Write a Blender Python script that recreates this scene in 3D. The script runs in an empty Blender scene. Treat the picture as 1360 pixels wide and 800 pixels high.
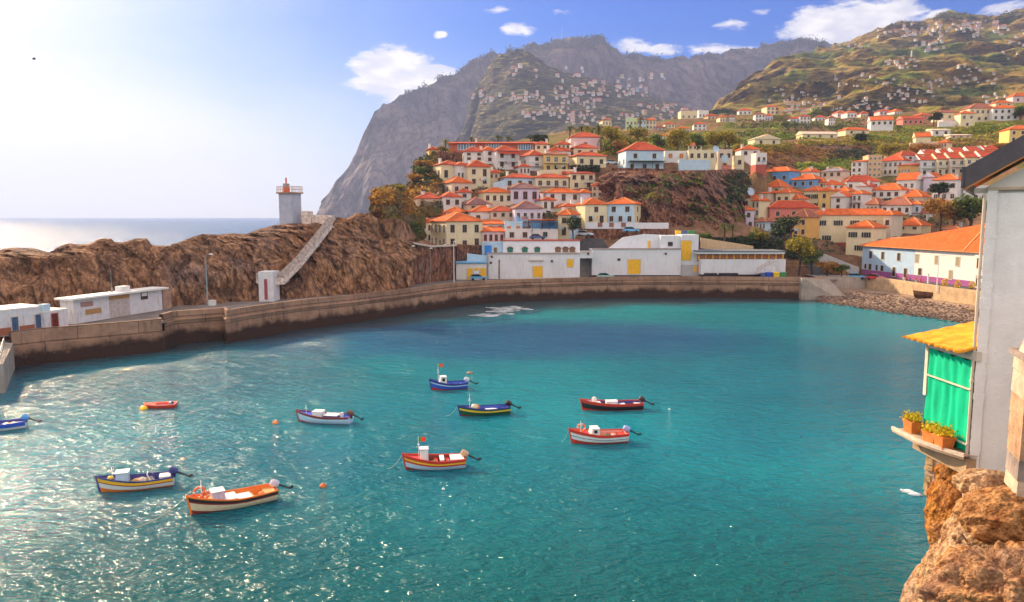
import bpy, math, random
import numpy as np
from mathutils import Vector, noise, Matrix
from mathutils.bvhtree import BVHTree
random.seed(7)
S = bpy.context.scene
COL = S.collection
R = math.radians

# ------------------------------------------------------------------ camera, sky, sun, exposure
FOC = 1000.0; CH = 19.0
PITCH = math.atan(112.5 / FOC)
cp, sp = math.cos(PITCH), math.sin(PITCH)
cd = bpy.data.cameras.new('camera'); cam = bpy.data.objects.new('camera', cd); COL.objects.link(cam)
cd.sensor_width = 36; cd.lens = 36 * FOC / 1360; cd.clip_start = 0.2; cd.clip_end = 60000
cam.location = (0, 0, CH); cam.rotation_euler = (math.pi / 2 - PITCH, 0, 0)
S.camera = cam

SUN_AZ, SUN_EL = R(-44), R(27)           # azimuth measured from +Y, negative = left
sund = Vector((math.sin(SUN_AZ) * math.cos(SUN_EL), math.cos(SUN_AZ) * math.cos(SUN_EL), math.sin(SUN_EL)))
sl = bpy.data.lights.new('sun', 'SUN'); so = bpy.data.objects.new('sun', sl); COL.objects.link(so)
sl.energy = 5.0; sl.angle = R(0.53); sl.color = (1.0, 0.75, 0.47)
so.rotation_euler = sund.to_track_quat('Z', 'Y').to_euler()

world = bpy.data.worlds.new('World'); S.world = world; world.use_nodes = True

class NT:
    """tiny node-graph helper"""
    def __init__(s, tree): s.t = tree; s.n = tree.nodes; s.l = tree.links
    def node(s, typ, **kw):
        n = s.n.new(typ)
        for k, v in kw.items(): setattr(n, k, v)
        return n
    def put(s, sock, v):
        if isinstance(v, bpy.types.NodeSocket): s.l.new(v, sock)
        elif v is not None: sock.default_value = v
    def math(s, op, a, b=None, c=None, clamp=False):
        n = s.node('ShaderNodeMath', operation=op); n.use_clamp = clamp
        s.put(n.inputs[0], a); s.put(n.inputs[1], b)
        if c is not None: s.put(n.inputs[2], c)
        return n.outputs[0]
    def vmath(s, op, a, b=None, out=0):
        n = s.node('ShaderNodeVectorMath', operation=op)
        s.put(n.inputs[0], a)
        if b is not None: s.put(n.inputs[1], b)
        return n.outputs[out]
    def noise(s, vec, scale, detail=4, rough=.55, dist=0.0, out=0, dim='3D'):
        n = s.node('ShaderNodeTexNoise'); n.noise_dimensions = dim
        s.put(n.inputs['Vector'], vec); n.inputs['Scale'].default_value = scale
        n.inputs['Detail'].default_value = detail; n.inputs['Roughness'].default_value = rough
        n.inputs['Distortion'].default_value = dist
        return n.outputs[out]
    def voro(s, vec, scale, feature='F1', out='Distance', rnd=1.0):
        n = s.node('ShaderNodeTexVoronoi', feature=feature)
        s.put(n.inputs['Vector'], vec); n.inputs['Scale'].default_value = scale
        n.inputs['Randomness'].default_value = rnd
        return n.outputs[out]
    def ramp(s, fac, stops, interp='LINEAR'):
        n = s.node('ShaderNodeValToRGB'); s.put(n.inputs[0], fac); r = n.color_ramp; r.interpolation = interp
        while len(r.elements) < len(stops): r.elements.new(0.5)
        for e, (p, c) in zip(r.elements, stops):
            e.position = p
            e.color = (c, c, c, 1) if not hasattr(c, '__len__') else (*c[:3], 1)
        return n.outputs[0]
    def mix(s, fac, a, b, mode='MIX'):
        n = s.node('ShaderNodeMix', data_type='RGBA', blend_type=mode); n.clamp_result = False
        s.put(n.inputs[0], fac)
        for i, v in ((6, a), (7, b)):
            if hasattr(v, '__len__') and not isinstance(v, bpy.types.NodeSocket): v = (*v[:3], 1)
            s.put(n.inputs[i], v)
        return n.outputs[2]
    def bump(s, h, strength=.5, dist=.1, normal=None):
        n = s.node('ShaderNodeBump'); s.put(n.inputs['Height'], h)
        n.inputs['Strength'].default_value = strength; n.inputs['Distance'].default_value = dist
        if normal is not None: s.put(n.inputs['Normal'], normal)
        return n.outputs[0]
    def smooth(s, v, a, b):
        n = s.node('ShaderNodeMapRange', interpolation_type='SMOOTHSTEP'); n.clamp = True
        s.put(n.inputs[0], v); n.inputs[1].default_value = a; n.inputs[2].default_value = b
        return n.outputs[0]

def build_world():
    w = NT(world.node_tree); w.n.clear()
    out = w.node('ShaderNodeOutputWorld'); bg = w.node('ShaderNodeBackground')
    sky = w.node('ShaderNodeTexSky', sky_type='NISHITA'); sky.sun_disc = False
    sky.sun_elevation = SUN_EL; sky.sun_rotation = SUN_AZ
    sky.altitude = 10; sky.air_density = 1.0; sky.dust_density = 0.7; sky.ozone_density = 3.0
    tc = w.node('ShaderNodeTexCoord'); d = w.vmath('NORMALIZE', tc.outputs['Generated'])
    hs = w.node('ShaderNodeHueSaturation'); hs.inputs['Saturation'].default_value = 1.7
    w.put(hs.inputs['Color'], sky.outputs[0])
    skyc = w.mix(1.0, hs.outputs[0], SKY_MUL, 'MULTIPLY')
    lum = w.vmath('DOT_PRODUCT', skyc, (.3, .45, .25), out=1)
    k_ = w.math('DIVIDE', 1.0, w.math('ADD', 1.0, w.math('MULTIPLY', lum, .26)))
    vs_ = w.node('ShaderNodeVectorMath', operation='SCALE'); w.put(vs_.inputs[0], skyc); w.put(vs_.inputs['Scale'], k_); skyc = vs_.outputs[0]
    dot = w.vmath('DOT_PRODUCT', d, tuple(sund), out=1)
    glow = w.math('POWER', w.math('MAXIMUM', dot, 0.0), 13.0)
    # thin veil cloud near the sun and low over the sea
    sx = w.node('ShaderNodeSeparateXYZ'); w.put(sx.inputs[0], d)
    az = w.math('ARCTAN2', sx.outputs[0], sx.outputs[1]); el = w.math('ARCSINE', sx.outputs[2])
    cb = w.node('ShaderNodeCombineXYZ'); w.put(cb.inputs[0], az); w.put(cb.inputs[1], w.math('MULTIPLY', el, 2.6))
    v = cb.outputs[0]
    veil_n = w.noise(v, 3.2, 5, .6, .6)
    low = w.math('SUBTRACT', 1.0, w.smooth(el, 0.0, 0.25))
    leftw = w.math('SUBTRACT', 1.0, w.smooth(az, -0.40, 0.32))
    veil = w.math('MULTIPLY', w.math('MULTIPLY', w.math('ADD', w.math('MULTIPLY', low, leftw), w.math('MULTIPLY', glow, 1.9)), 1.0),
                  w.math('ADD', w.math('MULTIPLY', veil_n, 0.8), 0.45), clamp=True)
    lit = w.mix(w.math('MULTIPLY', veil, 0.85, clamp=True), skyc, VEIL_COL)
    # cumulus: (px, py, half width px, half height px, strength)
    clouds = [(522, 97, 44, 26, 1.5), (538, 108, 60, 19, 1.5), (482, 77, 22, 5, .8), (585, 46, 10, 5, .8), (688, 40, 24, 9, .9),
              (660, 14, 30, 6, .7), (838, 61, 32, 10, .95), (882, 67, 28, 8, .95), (960, 66, 50, 7, .9), (972, 34, 26, 9, .7),
              (1130, 30, 78, 25, 1.35), (1170, 22, 52, 20, 1.3), (1085, 42, 45, 14, .7), (1010, 15, 18, 6, .5), (1248, 20, 22, 8, 1.0), (1335, 13, 34, 9, 1.0),
              (745, 318 - 300, 26, 6, .35), (930, 62, 60, 5, .5)]
    px = None; mask = None
    nz = w.noise(v, 17, 7, .62, .25); nz2 = w.noise(v, 46, 6, .6, .2)
    for (cx, cy, rw, rh, st) in clouds:
        dd = (Vector((0, cp, -sp)) + (cx - 680) / FOC * Vector((1, 0, 0)) + (400 - cy) / FOC * Vector((0, sp, cp))).normalized()
        a0 = math.atan2(dd.x, dd.y); e0 = math.asin(dd.z)
        cc = math.cos(a0)
        aw = rw / FOC * cc * cc * 1.0; eh = rh / FOC * cc
        a = w.math('DIVIDE', w.math('SUBTRACT', az, a0), aw); e = w.math('DIVIDE', w.math('SUBTRACT', el, e0), eh)
        r2 = w.math('ADD', w.math('MULTIPLY', a, a), w.math('MULTIPLY', e, e))
        m = w.math('SUBTRACT', st, w.math('MULTIPLY', r2, .62))
        mask = m if mask is None else w.math('MAXIMUM', mask, m)
    dens = w.math('ADD', mask, w.math('ADD', w.math('MULTIPLY', w.math('SUBTRACT', nz, .5), 2.7), w.math('MULTIPLY', w.math('SUBTRACT', nz2, .5), 1.2)))
    cm = w.smooth(dens, 0.25, 0.95)
    cm = w.math('MULTIPLY', cm, w.smooth(mask, -1.6, -0.2))
    # unseen cumulus above and behind the view, added as warm fill light
    rest = w.math('ADD', w.math('MULTIPLY', w.smooth(el, .42, .62), 1.0), w.smooth(w.math('ABSOLUTE', az), .75, 1.3), clamp=True)
    fill_cloud = w.math('MULTIPLY', w.smooth(w.noise(d, 2.6, 6, .55, .3), .38, .56), rest)
    fill_cloud = w.math('MULTIPLY', fill_cloud, w.smooth(el, .03, .15))
    fill_cloud = w.math('MULTIPLY', fill_cloud, .9)
    cshade = w.mix(w.smooth(w.noise(v, 26, 4, .5), .35, .7), CLOUD_DARK, CLOUD_COL)
    lit = w.mix(w.math('MULTIPLY', cm, 0.93), lit, cshade)
    lit = w.mix(fill_cloud, lit, FILL_CLOUD_COL)
    w.put(bg.inputs['Color'], lit); bg.inputs['Strength'].default_value = SKY_STR
    w.l.new(bg.outputs[0], out.inputs['Surface'])
SKY_STR = 0.15; HAZE_D = 0.00013
SKY_MUL = (0.03, 0.36, 0.66)
VEIL_COL = (4.9, 4.5, 4.0)
CLOUD_COL = (4.6, 4.3, 4.0); CLOUD_DARK = (3.1, 3.05, 3.3); FILL_CLOUD_COL = (8.0, 6.7, 5.3)
build_world()
S.view_settings.view_transform = 'Standard'; S.view_settings.look = 'None'
S.view_settings.exposure = 0.92; S.view_settings.gamma = 1; S.view_settings.use_curve_mapping = False
S.render.engine = 'CYCLES'
cy = S.cycles
cy.use_adaptive_sampling = True; cy.adaptive_threshold = 0.03; cy.adaptive_min_samples = 32
cy.use_denoising = True; cy.max_bounces = 5; cy.diffuse_bounces = 2; cy.glossy_bounces = 2; cy.transmission_bounces = 2
cy.volume_bounces = 0; cy.transparent_max_bounces = 4; cy.caustics_reflective = False; cy.caustics_refractive = False
cy.sample_clamp_indirect = 4; cy.time_limit = 900
try: cy.denoiser = 'OPENIMAGEDENOISE'
except Exception: pass

# ------------------------------------------------------------------ geometry helpers
def ray(px, py):
    px = float(px); py = float(py)
    return Vector((0, cp, -sp)) + (px - 680) / FOC * Vector((1, 0, 0)) + (400 - py) / FOC * Vector((0, sp, cp))
def P(px, py, d):
    """world point at world distance Y = d that the photograph shows at (px, py)"""
    r = ray(px, py); return Vector((0, 0, CH)) + r * (float(d) / r.y)
def G(px, py, z=0.0):
    r = ray(px, py); return Vector((0, 0, CH)) + r * ((z - CH) / r.z)
def fbm(v, oct=4, lac=2.1, gain=.5):
    a = 1; s = 0; v = Vector(v)
    for _ in range(oct): s += a * noise.noise(v); v = v * lac; a *= gain
    return s

class MB:
    def __init__(s): s.v = []; s.f = []; s.m = []
    def add(s, vs, fs, m=0, M=None):
        b = len(s.v)
        s.v += [tuple(M @ Vector(p)) for p in vs] if M is not None else [tuple(p) for p in vs]
        s.f += [tuple(i + b for i in f) for f in fs]; s.m += [m] * len(fs) if not hasattr(m, '__len__') else list(m)
        return s
    def box(s, x0, x1, y0, y1, z0, z1, m=0, M=None, tx=0, ty=0):
        """tx, ty shrink the top"""
        vs = [(x0, y0, z0), (x1, y0, z0), (x1, y1, z0), (x0, y1, z0), (x0 + tx, y0 + ty, z1), (x1 - tx, y0 + ty, z1), (x1 - tx, y1 - ty, z1), (x0 + tx, y1 - ty, z1)]
        return s.add(vs, [(0, 3, 2, 1), (4, 5, 6, 7), (0, 1, 5, 4), (1, 2, 6, 5), (2, 3, 7, 6), (3, 0, 4, 7)], m, M)
    def bar(s, a, b, w, h=None, m=0):
        a = Vector(a); b = Vector(b); h = h or w; d = b - a; L = d.length
        M = Matrix.Translation(a) @ d.to_track_quat('Z', 'Y').to_matrix().to_4x4()
        return s.box(-w / 2, w / 2, -h / 2, h / 2, 0, L, m, M)
    def tube(s, pts, r, n=8, m=0, cap=True):
        pts = [Vector(p) for p in pts]; k = len(pts)
        rr = r if hasattr(r, '__len__') else [r] * k
        b = len(s.v); up = Vector((0, 0, 1))
        for i, p in enumerate(pts):
            t = (pts[min(i + 1, k - 1)] - pts[max(i - 1, 0)]).normalized()
            u = t.cross(up)
            if u.length < .05: u = t.cross(Vector((1, 0, 0)))
            u.normalize(); w = t.cross(u)
            for j in range(n):
                a = 2 * math.pi * j / n
                s.v.append(tuple(p + (u * math.cos(a) + w * math.sin(a)) * rr[i]))
        for i in range(k - 1):
            for j in range(n):
                s.f.append((b + i * n + j, b + i * n + (j + 1) % n, b + (i + 1) * n + (j + 1) % n, b + (i + 1) * n + j)); s.m.append(m)
        if cap:
            s.f.append(tuple(b + j for j in range(n))[::-1]); s.m.append(m)
            s.f.append(tuple(b + (k - 1) * n + j for j in range(n))); s.m.append(m)
        return s
    def lathe(s, prof, n=16, c=(0, 0, 0), m=0, M=None):
        vs = []; fs = []; k = len(prof)
        for r, z in prof:
            for j in range(n):
                a = 2 * math.pi * j / n; vs.append((c[0] + r * math.cos(a), c[1] + r * math.sin(a), c[2] + z))
        for i in range(k - 1):
            for j in range(n):
                fs.append((i * n + j, i * n + (j + 1) % n, (i + 1) * n + (j + 1) % n, (i + 1) * n + j))
        fs.append(tuple(range(n))[::-1]); fs.append(tuple((k - 1) * n + j for j in range(n)))
        return s.add(vs, fs, m, M)
    def ball(s, c, r, m=0, n=12, k=8, sc=(1, 1, 1)):
        vs = []; fs = []
        for i in range(k + 1):
            t = math.pi * i / k
            for j in range(n):
                a = 2 * math.pi * j / n
                vs.append((c[0] + r * sc[0] * math.sin(t) * math.cos(a), c[1] + r * sc[1] * math.sin(t) * math.sin(a), c[2] + r * sc[2] * math.cos(t)))
        for i in range(k):
            for j in range(n): fs.append((i * n + j, (i + 1) * n + j, (i + 1) * n + (j + 1) % n, i * n + (j + 1) % n))
        return s.add(vs, fs, m)
    def build(s, name, mats, parent=None, smooth=False, loc=None, rz=0):
        me = bpy.data.meshes.new(name); me.from_pydata(s.v, [], s.f)
        if not isinstance(mats, (list, tuple)): mats = [mats]
        for mt in mats: me.materials.append(mt)
        me.polygons.foreach_set('material_index', s.m)
        if smooth: me.polygons.foreach_set('use_smooth', [True] * len(me.polygons))
        me.update()
        o = bpy.data.objects.new(name, me); COL.objects.link(o)
        if parent is not None: o.parent = parent
        if loc is not None: o.location = loc; o.rotation_euler = (0, 0, rz)
        return o

def tag(o, label=None, cat=None, group=None, kind=None):
    if label: o['label'] = label
    if cat: o['category'] = cat
    if group: o['group'] = group
    if kind: o['kind'] = kind
    return o
def empty(name, loc, rz=0, label=None, cat=None, group=None):
    o = bpy.data.objects.new(name, None); COL.objects.link(o); o.location = loc; o.rotation_euler = (0, 0, rz)
    o.empty_display_size = .5
    return tag(o, label, cat, group)
def copy_tree(o, parent=None):
    c = o.copy(); COL.objects.link(c); c.parent = parent
    for ch in list(o.children): copy_tree(ch, c)
    return c
def flat_shade(o, ang=35):
    return o

# ------------------------------------------------------------------ materials
MATS = {}
def pmat(name, col, rough=.8, var=.12, vscale=1.5, bump=0, bscale=8, spec=.3, metal=0, stain=None, coords='Object'):
    """plain procedural surface: base colour with uneven wear, small relief"""
    if name in MATS: return MATS[name]
    m = bpy.data.materials.new(name); m.use_nodes = True; g = NT(m.node_tree)
    b = g.n['Principled BSDF']; tc = g.node('ShaderNodeTexCoord').outputs[coords]
    n = g.noise(tc, vscale, 5, .6)
    dark = tuple(c * (1 - var * 2) for c in col); light = tuple(min(1, c * (1 + var)) for c in col)
    c = g.ramp(n, [(.3, dark), (.55, col), (.75, light)])
    if stain:
        sv = g.node('ShaderNodeMapping'); g.put(sv.inputs[0], tc); sv.inputs['Scale'].default_value = (1.3, 1.3, .22)
        sn = g.noise(sv.outputs[0], 2.2, 6, .65)
        c = g.mix(g.math('MULTIPLY', g.smooth(sn, .52, .72), .55), c, stain)
    g.put(b.inputs['Base Color'], c); b.inputs['Roughness'].default_value = rough
    b.inputs['Specular IOR Level'].default_value = spec; b.inputs['Metallic'].default_value = metal
    if bump: g.put(b.inputs['Normal'], g.bump(g.noise(tc, bscale, 4, .6), 1, bump))
    MATS[name] = m; return m
def wallm(name, col): return pmat('wall_' + name, col, .85, .05, .6, .02, 6, .2, stain=tuple(c * .62 for c in col))

def roofm(name, col, cap=(.62, .26, .12)):
    if name in MATS: return MATS[name]
    m = bpy.data.materials.new(name); m.use_nodes = True; g = NT(m.node_tree)
    b = g.n['Principled BSDF']; tc = g.node('ShaderNodeTexCoord').outputs['Object']
    n = g.noise(tc, .9, 6, .7); v = g.voro(tc, 3.2, out='Color')
    sv = g.node('ShaderNodeSeparateColor'); g.put(sv.inputs[0], v)
    c = g.ramp(n, [(.3, tuple(k * .62 for k in col)), (.5, col), (.72, tuple(min(1, k * 1.25) for k in col))])
    c = g.mix(g.math('MULTIPLY', sv.outputs[0], .35), c, tuple(k * .5 for k in col))
    g.put(b.inputs['Base Color'], c); b.inputs['Roughness'].default_value = .85; b.inputs['Specular IOR Level'].default_value = .2
    w = g.node('ShaderNodeTexWave'); w.bands_direction = 'X'; g.put(w.inputs['Vector'], tc); w.inputs['Scale'].default_value = 1.3
    w2 = g.node('ShaderNodeTexWave'); w2.bands_direction = 'Y'; g.put(w2.inputs['Vector'], tc); w2.inputs['Scale'].default_value = 1.3
    g.put(b.inputs['Normal'], g.bump(g.math('ADD', w.outputs['Fac'], w2.outputs['Fac']), .7, .06))
    MATS[name] = m; return m

def rockm(name, cols, scale=.25, bump=.8, bscale=1.0, streak=True, wet=None, foc=(.30, .70)):
    if name in MATS: return MATS[name]
    m = bpy.data.materials.new(name); m.use_nodes = True; g = NT(m.node_tree)
    b = g.n['Principled BSDF']; tc = g.node('ShaderNodeNewGeometry').outputs['Position']
    mp = g.node('ShaderNodeMapping'); g.put(mp.inputs[0], tc); mp.inputs['Scale'].default_value = (1, 1, .45 if streak else 1)
    n = g.noise(mp.outputs[0], scale, 8, .65, .4)
    k = len(cols); a, z = foc
    c = g.ramp(n, [(a + (z - a) * i / (k - 1), cc) for i, cc in enumerate(cols)])
    c = g.mix(g.math('MULTIPLY', g.smooth(g.noise(tc, scale * .45, 4, .55), .5, .66), .55), c, g.mix(.5, c, (.45, .36, .34)))
    n2 = g.noise(mp.outputs[0], scale * 9, 6, .7, .2)
    c = g.mix(g.smooth(n2, .35, .62), g.mix(1, c, (.42, .38, .36), 'MULTIPLY'), c)
    nz_ = g.noise(mp.outputs[0], scale * 3, 4, .6, out=1)
    sc_ = g.node('ShaderNodeVectorMath', operation='SCALE'); g.put(sc_.inputs[0], nz_); sc_.inputs['Scale'].default_value = .5 / scale; vm = g.vmath('ADD', mp.outputs[0], sc_.outputs[0])
    cr1 = g.smooth(g.voro(vm, scale * 1.6, 'DISTANCE_TO_EDGE'), 0.0, .10); cr2 = g.smooth(g.voro(vm, scale * 6, 'DISTANCE_TO_EDGE'), 0.0, .09)
    ca, cb_ = (.50, .72) if scale < .5 else (.9, .92)
    crk = g.math('MULTIPLY', g.math('ADD', ca, g.math('MULTIPLY', cr1, 1 - ca)), g.math('ADD', cb_, g.math('MULTIPLY', cr2, 1 - cb_)))
    ck = g.node('ShaderNodeCombineColor'); [g.put(ck.inputs[i_], crk) for i_ in range(3)]
    c = g.mix(1, c, ck.outputs[0], 'MULTIPLY')
    if wet is not None:
        sx = g.node('ShaderNodeSeparateXYZ'); g.put(sx.inputs[0], tc)
        zz = g.math('ADD', sx.outputs[2], g.math('MULTIPLY', g.math('SUBTRACT', g.noise(tc, .35, 5, .6), .5), 1.6))
        c = g.mix(g.smooth(zz, wet - .5, wet + .5), g.mix(1, c, (.24, .17, .15), 'MULTIPLY'), c)
    g.put(b.inputs['Base Color'], c); b.inputs['Roughness'].default_value = .9; b.inputs['Specular IOR Level'].default_value = .15
    h = g.math('ADD', g.math('ADD', g.noise(mp.outputs[0], bscale, 8, .65), g.math('MULTIPLY', g.voro(mp.outputs[0], bscale * 1.7, 'F1'), .5)), g.math('MULTIPLY', crk, .5))
    g.put(b.inputs['Normal'], g.bump(h, 1, bump))
    MATS[name] = m; return m

def leafm(name, col, col2, tr=.25):
    if name in MATS: return MATS[name]
    m = bpy.data.materials.new(name); m.use_nodes = True; g = NT(m.node_tree)
    b = g.n['Principled BSDF']
    oi = g.node('ShaderNodeNewGeometry').outputs['Random Per Island']
    n = g.noise(g.node('ShaderNodeNewGeometry').outputs['Position'], .7, 3)
    f = g.math('ADD', g.math('MULTIPLY', oi, .5), g.math('MULTIPLY', n, .6), clamp=True)
    c = g.ramp(f, [(.2, tuple(k * .6 for k in col)), (.5, col), (.85, col2)])
    g.put(b.inputs['Base Color'], c); b.inputs['Roughness'].default_value = .6; b.inputs['Specular IOR Level'].default_value = .25
    if tr:
        t = g.node('ShaderNodeBsdfTranslucent'); g.put(t.inputs[0], g.mix(1, c, (1.3, 1.4, .6), 'MULTIPLY'))
        mx = g.node('ShaderNodeMixShader'); mx.inputs[0].default_value = tr
        g.l.new(b.outputs[0], mx.inputs[1]); g.l.new(t.outputs[0], mx.inputs[2])
        g.l.new(mx.outputs[0], g.n['Material Output'].inputs['Surface'])
    MATS[name] = m; return m

WHITE = wallm('white', (.74, .73, .72)); CREAM = wallm('cream', (.76, .66, .44)); YEL = wallm('yellow', (.78, .55, .20))
BLUE = wallm('blue', (.16, .38, .72)); LBLUE = wallm('pale_blue', (.50, .66, .80)); SALM = wallm('salmon', (.66, .22, .17))
OCH = wallm('ochre', (.70, .42, .13)); PINK = wallm('pink', (.74, .55, .56)); LILAC = wallm('lilac', (.64, .60, .74)); TAN = wallm('tan', (.62, .46, .28))
BEIGE = wallm('beige', (.68, .56, .44)); GREENW = wallm('green', (.55, .68, .42)); GREYW = wallm('grey', (.42, .42, .44)); TERRA = wallm('terracotta', (.46, .13, .08))
RO = roofm('roof_orange', (.66, .135, .028)); RR = roofm('roof_red', (.54, .085, .035)); RB = roofm('roof_brown', (.36, .13, .085))
RP = roofm('roof_plum', (.27, .14, .14)); RG = roofm('roof_grey', (.27, .25, .29))
CAPM = pmat('ridge_tile', (.72, .30, .12), .8, .15, 3)
DARKW = pmat('shutter_brown', (.060, .034, .024), .55, .2, 5)
GRNS = pmat('shutter_green', (.025, .055, .04), .5, .2, 5)
PANE = pmat('window_glass', (.02, .025, .03), .12, .2, 2, spec=.6)
TRIM = pmat('trim_stone', (.60, .52, .44), .8, .1, 3)
TRIMR = pmat('trim_red', (.42, .10, .07), .7, .1, 3)
TRIMW = pmat('trim_white', (.75, .75, .74), .7, .06, 3)
YDOOR = pmat('door_yellow', (.86, .48, .02), .55, .06, 1.5, stain=(.5, .25, .03))
ORNG = pmat('shutter_orange', (.62, .22, .06), .6, .12, 3)
METAL = pmat('galvanised_metal', (.35, .36, .38), .45, .12, 6, metal=.7)
DARK = pmat('black_plastic', (.025, .025, .03), .5, .2, 5)
ASPH = pmat('asphalt', (.075, .072, .078), .9, .2, .8, .01, 20)
CONC = pmat('concrete', (.36, .31, .27), .9, .15, .5, .03, 5, stain=(.2, .15, .12))
# ------------------------------------------------------------------ lofted land forms
def resample(row, xs):
    """row: [(px, py, d), ...] -> world points at the columns xs"""
    a = np.array(row, float)
    py = np.interp(xs, a[:, 0], a[:, 1]); d = np.interp(xs, a[:, 0], a[:, 2])
    return [P(x, y, dd) for x, y, dd in zip(xs, py, d)]
BVHS = {}
def loft(name, rows, nu, nv, mat, amp=1.0, scale=.1, edge=.25, stretch=(1, 1, .5), back=None, seed=0, ridged=False, step=None, smooth=True, fine=0.0, topamp=0.0):
    """a land form swept through rows given from foot to crest; noise relief, and a far side that falls away behind the crest"""
    x0 = max(r[0][0] for r in rows); x1 = min(r[-1][0] for r in rows)
    xs = np.linspace(x0, x1, nu)
    R_ = [resample(r, xs) for r in rows]
    k = len(rows); vs = []; off = Vector((seed * 17.3, seed * 9.1, seed * 5.7))
    for j in range(nv + 1):
        t = j / nv * (k - 1); i = min(int(t), k - 2); f = t - i
        e = min(1, (1 - j / nv) / edge + .12) if edge else 1
        for u in range(nu):
            p = R_[i][u].lerp(R_[i + 1][u], f)
            q = Vector((p.x * stretch[0], p.y * stretch[1], p.z * stretch[2])) * scale + off
            n = fbm(q, 5)
            if ridged: n = .5 - 1.4 * abs(n) + .5 * fbm(q * 2.7, 3)
            if fine:
                F = noise.voronoi(Vector((q.x * 1.5, q.y * 1.5, q.z * 1.5 + .4 * noise.noise(q * 2))))[0]; n = n * .65 + .55 * min(.5, F[1] - F[0]) - .1 + .25 * noise.noise(q * .35)
            nn = (n + fine * noise.noise(q * 9)) * amp
            dirv = Vector((-.45, -1, .12))
            p = p + dirv * nn * e
            if topamp: p.z += topamp * (1 - e) * fbm(Vector((p.x, p.y * .3, 0)) * scale * 6, 4, 2.3, .65)
            if step:
                zz = p.z / step; fl = math.floor(zz); fr = zz - fl
                p.z = (fl + min(1, max(0, (fr - .35) / .5))) * step * .6 + p.z * .4
            vs.append(p)
    if back:
        for (dy, dz) in back:
            for u in range(nu):
                p = vs[nv * nu + u]; vs.append(Vector((p.x + dy * p.x / max(p.y, 1), p.y + dy, p.z + dz)))
    rowsn = len(vs) // nu
    fs = [(j * nu + u, j * nu + u + 1, (j + 1) * nu + u + 1, (j + 1) * nu + u) for j in range(rowsn - 1) for u in range(nu - 1)]
    b = MB(); b.v = [tuple(p) for p in vs]; b.f = fs; b.m = [0] * len(fs)
    o = b.build(name, mat, smooth=smooth)
    BVHS[o.name] = BVHTree.FromPolygons(b.v, b.f)
    return o
def hit(bvh, px, py):
    r = ray(px, py).normalized(); h = bvh.ray_cast(Vector((0, 0, CH)), r)
    return h[0], h[1]

# ------------------------------------------------------------------ sea
def water_mat():
    m = bpy.data.materials.new('sea_water'); m.use_nodes = True; g = NT(m.node_tree); g.n.clear()
    out = g.node('ShaderNodeOutputMaterial'); pos = g.node('ShaderNodeNewGeometry').outputs['Position']
    b = g.node('ShaderNodeBsdfPrincipled')
    sx = g.node('ShaderNodeSeparateXYZ'); g.put(sx.inputs[0], pos)
    y = sx.outputs[1]; x = sx.outputs[0]
    # water colour: pale sand in the bay, darker patches, deep sea outside
    n = g.noise(pos, .018, 4, .5, .3)
    teal = g.mix(g.smooth(n, .40, .62), (.0, .135, .205), (.0, .225, .285))
    near = g.smooth(y, 30, 62)
    teal = g.mix(near, (.0, .088, .098), teal)
    shore = g.math('MULTIPLY', g.smooth(y, 112, 140), g.math('SUBTRACT', 1, g.smooth(y, 150, 176)))
    teal = g.mix(g.math('MULTIPLY', shore, .35), teal, (.01, .30, .30))
    # darker blue patch off the quay
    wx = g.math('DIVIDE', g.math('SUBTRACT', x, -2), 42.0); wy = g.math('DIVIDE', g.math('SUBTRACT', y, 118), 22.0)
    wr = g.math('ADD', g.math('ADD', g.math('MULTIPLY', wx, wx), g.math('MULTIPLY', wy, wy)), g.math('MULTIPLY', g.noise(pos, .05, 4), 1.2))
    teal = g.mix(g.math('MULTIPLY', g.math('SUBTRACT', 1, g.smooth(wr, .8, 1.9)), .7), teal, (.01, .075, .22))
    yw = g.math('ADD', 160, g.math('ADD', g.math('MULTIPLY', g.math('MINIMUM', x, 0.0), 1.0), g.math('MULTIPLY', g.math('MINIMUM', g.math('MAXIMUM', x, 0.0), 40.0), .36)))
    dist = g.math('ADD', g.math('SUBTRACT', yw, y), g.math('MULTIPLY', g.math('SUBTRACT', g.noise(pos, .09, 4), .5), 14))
    teal = g.mix(g.math('MULTIPLY', g.math('SUBTRACT', 1, g.smooth(dist, 3, 17)), .85), teal, (.03, .033, .04))  # dark reflection and shade of the quay wall, painted into the water colour
    deep = g.smooth(y, 172, 215)
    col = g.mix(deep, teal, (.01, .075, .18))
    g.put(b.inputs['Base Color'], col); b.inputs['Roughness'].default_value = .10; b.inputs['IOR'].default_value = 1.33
    g.put(b.inputs['Specular IOR Level'], g.math('SUBTRACT', .42, g.math('MULTIPLY', deep, .28)))
    g.put(b.inputs['Roughness'], g.math('ADD', .09, g.math('MULTIPLY', deep, .12)))
    mp = g.node('ShaderNodeMapping'); g.put(mp.inputs[0], pos); mp.inputs['Rotation'].default_value = (0, 0, R(18)); mp.inputs['Scale'].default_value = (.62, 1.15, 1)
    mv = mp.outputs[0]
    n1 = g.noise(mv, .16, 2, .5); n2 = g.noise(mv, .85, 3, .55, .5); n3 = g.noise(mv, 3.0, 3, .6, .3)
    h = g.math('ADD', g.math('MULTIPLY', n1, .8), g.math('ADD', g.math('MULTIPLY', n2, .66), g.math('MULTIPLY', n3, .30)))
    gust = g.smooth(g.noise(pos, .03, 3, .5), .3, .7)
    h = g.math('MULTIPLY', h, g.math('ADD', .7, g.math('MULTIPLY', gust, .55)))
    g.put(b.inputs['Normal'], g.bump(h, 1, 1.0))
    g.l.new(b.outputs[0], out.inputs['Surface'])
    return m
WATER = water_mat()
b = MB()
xs = [-8000, -3000, -1500, -400, 0, 400, 1500, 3000, 5000]; ys = [-600, -200, 0, 200, 800, 3000, 9000]
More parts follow.
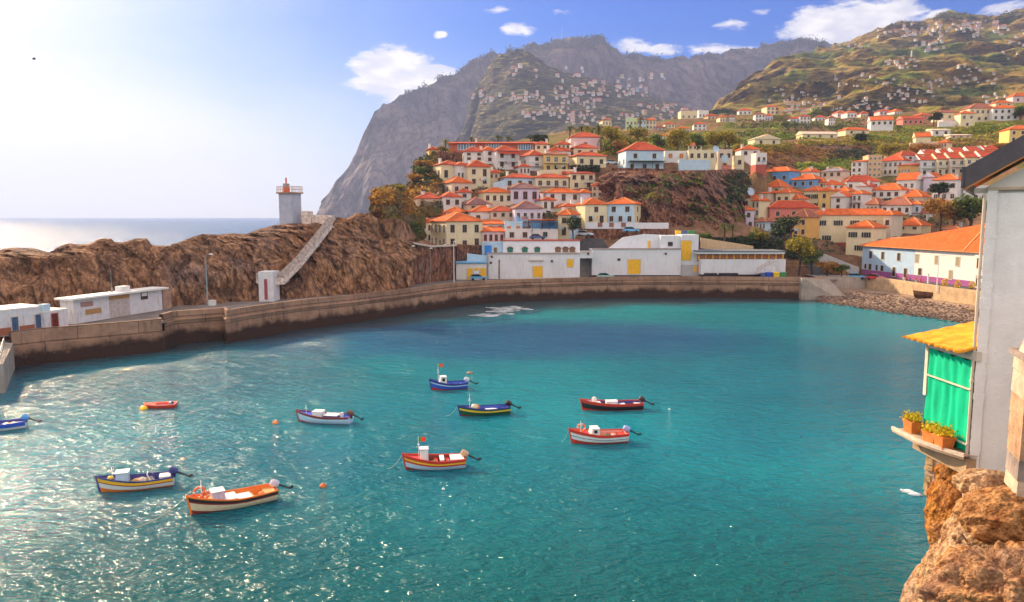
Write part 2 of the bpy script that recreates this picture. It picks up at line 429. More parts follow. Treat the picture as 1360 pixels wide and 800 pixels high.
vs = [(x, y, 0) for y in ys for x in xs]; nx = len(xs)
b.add(vs, [(j * nx + i, j * nx + i + 1, (j + 1) * nx + i + 1, (j + 1) * nx + i) for j in range(len(ys) - 1) for i in range(nx - 1)])
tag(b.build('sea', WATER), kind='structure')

# ------------------------------------------------------------------ far mountains
MTN1 = rockm('mountain_far_rock', [(.045, .05, .06), (.08, .07, .075), (.16, .12, .10), (.06, .065, .05)], .006, 14, .012, foc=(.3, .7))
def terracem(name, cols, scale, zs, bump, dirt):
    m = bpy.data.materials.new(name); m.use_nodes = True; g = NT(m.node_tree)
    b = g.n['Principled BSDF']; pos = g.node('ShaderNodeNewGeometry').outputs['Position']
    n = g.noise(pos, scale, 7, .62, .5); k = len(cols)
    c = g.ramp(n, [(.32 + .36 * i / (k - 1), cc) for i, cc in enumerate(cols)])
    # cultivated strips follow the contour lines
    mp = g.node('ShaderNodeMapping'); g.put(mp.inputs[0], pos); mp.inputs['Scale'].default_value = (1, 1, zs)
    wn = g.noise(mp.outputs[0], scale * 3.2, 5, .6, .8)
    c = g.mix(g.smooth(wn, .46, .60), c, g.mix(1, c, dirt, 'MULTIPLY'))
    wn2 = g.noise(mp.outputs[0], scale * 7, 4, .6, .4)
    c = g.mix(g.math('MULTIPLY', g.smooth(wn2, .54, .66), .75), c, (.34, .28, .08))
    g.put(b.inputs['Base Color'], c); b.inputs['Roughness'].default_value = .95; b.inputs['Specular IOR Level'].default_value = .1
    g.put(b.inputs['Normal'], g.bump(g.math('ADD', wn, g.noise(pos, scale * 8, 7, .7)), 1, bump))
    return m
MTN2 = terracem('headland_slopes', [(.025, .03, .022), (.045, .04, .03), (.06, .06, .025), (.035, .045, .018)], .006, 5, 9, (.6, .55, .5))
MTN3 = terracem('terraced_slopes', [(.055, .08, .02), (.20, .14, .04), (.40, .27, .06), (.22, .28, .03), (.08, .13, .025)], .010, 6, 9, (.45, .42, .42))

far = loft('cabo_cliff', [
    [(405, 294, 2550), (440, 296, 2350), (500, 298, 2300), (700, 300, 2200), (1400, 300, 2100)],
    [(405, 292, 2580), (440, 284, 2400), (500, 250, 2350), (560, 230, 2300), (700, 200, 2400), (1400, 220, 2500)],
    [(405, 291, 2600), (428, 284, 2500), (442, 264, 2440), (455, 238, 2440), (475, 198, 2450), (488, 170, 2460), (497, 153, 2480), (510, 139, 2500), (540, 123, 2520), (560, 118, 2540), (580, 106, 2560),
     (610, 93, 2600), (640, 75, 2650), (652, 67, 2650), (668, 70, 2680), (700, 62, 2700), (720, 58, 2700), (745, 53, 2700), (775, 50, 2700), (797, 49, 2700), (808, 58, 2720), (830, 72, 2760),
     (870, 77, 2800), (900, 76, 2850), (940, 72, 2900), (1000, 64, 3000), (1040, 56, 3000), (1060, 52, 3000), (1080, 54, 3000), (1110, 62, 3000), (1400, 60, 3000)]],
    420, 110, MTN1, amp=95, scale=.0035, edge=.12, stretch=(1, 1, .35), back=[(300, -40), (900, -300), (1500, -700)], seed=3, topamp=14)
far.name = 'mountain'; tag(far, kind='structure')
far2 = loft('headland', [
    [(560, 292, 1800), (600, 292, 1750), (640, 292, 1300), (1050, 300, 1150)],
    [(560, 280, 1850), (600, 235, 1800), (640, 200, 1420), (760, 190, 1250), (900, 200, 1200), (1050, 200, 1250)],
    [(560, 270, 1880), (600, 205, 1850), (618, 170, 1750), (640, 150, 1600), (700, 130, 1600), (800, 130, 1600), (900, 150, 1600), (1050, 160, 1700)],
    [(560, 262, 1900), (600, 196, 1850), (612, 180, 1820), (620, 158, 1800), (624, 132, 1800), (636, 112, 1800), (644, 92, 1800), (652, 80, 1800), (664, 73, 1800), (680, 69, 1800), (696, 69, 1800), (712, 76, 1800), (726, 88, 1810), (760, 98, 1850), (800, 108, 1900),
     (860, 128, 2000), (920, 145, 2100), (1050, 150, 2200)]],
    380, 120, MTN2, amp=40, scale=.006, edge=.15, stretch=(1, 1, .4), back=[(60, -40), (200, -300), (400, -800)], seed=8, topamp=8)
far2.name = 'hill'; tag(far2, kind='structure')
far3 = loft('terraced_hill', [
    [(900, 235, 520), (1000, 220, 540), (1100, 205, 560), (1380, 190, 600), (1700, 200, 600)],
    [(900, 170, 800), (940, 156, 800), (1000, 140, 860), (1100, 120, 900), (1250, 110, 900), (1380, 100, 900), (1700, 100, 900)],
    [(900, 160, 1250), (940, 149, 1250), (970, 128, 1260), (1000, 110, 1280), (1060, 84, 1300), (1100, 84, 1300), (1250, 66, 1300), (1380, 60, 1300), (1700, 60, 1300)],
    [(900, 160, 1300), (940, 148, 1300), (970, 127, 1310), (1000, 106, 1350), (1030, 86, 1380), (1056, 76, 1400), (1085, 64, 1500), (1110, 59, 1600), (1130, 57, 1700), (1150, 44, 1700), (1180, 34, 1700), (1220, 28, 1700), (1240, 25, 1700),
     (1250, 18, 1700), (1262, 15, 1700), (1285, 20, 1700), (1310, 22, 1700), (1330, 20, 1700), (1345, 15, 1700), (1380, 5, 1700), (1700, -40, 1700)]],
    420, 150, MTN3, amp=55, scale=.0052, edge=.12, stretch=(1, 1, .45), back=[(100, -60), (400, -400), (600, -900)], seed=21, ridged=True, topamp=7)
far3.name = 'hill.001'; tag(far3, kind='structure')

# ------------------------------------------------------------------ quay: wall, deck, breakwater rocks
STONE = None
def quaym():
    m = bpy.data.materials.new('quay_masonry'); m.use_nodes = True; g = NT(m.node_tree)
    b = g.n['Principled BSDF']; uv = g.node('ShaderNodeUVMap').outputs[0]; pos = g.node('ShaderNodeNewGeometry').outputs['Position']
    br = g.node('ShaderNodeTexBrick'); g.put(br.inputs['Vector'], uv); br.inputs['Scale'].default_value = 1
    br.inputs['Brick Width'].default_value = 7.5; br.inputs['Row Height'].default_value = 1.7; br.inputs['Mortar Size'].default_value = .045
    br.inputs['Color1'].default_value = (.40, .25, .17, 1); br.inputs['Color2'].default_value = (.30, .18, .125, 1); br.inputs['Mortar'].default_value = (.11, .075, .06, 1)
    n = g.noise(pos, .35, 7, .65, .3)
    c = g.mix(1, br.outputs['Color'], g.ramp(n, [(.3, (.62, .60, .58)), (.52, (1, 1, 1)), (.75, (1.35, 1.2, 1.05))]), 'MULTIPLY')
    sv = g.node('ShaderNodeMapping'); g.put(sv.inputs[0], pos); sv.inputs['Scale'].default_value = (1, 1, .18)
    c = g.mix(g.math('MULTIPLY', g.smooth(g.noise(sv.outputs[0], .9, 6, .7), .52, .7), .6), c, (.10, .065, .05))
    sx = g.node('ShaderNodeSeparateXYZ'); g.put(sx.inputs[0], pos)
    zz = g.math('ADD', sx.outputs[2], g.math('MULTIPLY', g.math('SUBTRACT', g.noise(pos, .22, 6, .65), .5), 4.2))
    c = g.mix(g.smooth(zz, 1.3, 2.6), (.05, .026, .018), c)
    g.put(b.inputs['Base Color'], c); b.inputs['Roughness'].default_value = .9; b.inputs['Specular IOR Level'].default_value = .2
    g.put(b.inputs['Normal'], g.bump(g.math('ADD', br.outputs['Fac'], g.math('MULTIPLY', g.noise(pos, 2.2, 7, .7), -1.2)), 1, -.16))
    return m
QUAY = quaym()
ROCKB = rockm('basalt_cliff', [(.17, .085, .06), (.34, .17, .09), (.52, .28, .15), (.26, .14, .09), (.44, .25, .14)], .16, .9, .55, wet=.2)
def wall_strip(name, pts, prof, mat, label, cat):
    """sweep a profile [(inset, z), ...] along the waterline pts; UV in metres"""
    pts = [Vector((p[0], p[1], 0)) for p in pts]; L = [0]
    for a, c in zip(pts, pts[1:]): L.append(L[-1] + (c - a).length)
    N = []
    for i in range(len(pts)):
        t = (pts[min(i + 1, len(pts) - 1)] - pts[max(i - 1, 0)]).normalized(); N.append(Vector((-t.y, t.x, 0)))
    vs = []; uv = []; acc = [0]
    for (a, c) in zip(prof, prof[1:]): acc.append(acc[-1] + math.hypot(c[0] - a[0], c[1] - a[1]))
    for i, p in enumerate(pts):
        for (ins, z), q in zip(prof, acc):
            w = p + N[i] * ins; vs.append((w.x, w.y, z)); uv.append((L[i], q))
    k = len(prof); fs = [(i * k + j, (i + 1) * k + j, (i + 1) * k + j + 1, i * k + j + 1) for i in range(len(pts) - 1) for j in range(k - 1)]
    me = bpy.data.meshes.new(name); me.from_pydata(vs, [], fs); me.materials.append(mat)
    ul = me.uv_layers.new(name='UVMap')
    for lp in me.loops: ul.data[lp.index].uv = uv[lp.vertex_index]
    o = bpy.data.objects.new(name, me); COL.objects.link(o); tag(o, label, cat)
    return o
WL = [(223, 463), (235, 458), (296, 452), (300, 457), (340, 449), (400, 438), (470, 429), (530, 420), (575, 412), (605, 407), (650, 403), (700, 400), (760, 398), (830, 396), (900, 395.5), (1000, 396.5), (1092, 398)]
wl = [G(x, y) for x, y in WL]
def dense(pts, step=3.0):
    out = []
    for a, c in zip(pts, pts[1:]):
        n = max(1, int((c - a).length / step)); out += [a.lerp(c, i / n) for i in range(n)]
    return out + [pts[-1]]
ZD = 4.0
qp = [(0, -2), (.35, 2.9), (.35, 3.55), (.05, 3.6), (.05, 3.75), (.5, 3.8), (.5, 5.0), (1.0, 5.0), (1.0, ZD)]
wall_strip('quay_wall', dense(wl), qp, QUAY, 'long curved brown masonry harbour wall with stained foot and parapet', 'harbour wall')
wl2 = [G(20, 489), G(60, 483), G(110, 478), G(170, 472), G(219, 466.5), G(222, 463.5)]
wall_strip('pier_wall', dense(wl2), [(0, -2), (.2, 2.6), (.5, 2.65), (.5, 4.6), (1.0, 4.6), (1.0, ZD - .2)], QUAY, 'brown harbour wall below the flat white huts at the breakwater', 'harbour wall')
# the short jetty at the far left
b = MB(); a1, a2 = G(20, 489), G(7, 522); a3 = G(-60, 530); a4 = G(-60, 480)
zt = 3.2
b.add([(a1.x, a1.y, -2), (a2.x, a2.y, -2), (a3.x, a3.y, -2), (a4.x, a4.y, -2), (a1.x, a1.y, zt), (a2.x, a2.y, zt), (a3.x, a3.y, zt), (a4.x, a4.y, zt)],
      [(0, 1, 5, 4), (1, 2, 6, 5), (2, 3, 7, 6), (3, 0, 4, 7), (4, 5, 6, 7)])
jt = b.build('jetty', CONC); tag(jt, 'short concrete jetty with a metal rail', 'jetty')
b = MB(); q1 = Vector((a1.x - .4, a1.y - 1, zt)); q2 = Vector((a2.x - .4, a2.y, zt))
for i in range(8):
    p = q1.lerp(q2, i / 7); b.bar(p, p + Vector((0, 0, 1)), .07)
for h in (.5, 1): b.bar(q1 + Vector((0, 0, h)), q2 + Vector((0, 0, h)), .06)
b.build('railing', METAL, jt)

# deck behind the parapet, one sheet
b = MB(); fr = [Vector((p.x, p.y, 0)) for p in dense([G(-150, 500), G(20, 487)] + wl2[1:5] + wl, 4)]
bk = []
for p in fr:
    dpt = 26 if p.x < 0 else 24
    bk.append(Vector((p.x * (1 + dpt / p.y) if p.x < -20 else p.x * (1 + 14 / p.y), p.y + dpt, 0)))
n = len(fr); b.add([(p.x, p.y, ZD - .2 + .1 * min(1, max(0, (i - 5) / 5))) for i, p in enumerate(fr)] + [(p.x, p.y, ZD + .05) for p in bk], [(i, i + 1, n + i + 1, n + i) for i in range(n - 1)])
# push the front edge inside the parapet
for i in range(n):
    x, y, z = b.v[i]; b.v[i] = (x * 1.004, y + .9, z)
tag(b.build('quay_deck', pmat('quay_paving', (.20, .17, .155), .9, .2, .4, .02, 6)), kind='structure')

# breakwater rocks
def rocks_row(d0): return d0
left_rock = loft('breakwater_cliff', [
    [(-260, 452, 104), (0, 442, 112), (95, 432, 115.5), (218, 414, 125), (300, 405, 131), (400, 398, 139), (470, 394, 146), (552, 386, 156)],
    [(-260, 400, 105), (0, 388, 113.5), (95, 380, 117), (218, 366, 126.5), (300, 360, 133), (400, 350, 142), (470, 345, 150), (552, 345, 160)],
    [(-260, 350, 108), (0, 345, 116), (95, 342, 120), (218, 332, 129.5), (300, 328, 137), (400, 310, 149), (470, 305, 158), (552, 320, 166)],
    [(-260, 338, 113.0), (-100, 330, 119.0), (-20, 334, 122.0), (0, 332, 123.0), (15, 329, 123.0), (45, 330, 125.0), (68, 336, 125.0), (78, 328, 125.0), (92, 323, 125.0), (104, 325, 126.0), (120, 324, 126.0), (133, 317, 127.0), (148, 317, 127.0), (153, 322, 128.0), (165, 322, 128.0),
     (180, 317, 129.0), (196, 317, 129.0), (204, 326, 130.2), (230, 327, 132.6), (252, 316, 135.8), (270, 311, 137.8), (290, 312, 140.9), (310, 310, 144.0), (328, 311, 146.9), (345, 304, 149.9), (366, 299, 154.0), (385, 297, 156.0), (405, 297, 157.0), (432, 294, 158.0), (440, 288, 159.0),
     (462, 290, 160.0), (472, 284, 161.0), (490, 283, 162.0), (503, 291, 162.0), (515, 291, 163.0), (530, 290, 164.0), (540, 296, 166.0), (552, 312, 170.0)]],
    700, 110, ROCKB, amp=3.8, scale=.17, edge=.13, stretch=(1, 1, .45), smooth=False, fine=.10, back=[(5, -1), (10, -8), (14, -22)], seed=5, ridged=True, topamp=0)
left_rock.name = 'cliff'; tag(left_rock, kind='structure')
# ------------------------------------------------------------------ houses
def zc(p): return p.y * cp + (CH - p.z) * sp
CTRL = []                                     # ground points gathered from the houses
def span(C, yaw, x0, x1):
    """distances along the facade from C to the picture columns x0 and x1"""
    c, s = math.cos(yaw), math.sin(yaw); out = []
    for x in (x0, x1):
        q = (x - 680) / FOC; out.append((q * zc(C) - C.x) / (c - q * s * cp))
    return out
def depth_mid(yb): return 182 + (340 - yb) * .50
def depth_right(yb): return 190 + (338 - yb) * .95 if yb > 200 else 321 + (200 - yb) * 2.0

def hip_roof(a, b_, y0, y1, z, rh, o=.35, kind='hip', flip=False):
    m = MB(); x0, x1, y0, y1 = a - o, b_ + o, y0 - o, y1 + o; w, d = x1 - x0, y1 - y0; t = .16
    m.box(x0, x1, y0, y1, z + .004, z + t, 0)
    z0 = z + t + .002; e = .03
    X0, X1, Y0, Y1 = x0 + e, x1 - e, y0 + e, y1 - e
    if kind == 'hip':
        if w >= d: r0, r1 = (X0 + (d / 2) * .95, (Y0 + Y1) / 2), (X1 - (d / 2) * .95, (Y0 + Y1) / 2)
        else: r0, r1 = ((X0 + X1) / 2, Y0 + (w / 2) * .95), ((X0 + X1) / 2, Y1 - (w / 2) * .95)
        vs = [(X0, Y0, z0), (X1, Y0, z0), (X1, Y1, z0), (X0, Y1, z0), (*r0, z0 + rh), (*r1, z0 + rh)]
        fs = [(0, 1, 5, 4), (1, 2, 5), (2, 3, 4, 5), (3, 0, 4)] if w >= d else [(0, 1, 4), (1, 2, 5, 4), (2, 3, 5), (3, 0, 4, 5)]
        m.add(vs, fs + [(3, 2, 1, 0)], 0)
        rid = [(0, 4), (3, 4), (1, 5), (2, 5), (4, 5)] if w >= d else [(0, 4), (1, 4), (2, 5), (3, 5), (4, 5)]
        for i, j in rid: m.bar(Vector(vs[i]), Vector(vs[j]) + Vector((0, 0, .02)), .26, .22, 1)
    elif kind == 'gable':            # ridge along the facade
        ym = (Y0 + Y1) / 2; vs = [(X0, Y0, z0), (X1, Y0, z0), (X1, Y1, z0), (X0, Y1, z0), (X0, ym, z0 + rh), (X1, ym, z0 + rh)]
        m.add(vs, [(0, 1, 5, 4), (2, 3, 4, 5), (3, 2, 1, 0)], 0); m.add([vs[0], vs[4], vs[3], vs[1], vs[2], vs[5]], [(0, 1, 2), (3, 4, 5)], 2)
        m.bar(vs[4], vs[5], .26, .22, 1)
    elif kind == 'gablef':           # ridge runs back, gable to the front
        xm = (X0 + X1) / 2; vs = [(X0, Y0, z0), (X1, Y0, z0), (X1, Y1, z0), (X0, Y1, z0), (xm, Y0, z0 + rh), (xm, Y1, z0 + rh)]
        m.add(vs, [(0, 4, 5, 3), (1, 2, 5, 4), (3, 2, 1, 0)], 0); m.add([vs[0], vs[1], vs[4], vs[2], vs[3], vs[5]], [(0, 1, 2), (3, 4, 5)], 2)
        m.bar(vs[4], vs[5], .26, .22, 1)
    elif kind == 'shed':             # falls towards the front
        vs = [(X0, Y0, z0), (X1, Y0, z0), (X1, Y1, z0), (X0, Y1, z0), (X0, Y1, z0 + rh), (X1, Y1, z0 + rh)]
        m.add(vs, [(0, 1, 5, 4), (3, 2, 1, 0), (1, 2, 5), (3, 0, 4), (2, 3, 4, 5)], 0)
        for i in range(1, max(2, int(w / 4))):
            u = X0 + (X1 - X0) * i / max(2, int(w / 4)); m.bar((u, Y0, z0 + .02), (u, Y1, z0 + rh + .02), .12, .12, 1)
    return m
WINC = {}
def window_mesh(w, h, trim, shut, style):
    k = (round(w, 1), round(h, 1), trim.name, shut.name, style)
    if k in WINC: return WINC[k]
    f = MB(); t = .11; w2 = k[0] / 2; hh = k[1]
    f.box(-w2 - t, -w2, -.07, .05, 0, hh, 0); f.box(w2, w2 + t, -.07, .05, 0, hh, 0); f.box(-w2 - t, w2 + t, -.07, .05, hh, hh + t, 0); f.box(-w2 - t - .05, w2 + t + .05, -.13, .05, -t, 0, 0)
    p = MB()
    if style == 's':         # closed louvred shutters, two leaves
        for s in (-1, 1):
            a, c = (-w2, -.02) if s < 0 else (.02, w2)
            p.box(a, c, -.045, .03, 0, hh, 0)
            n = max(3, int(hh / .22))
            for i in range(n): p.box(a + .06, c - .06, -.06, -.046, hh * (i + .25) / n, hh * (i + .7) / n, 0)
    elif style == 'o':       # open shutters beside a dark pane
        p.box(-w2, w2, -.02, .03, 0, hh, 1); p.box(-.03, .03, -.04, -.021, 0, hh, 2)
        for s in (-1, 1): p.box(min(s * w2, s * (w2 + w2)) + s * .12, max(s * w2, s * 2 * w2) + s * .12, -.12, -.08, 0, hh, 0)
    else:
        p.box(-w2, w2, -.02, .03, 0, hh, 1); p.box(-.03, .03, -.045, -.021, 0, hh, 2); p.box(-w2, w2, -.045, -.021, hh * .6, hh * .6 + .05, 2)
    def mk(mb, mats):
        me = bpy.data.meshes.new('window'); me.from_pydata(mb.v, [], mb.f)
        for mt in mats: me.materials.append(mt)
        me.polygons.foreach_set('material_index', mb.m); return me
    WINC[k] = (mk(f, [trim]), mk(p, [shut, PANE, TRIMW])); return WINC[k]
def put_window(root, x, y, z, rz, w, h, trim, shut, style='s', door=False):
    a, c = window_mesh(w, h, trim, shut, style)
    o = bpy.data.objects.new('door' if door else 'window', a); COL.objects.link(o); o.parent = root; o.location = (x, y, z); o.rotation_euler = (0, 0, rz)
    q = bpy.data.objects.new('shutter' if style == 's' and not door else ('door_leaf' if door else 'pane'), c); COL.objects.link(q); q.parent = o
    return o

def house(label, x0, x1, yb, ye, rp, wall=WHITE, roof=RO, kind='hip', fl='3,3', lf='', rf='', yaw=8, d=None, dep=7, side='m', trim=TRIM, shut=DARKW, style='s',
          band=None, chim=None, found=4.0, cat='house', name='house', group=None, wh=None, ctrl=True, wallside=None, door=False, ob=None):
    if d is None: d = depth_mid(yb) if side == 'm' else depth_right(yb)
    if side == 'm' and x0 < 800 and d < 245 and kind != 'flat' and yaw >= 0 and yaw < 20: yaw += 10
    if side == 'r' and x0 >= 985 and 205 < d < 330 and kind != 'flat' and x1 - x0 < 60 and 'row house' not in label: yaw = -50; x1 -= .30 * (x1 - x0)
    yaw = R(yaw); xc = (x0 + x1) / 2; C = P(xc, yb, d); a, b_ = span(C, yaw, x0, x1)
    h = P(xc, ye, d).z - C.z
    root = empty(name, C, yaw, label, cat, group)
    w = MB(); w.box(a, b_, 0, dep, -found, h, 0)
    if wallside: w.m = [0, 0, 0, 1, 0, 1]
    w.build('wall', [wall, wallside or wall], root)
    if band: MB().box(a - .03, b_ + .03, -.03, dep, -found + .1, band, 0).build('plinth', TRIMR if band > 0 else TRIM, root)
    if kind != 'flat':
        rh = max(.9, rp / FOC * d * 1.05)
        hip_roof(a, b_, 0, dep, h, rh, .4 if ob is None else ob, kind).build('roof', [roof, CAPM, wall], root)
    else:
        q = MB(); t = .22; z1 = h + max(.35, rp / FOC * d)
        q.box(a - .05, b_ + .05, -.06, t, h + .003, z1); q.box(a - .05, b_ + .05, dep - t, dep + .06, h + .003, z1)
        q.box(a - .05, a + t, t, dep - t, h + .003, z1); q.box(b_ - t, b_ + .05, t, dep - t, h + .003, z1); q.box(a + t, b_ - t, t, dep - t, h + .003, h + .1, 1)
        q.build('roof_parapet', [wall, CONC], root)
    def floors(spec, axis):
        if not spec: return
        fs = [s for s in spec.split(',')]; n = len(fs)
        L = (b_ - a) if axis == 'f' else dep; fh = h / n
        for i, s in enumerate(fs):
            if s == '' or s == '0': continue
            dr = 'd' in s; op = 'o' in s; gl = 'g' in s; k = int(''.join(ch for ch in s if ch.isdigit()))
            ww = min(1.05, L / k * .42); hh = min(1.45, fh * .56) if wh is None else wh
            for j in range(k):
                u = L * (j + .5) / k; zz = h - fh * (i + 1) + (fh - hh) * .48
                isd = dr and j == k // 2
                H = hh
                if isd: zz = h - fh * (i + 1) + .08; H = min(2.1, fh * .78)
                st = 'o' if op else ('g' if gl else style)
                sh = shut
                if axis == 'f': put_window(root, a + u, 0, zz, 0, ww, H, trim, sh, st, isd)
                elif axis == 'l': put_window(root, a, dep - u, zz, -math.pi / 2, ww, H, trim, sh, st, isd)
                else: put_window(root, b_, u, zz, math.pi / 2, ww, H, trim, sh, st, isd)
    floors(fl, 'f'); floors(lf, 'l'); floors(rf, 'r')
    hr = random.Random(int(x0 * 7 + yb * 13))
    if chim is None and kind != 'flat' and hr.random() < .5 and d < 330: chim = hr.choice([.15, .3, .7, .85])
    if hr.random() < .45 and d < 330:
        xx = a + (b_ - a) * hr.uniform(.2, .8); zt_ = h + (1.6 if kind != 'flat' else .3); q = MB(); q.tube([(xx, dep * .5, h), (xx, dep * .5, zt_ + 1.6)], .035, 5)
        for k_ in range(3): q.bar((xx - .45 + .08 * k_, dep * .5, zt_ + 1.1 + .2 * k_), (xx + .45 - .08 * k_, dep * .5, zt_ + 1.1 + .2 * k_), .03)
        q.build('aerial', METAL, root)
    if hr.random() < .3 and d < 300 and h > 3.5:
        q = MB(); n_ = hr.randint(3, 6); L_ = (b_ - a) * .35; xs_ = a + (b_ - a) * hr.uniform(.1, .5); zz_ = h * .42
        q.bar((xs_, -.5, zz_), (xs_ + L_, -.5, zz_), .03, m=2)
        for k_ in range(n_): u_ = xs_ + L_ * (k_ + .2) / n_; q.box(u_, u_ + L_ / n_ * .7, -.53, -.49, zz_ - hr.uniform(.5, .9), zz_ - .02, hr.choice([0, 1, 2]))
        q.build('washing_line', [TRIMW, hr.choice([BLUE, SALM, YEL]), LBLUE], root)
    if chim is not None:
        for u in (chim if hasattr(chim, '__len__') else [chim]):
            xx = a + (b_ - a) * u; c = MB(); c.box(xx - .35, xx + .35, dep * .3, dep * .3 + .7, h - .2, h + 1.9); c.box(xx - .45, xx + .45, dep * .3 - .1, dep * .3 + .8, h + 1.9, h + 2.05)
            c.build('chimney', WHITE, root)
    if ctrl:
        c, s = math.cos(yaw), math.sin(yaw)
        for (u, v) in ((a, -.6), ((a + b_) / 2, -.8), (b_, -.6), (a, dep), (b_, dep)):
            CTRL.append((C.x + u * c - v * s, C.y + u * s + v * c, C.z - .15))
    root['_ab'] = (a, b_, h, dep)
    return root
def dims(r):
    v = r['_ab']; return v[0], v[1], v[2], v[3]
def balcony(root, u0, u1, z, deep=1.3, roofed=False, mat=TRIMW, rail=METAL, rmat=RO):
    a, b_, h, dep = dims(root); x0 = a + (b_ - a) * u0; x1 = a + (b_ - a) * u1; z = h * z
    m = MB(); m.box(x0, x1, -deep, -.004, z - .15, z, 0)
    o = m.build('balcony', mat, root)
    r = MB(); n = max(3, int((x1 - x0) / .35))
    for i in range(n + 1):
        x = x0 + .05 + (x1 - x0 - .1) * i / n; r.bar((x, -deep + .06, z + .002), (x, -deep + .06, z + .95), .04)
    r.bar((x0, -deep + .06, z + .98), (x1, -deep + .06, z + .98), .07)
    r.build('railing', rail, o)
    if roofed:
        q = MB(); q.add([(x0 - .2, -deep - .3, z + 2.2), (x1 + .2, -deep - .3, z + 2.2), (x1 + .2, -.01, z + 2.9), (x0 - .2, -.01, z + 2.9), (x0 - .2, -deep - .3, z + 2.34), (x1 + .2, -deep - .3, z + 2.34), (x1 + .2, -.01, z + 3.04), (x0 - .2, -.01, z + 3.04)],
                          [(0, 3, 2, 1), (4, 5, 6, 7), (0, 1, 5, 4), (1, 2, 6, 5), (2, 3, 7, 6), (3, 0, 4, 7)])
        for x in (x0 + .1, (x0 + x1) / 2, x1 - .1): q.bar((x, -deep + .08, z), (x, -deep + .08, z + 2.3), .14, m=1)
        q.build('awning_roof', [rmat, mat], root)
    return o
def dish(root, u, z, r=.9, mat=LBLUE):
    a, b_, h, dep = dims(root); x = a + (b_ - a) * u
    m = MB(); m.lathe([(.02, -.1), (r * .5, -.05), (r * .85, .08), (r, .2), (r * .97, .22), (r * .5, 0), (.02, -.04)], 18, M=Matrix.Translation((x, -.5, h * z)) @ Matrix.Rotation(R(75), 4, 'X') @ Matrix.Rotation(R(20), 4, 'Y'))
    m.bar((x, -.4, h * z - 1), (x, -.45, h * z), .07); m.bar((x, -.5, h * z), (x + .1, -1.1, h * z + .2), .04)
    m.build('satellite_dish', mat, root)

# central hill, from the top down
H = house
h = H('long terracotta school block with a flat red roof band on the hilltop', 598, 711, 201, 191, 5, TERRA, RR, 'shed', fl='', yaw=0, d=262, dep=9, found=6, ob=1.0)
a, b_, hh, _ = dims(h)
for (u0, u1) in ((.09, .29), (.42, .60), (.80, .97)):
    q = MB(); xa, xb = a + (b_ - a) * u0, a + (b_ - a) * u1
    q.box(xa, xb, -.05, .02, .5, hh - .25, 0)
    for i in range(7):
        x = xa + (xb - xa) * i / 6; q.box(x - .07, x + .07, -.1, -.051, .45, hh - .2, 1)
    q.box(xa - .07, xb + .07, -.1, -.052, .38, .5, 1)
    q.build('window', [pmat('blue_glass', (.10, .22, .38), .15, .2, 1, spec=.6), TRIMW], h)
H('small ochre hut with red roof at the left end of the hilltop', 570, 582, 209, 199, 3, OCH, RR, fl='1', yaw=15, d=250, dep=5)
H('upper white house with dark window directly below the school block, left one', 616, 643, 214, 202, 7, WHITE, RR, fl='2,2', yaw=10, chim=.9)
H('narrow white house wedged between two wider ones under the school block', 643, 658, 216, 200, 5, WHITE, RO, fl='1,1', yaw=6, d=244)
h = H('white two storey house with awning roof, right one under the school block', 659, 689, 224, 201, 7, WHITE, RR, fl='2,2', yaw=10, d=241); balcony(h, .1, .98, .42, .9, True, rmat=RR)
H('broad cream house with two tall brown shutters at the hill edge', 586, 612, 243, 219, 5, CREAM, RR, fl='2', lf='2', yaw=14, wh=2.2, chim=.1, dep=8)
H('white annex with green shutters right of the broad cream house', 607, 622, 245, 220, 4, WHITE, RR, fl='3', shut=GRNS, yaw=25)
H('cream house under a stepped red roof in the middle of the hill', 622, 651, 247, 222, 9, CREAM, RR, fl='2d,2', lf='1', yaw=10, chim=(.2, .85))
H('cottage with cream walls and a wide red hipped roof, lower left hill', 600, 626, 259, 243, 8, BEIGE, RO, fl='2', lf='1', yaw=16)
H('tiny white house with orange roof tucked under the beige cottage', 608, 626, 264, 256, 5, WHITE, RR, fl='1', yaw=5, dep=5)
H('beige house with weathered red roof at the left foot of the hill', 553, 590, 276, 264, 7, BEIGE, RR, fl='2', lf='1', yaw=8)
H('white house with brown stains and low roof beside the beige one', 589, 613, 275, 262, 6, WHITE, RR, fl='2', yaw=14)
H('low house with dark plum pyramid roof half way up the hill', 621, 652, 279, 272, 9, BEIGE, RP, fl='2', yaw=8)
h = H('cream house with dark openings and orange roof above the plum roofs', 643, 680, 270, 256, 6, CREAM, RO, fl='4d', yaw=6, chim=.85)
H('white house with grey plum roof and three brown framed windows', 679, 716, 268, 251, 7, LILAC, RP, fl='3', trim=TRIMR, yaw=4, wh=2)
h = H('white and pale blue house with three dark windows in mid hill row', 670, 711, 250, 236.5, 5, LBLUE, RR, fl='3', yaw=3)
h = H('yellow house with four dark openings, right neighbour of the pale blue one', 712, 755, 250, 236.5, 5, CREAM, RR, fl='4d', yaw=3); balcony(h, .05, .95, .2, 1)
h = H('ornate yellow balcony house with a scalloped eave high on the hill', 723, 754, 229, 206, 4, YEL, RB, fl='3g,3d', yaw=2, d=239, trim=CREAM); balcony(h, 0, 1, .55, 1.3, False, CREAM)
h = H('white house with pointed red roof left of the ornate yellow one', 703, 723, 224, 207, 7, WHITE, RR, 'hip', fl='1,1', lf='1', yaw=12); balcony(h, 0, 1, .2, 1)
H('white house behind the ornate yellow one, round dish on its wall', 728, 758, 212, 201, 7, WHITE, RR, fl='2', yaw=4, d=250, chim=.05)
H('white wall cottage with a dish on the hilltop between palms and school', 711, 728, 199.5, 192, 4, CREAM, RR, fl='2', yaw=0, d=258, chim=.9)
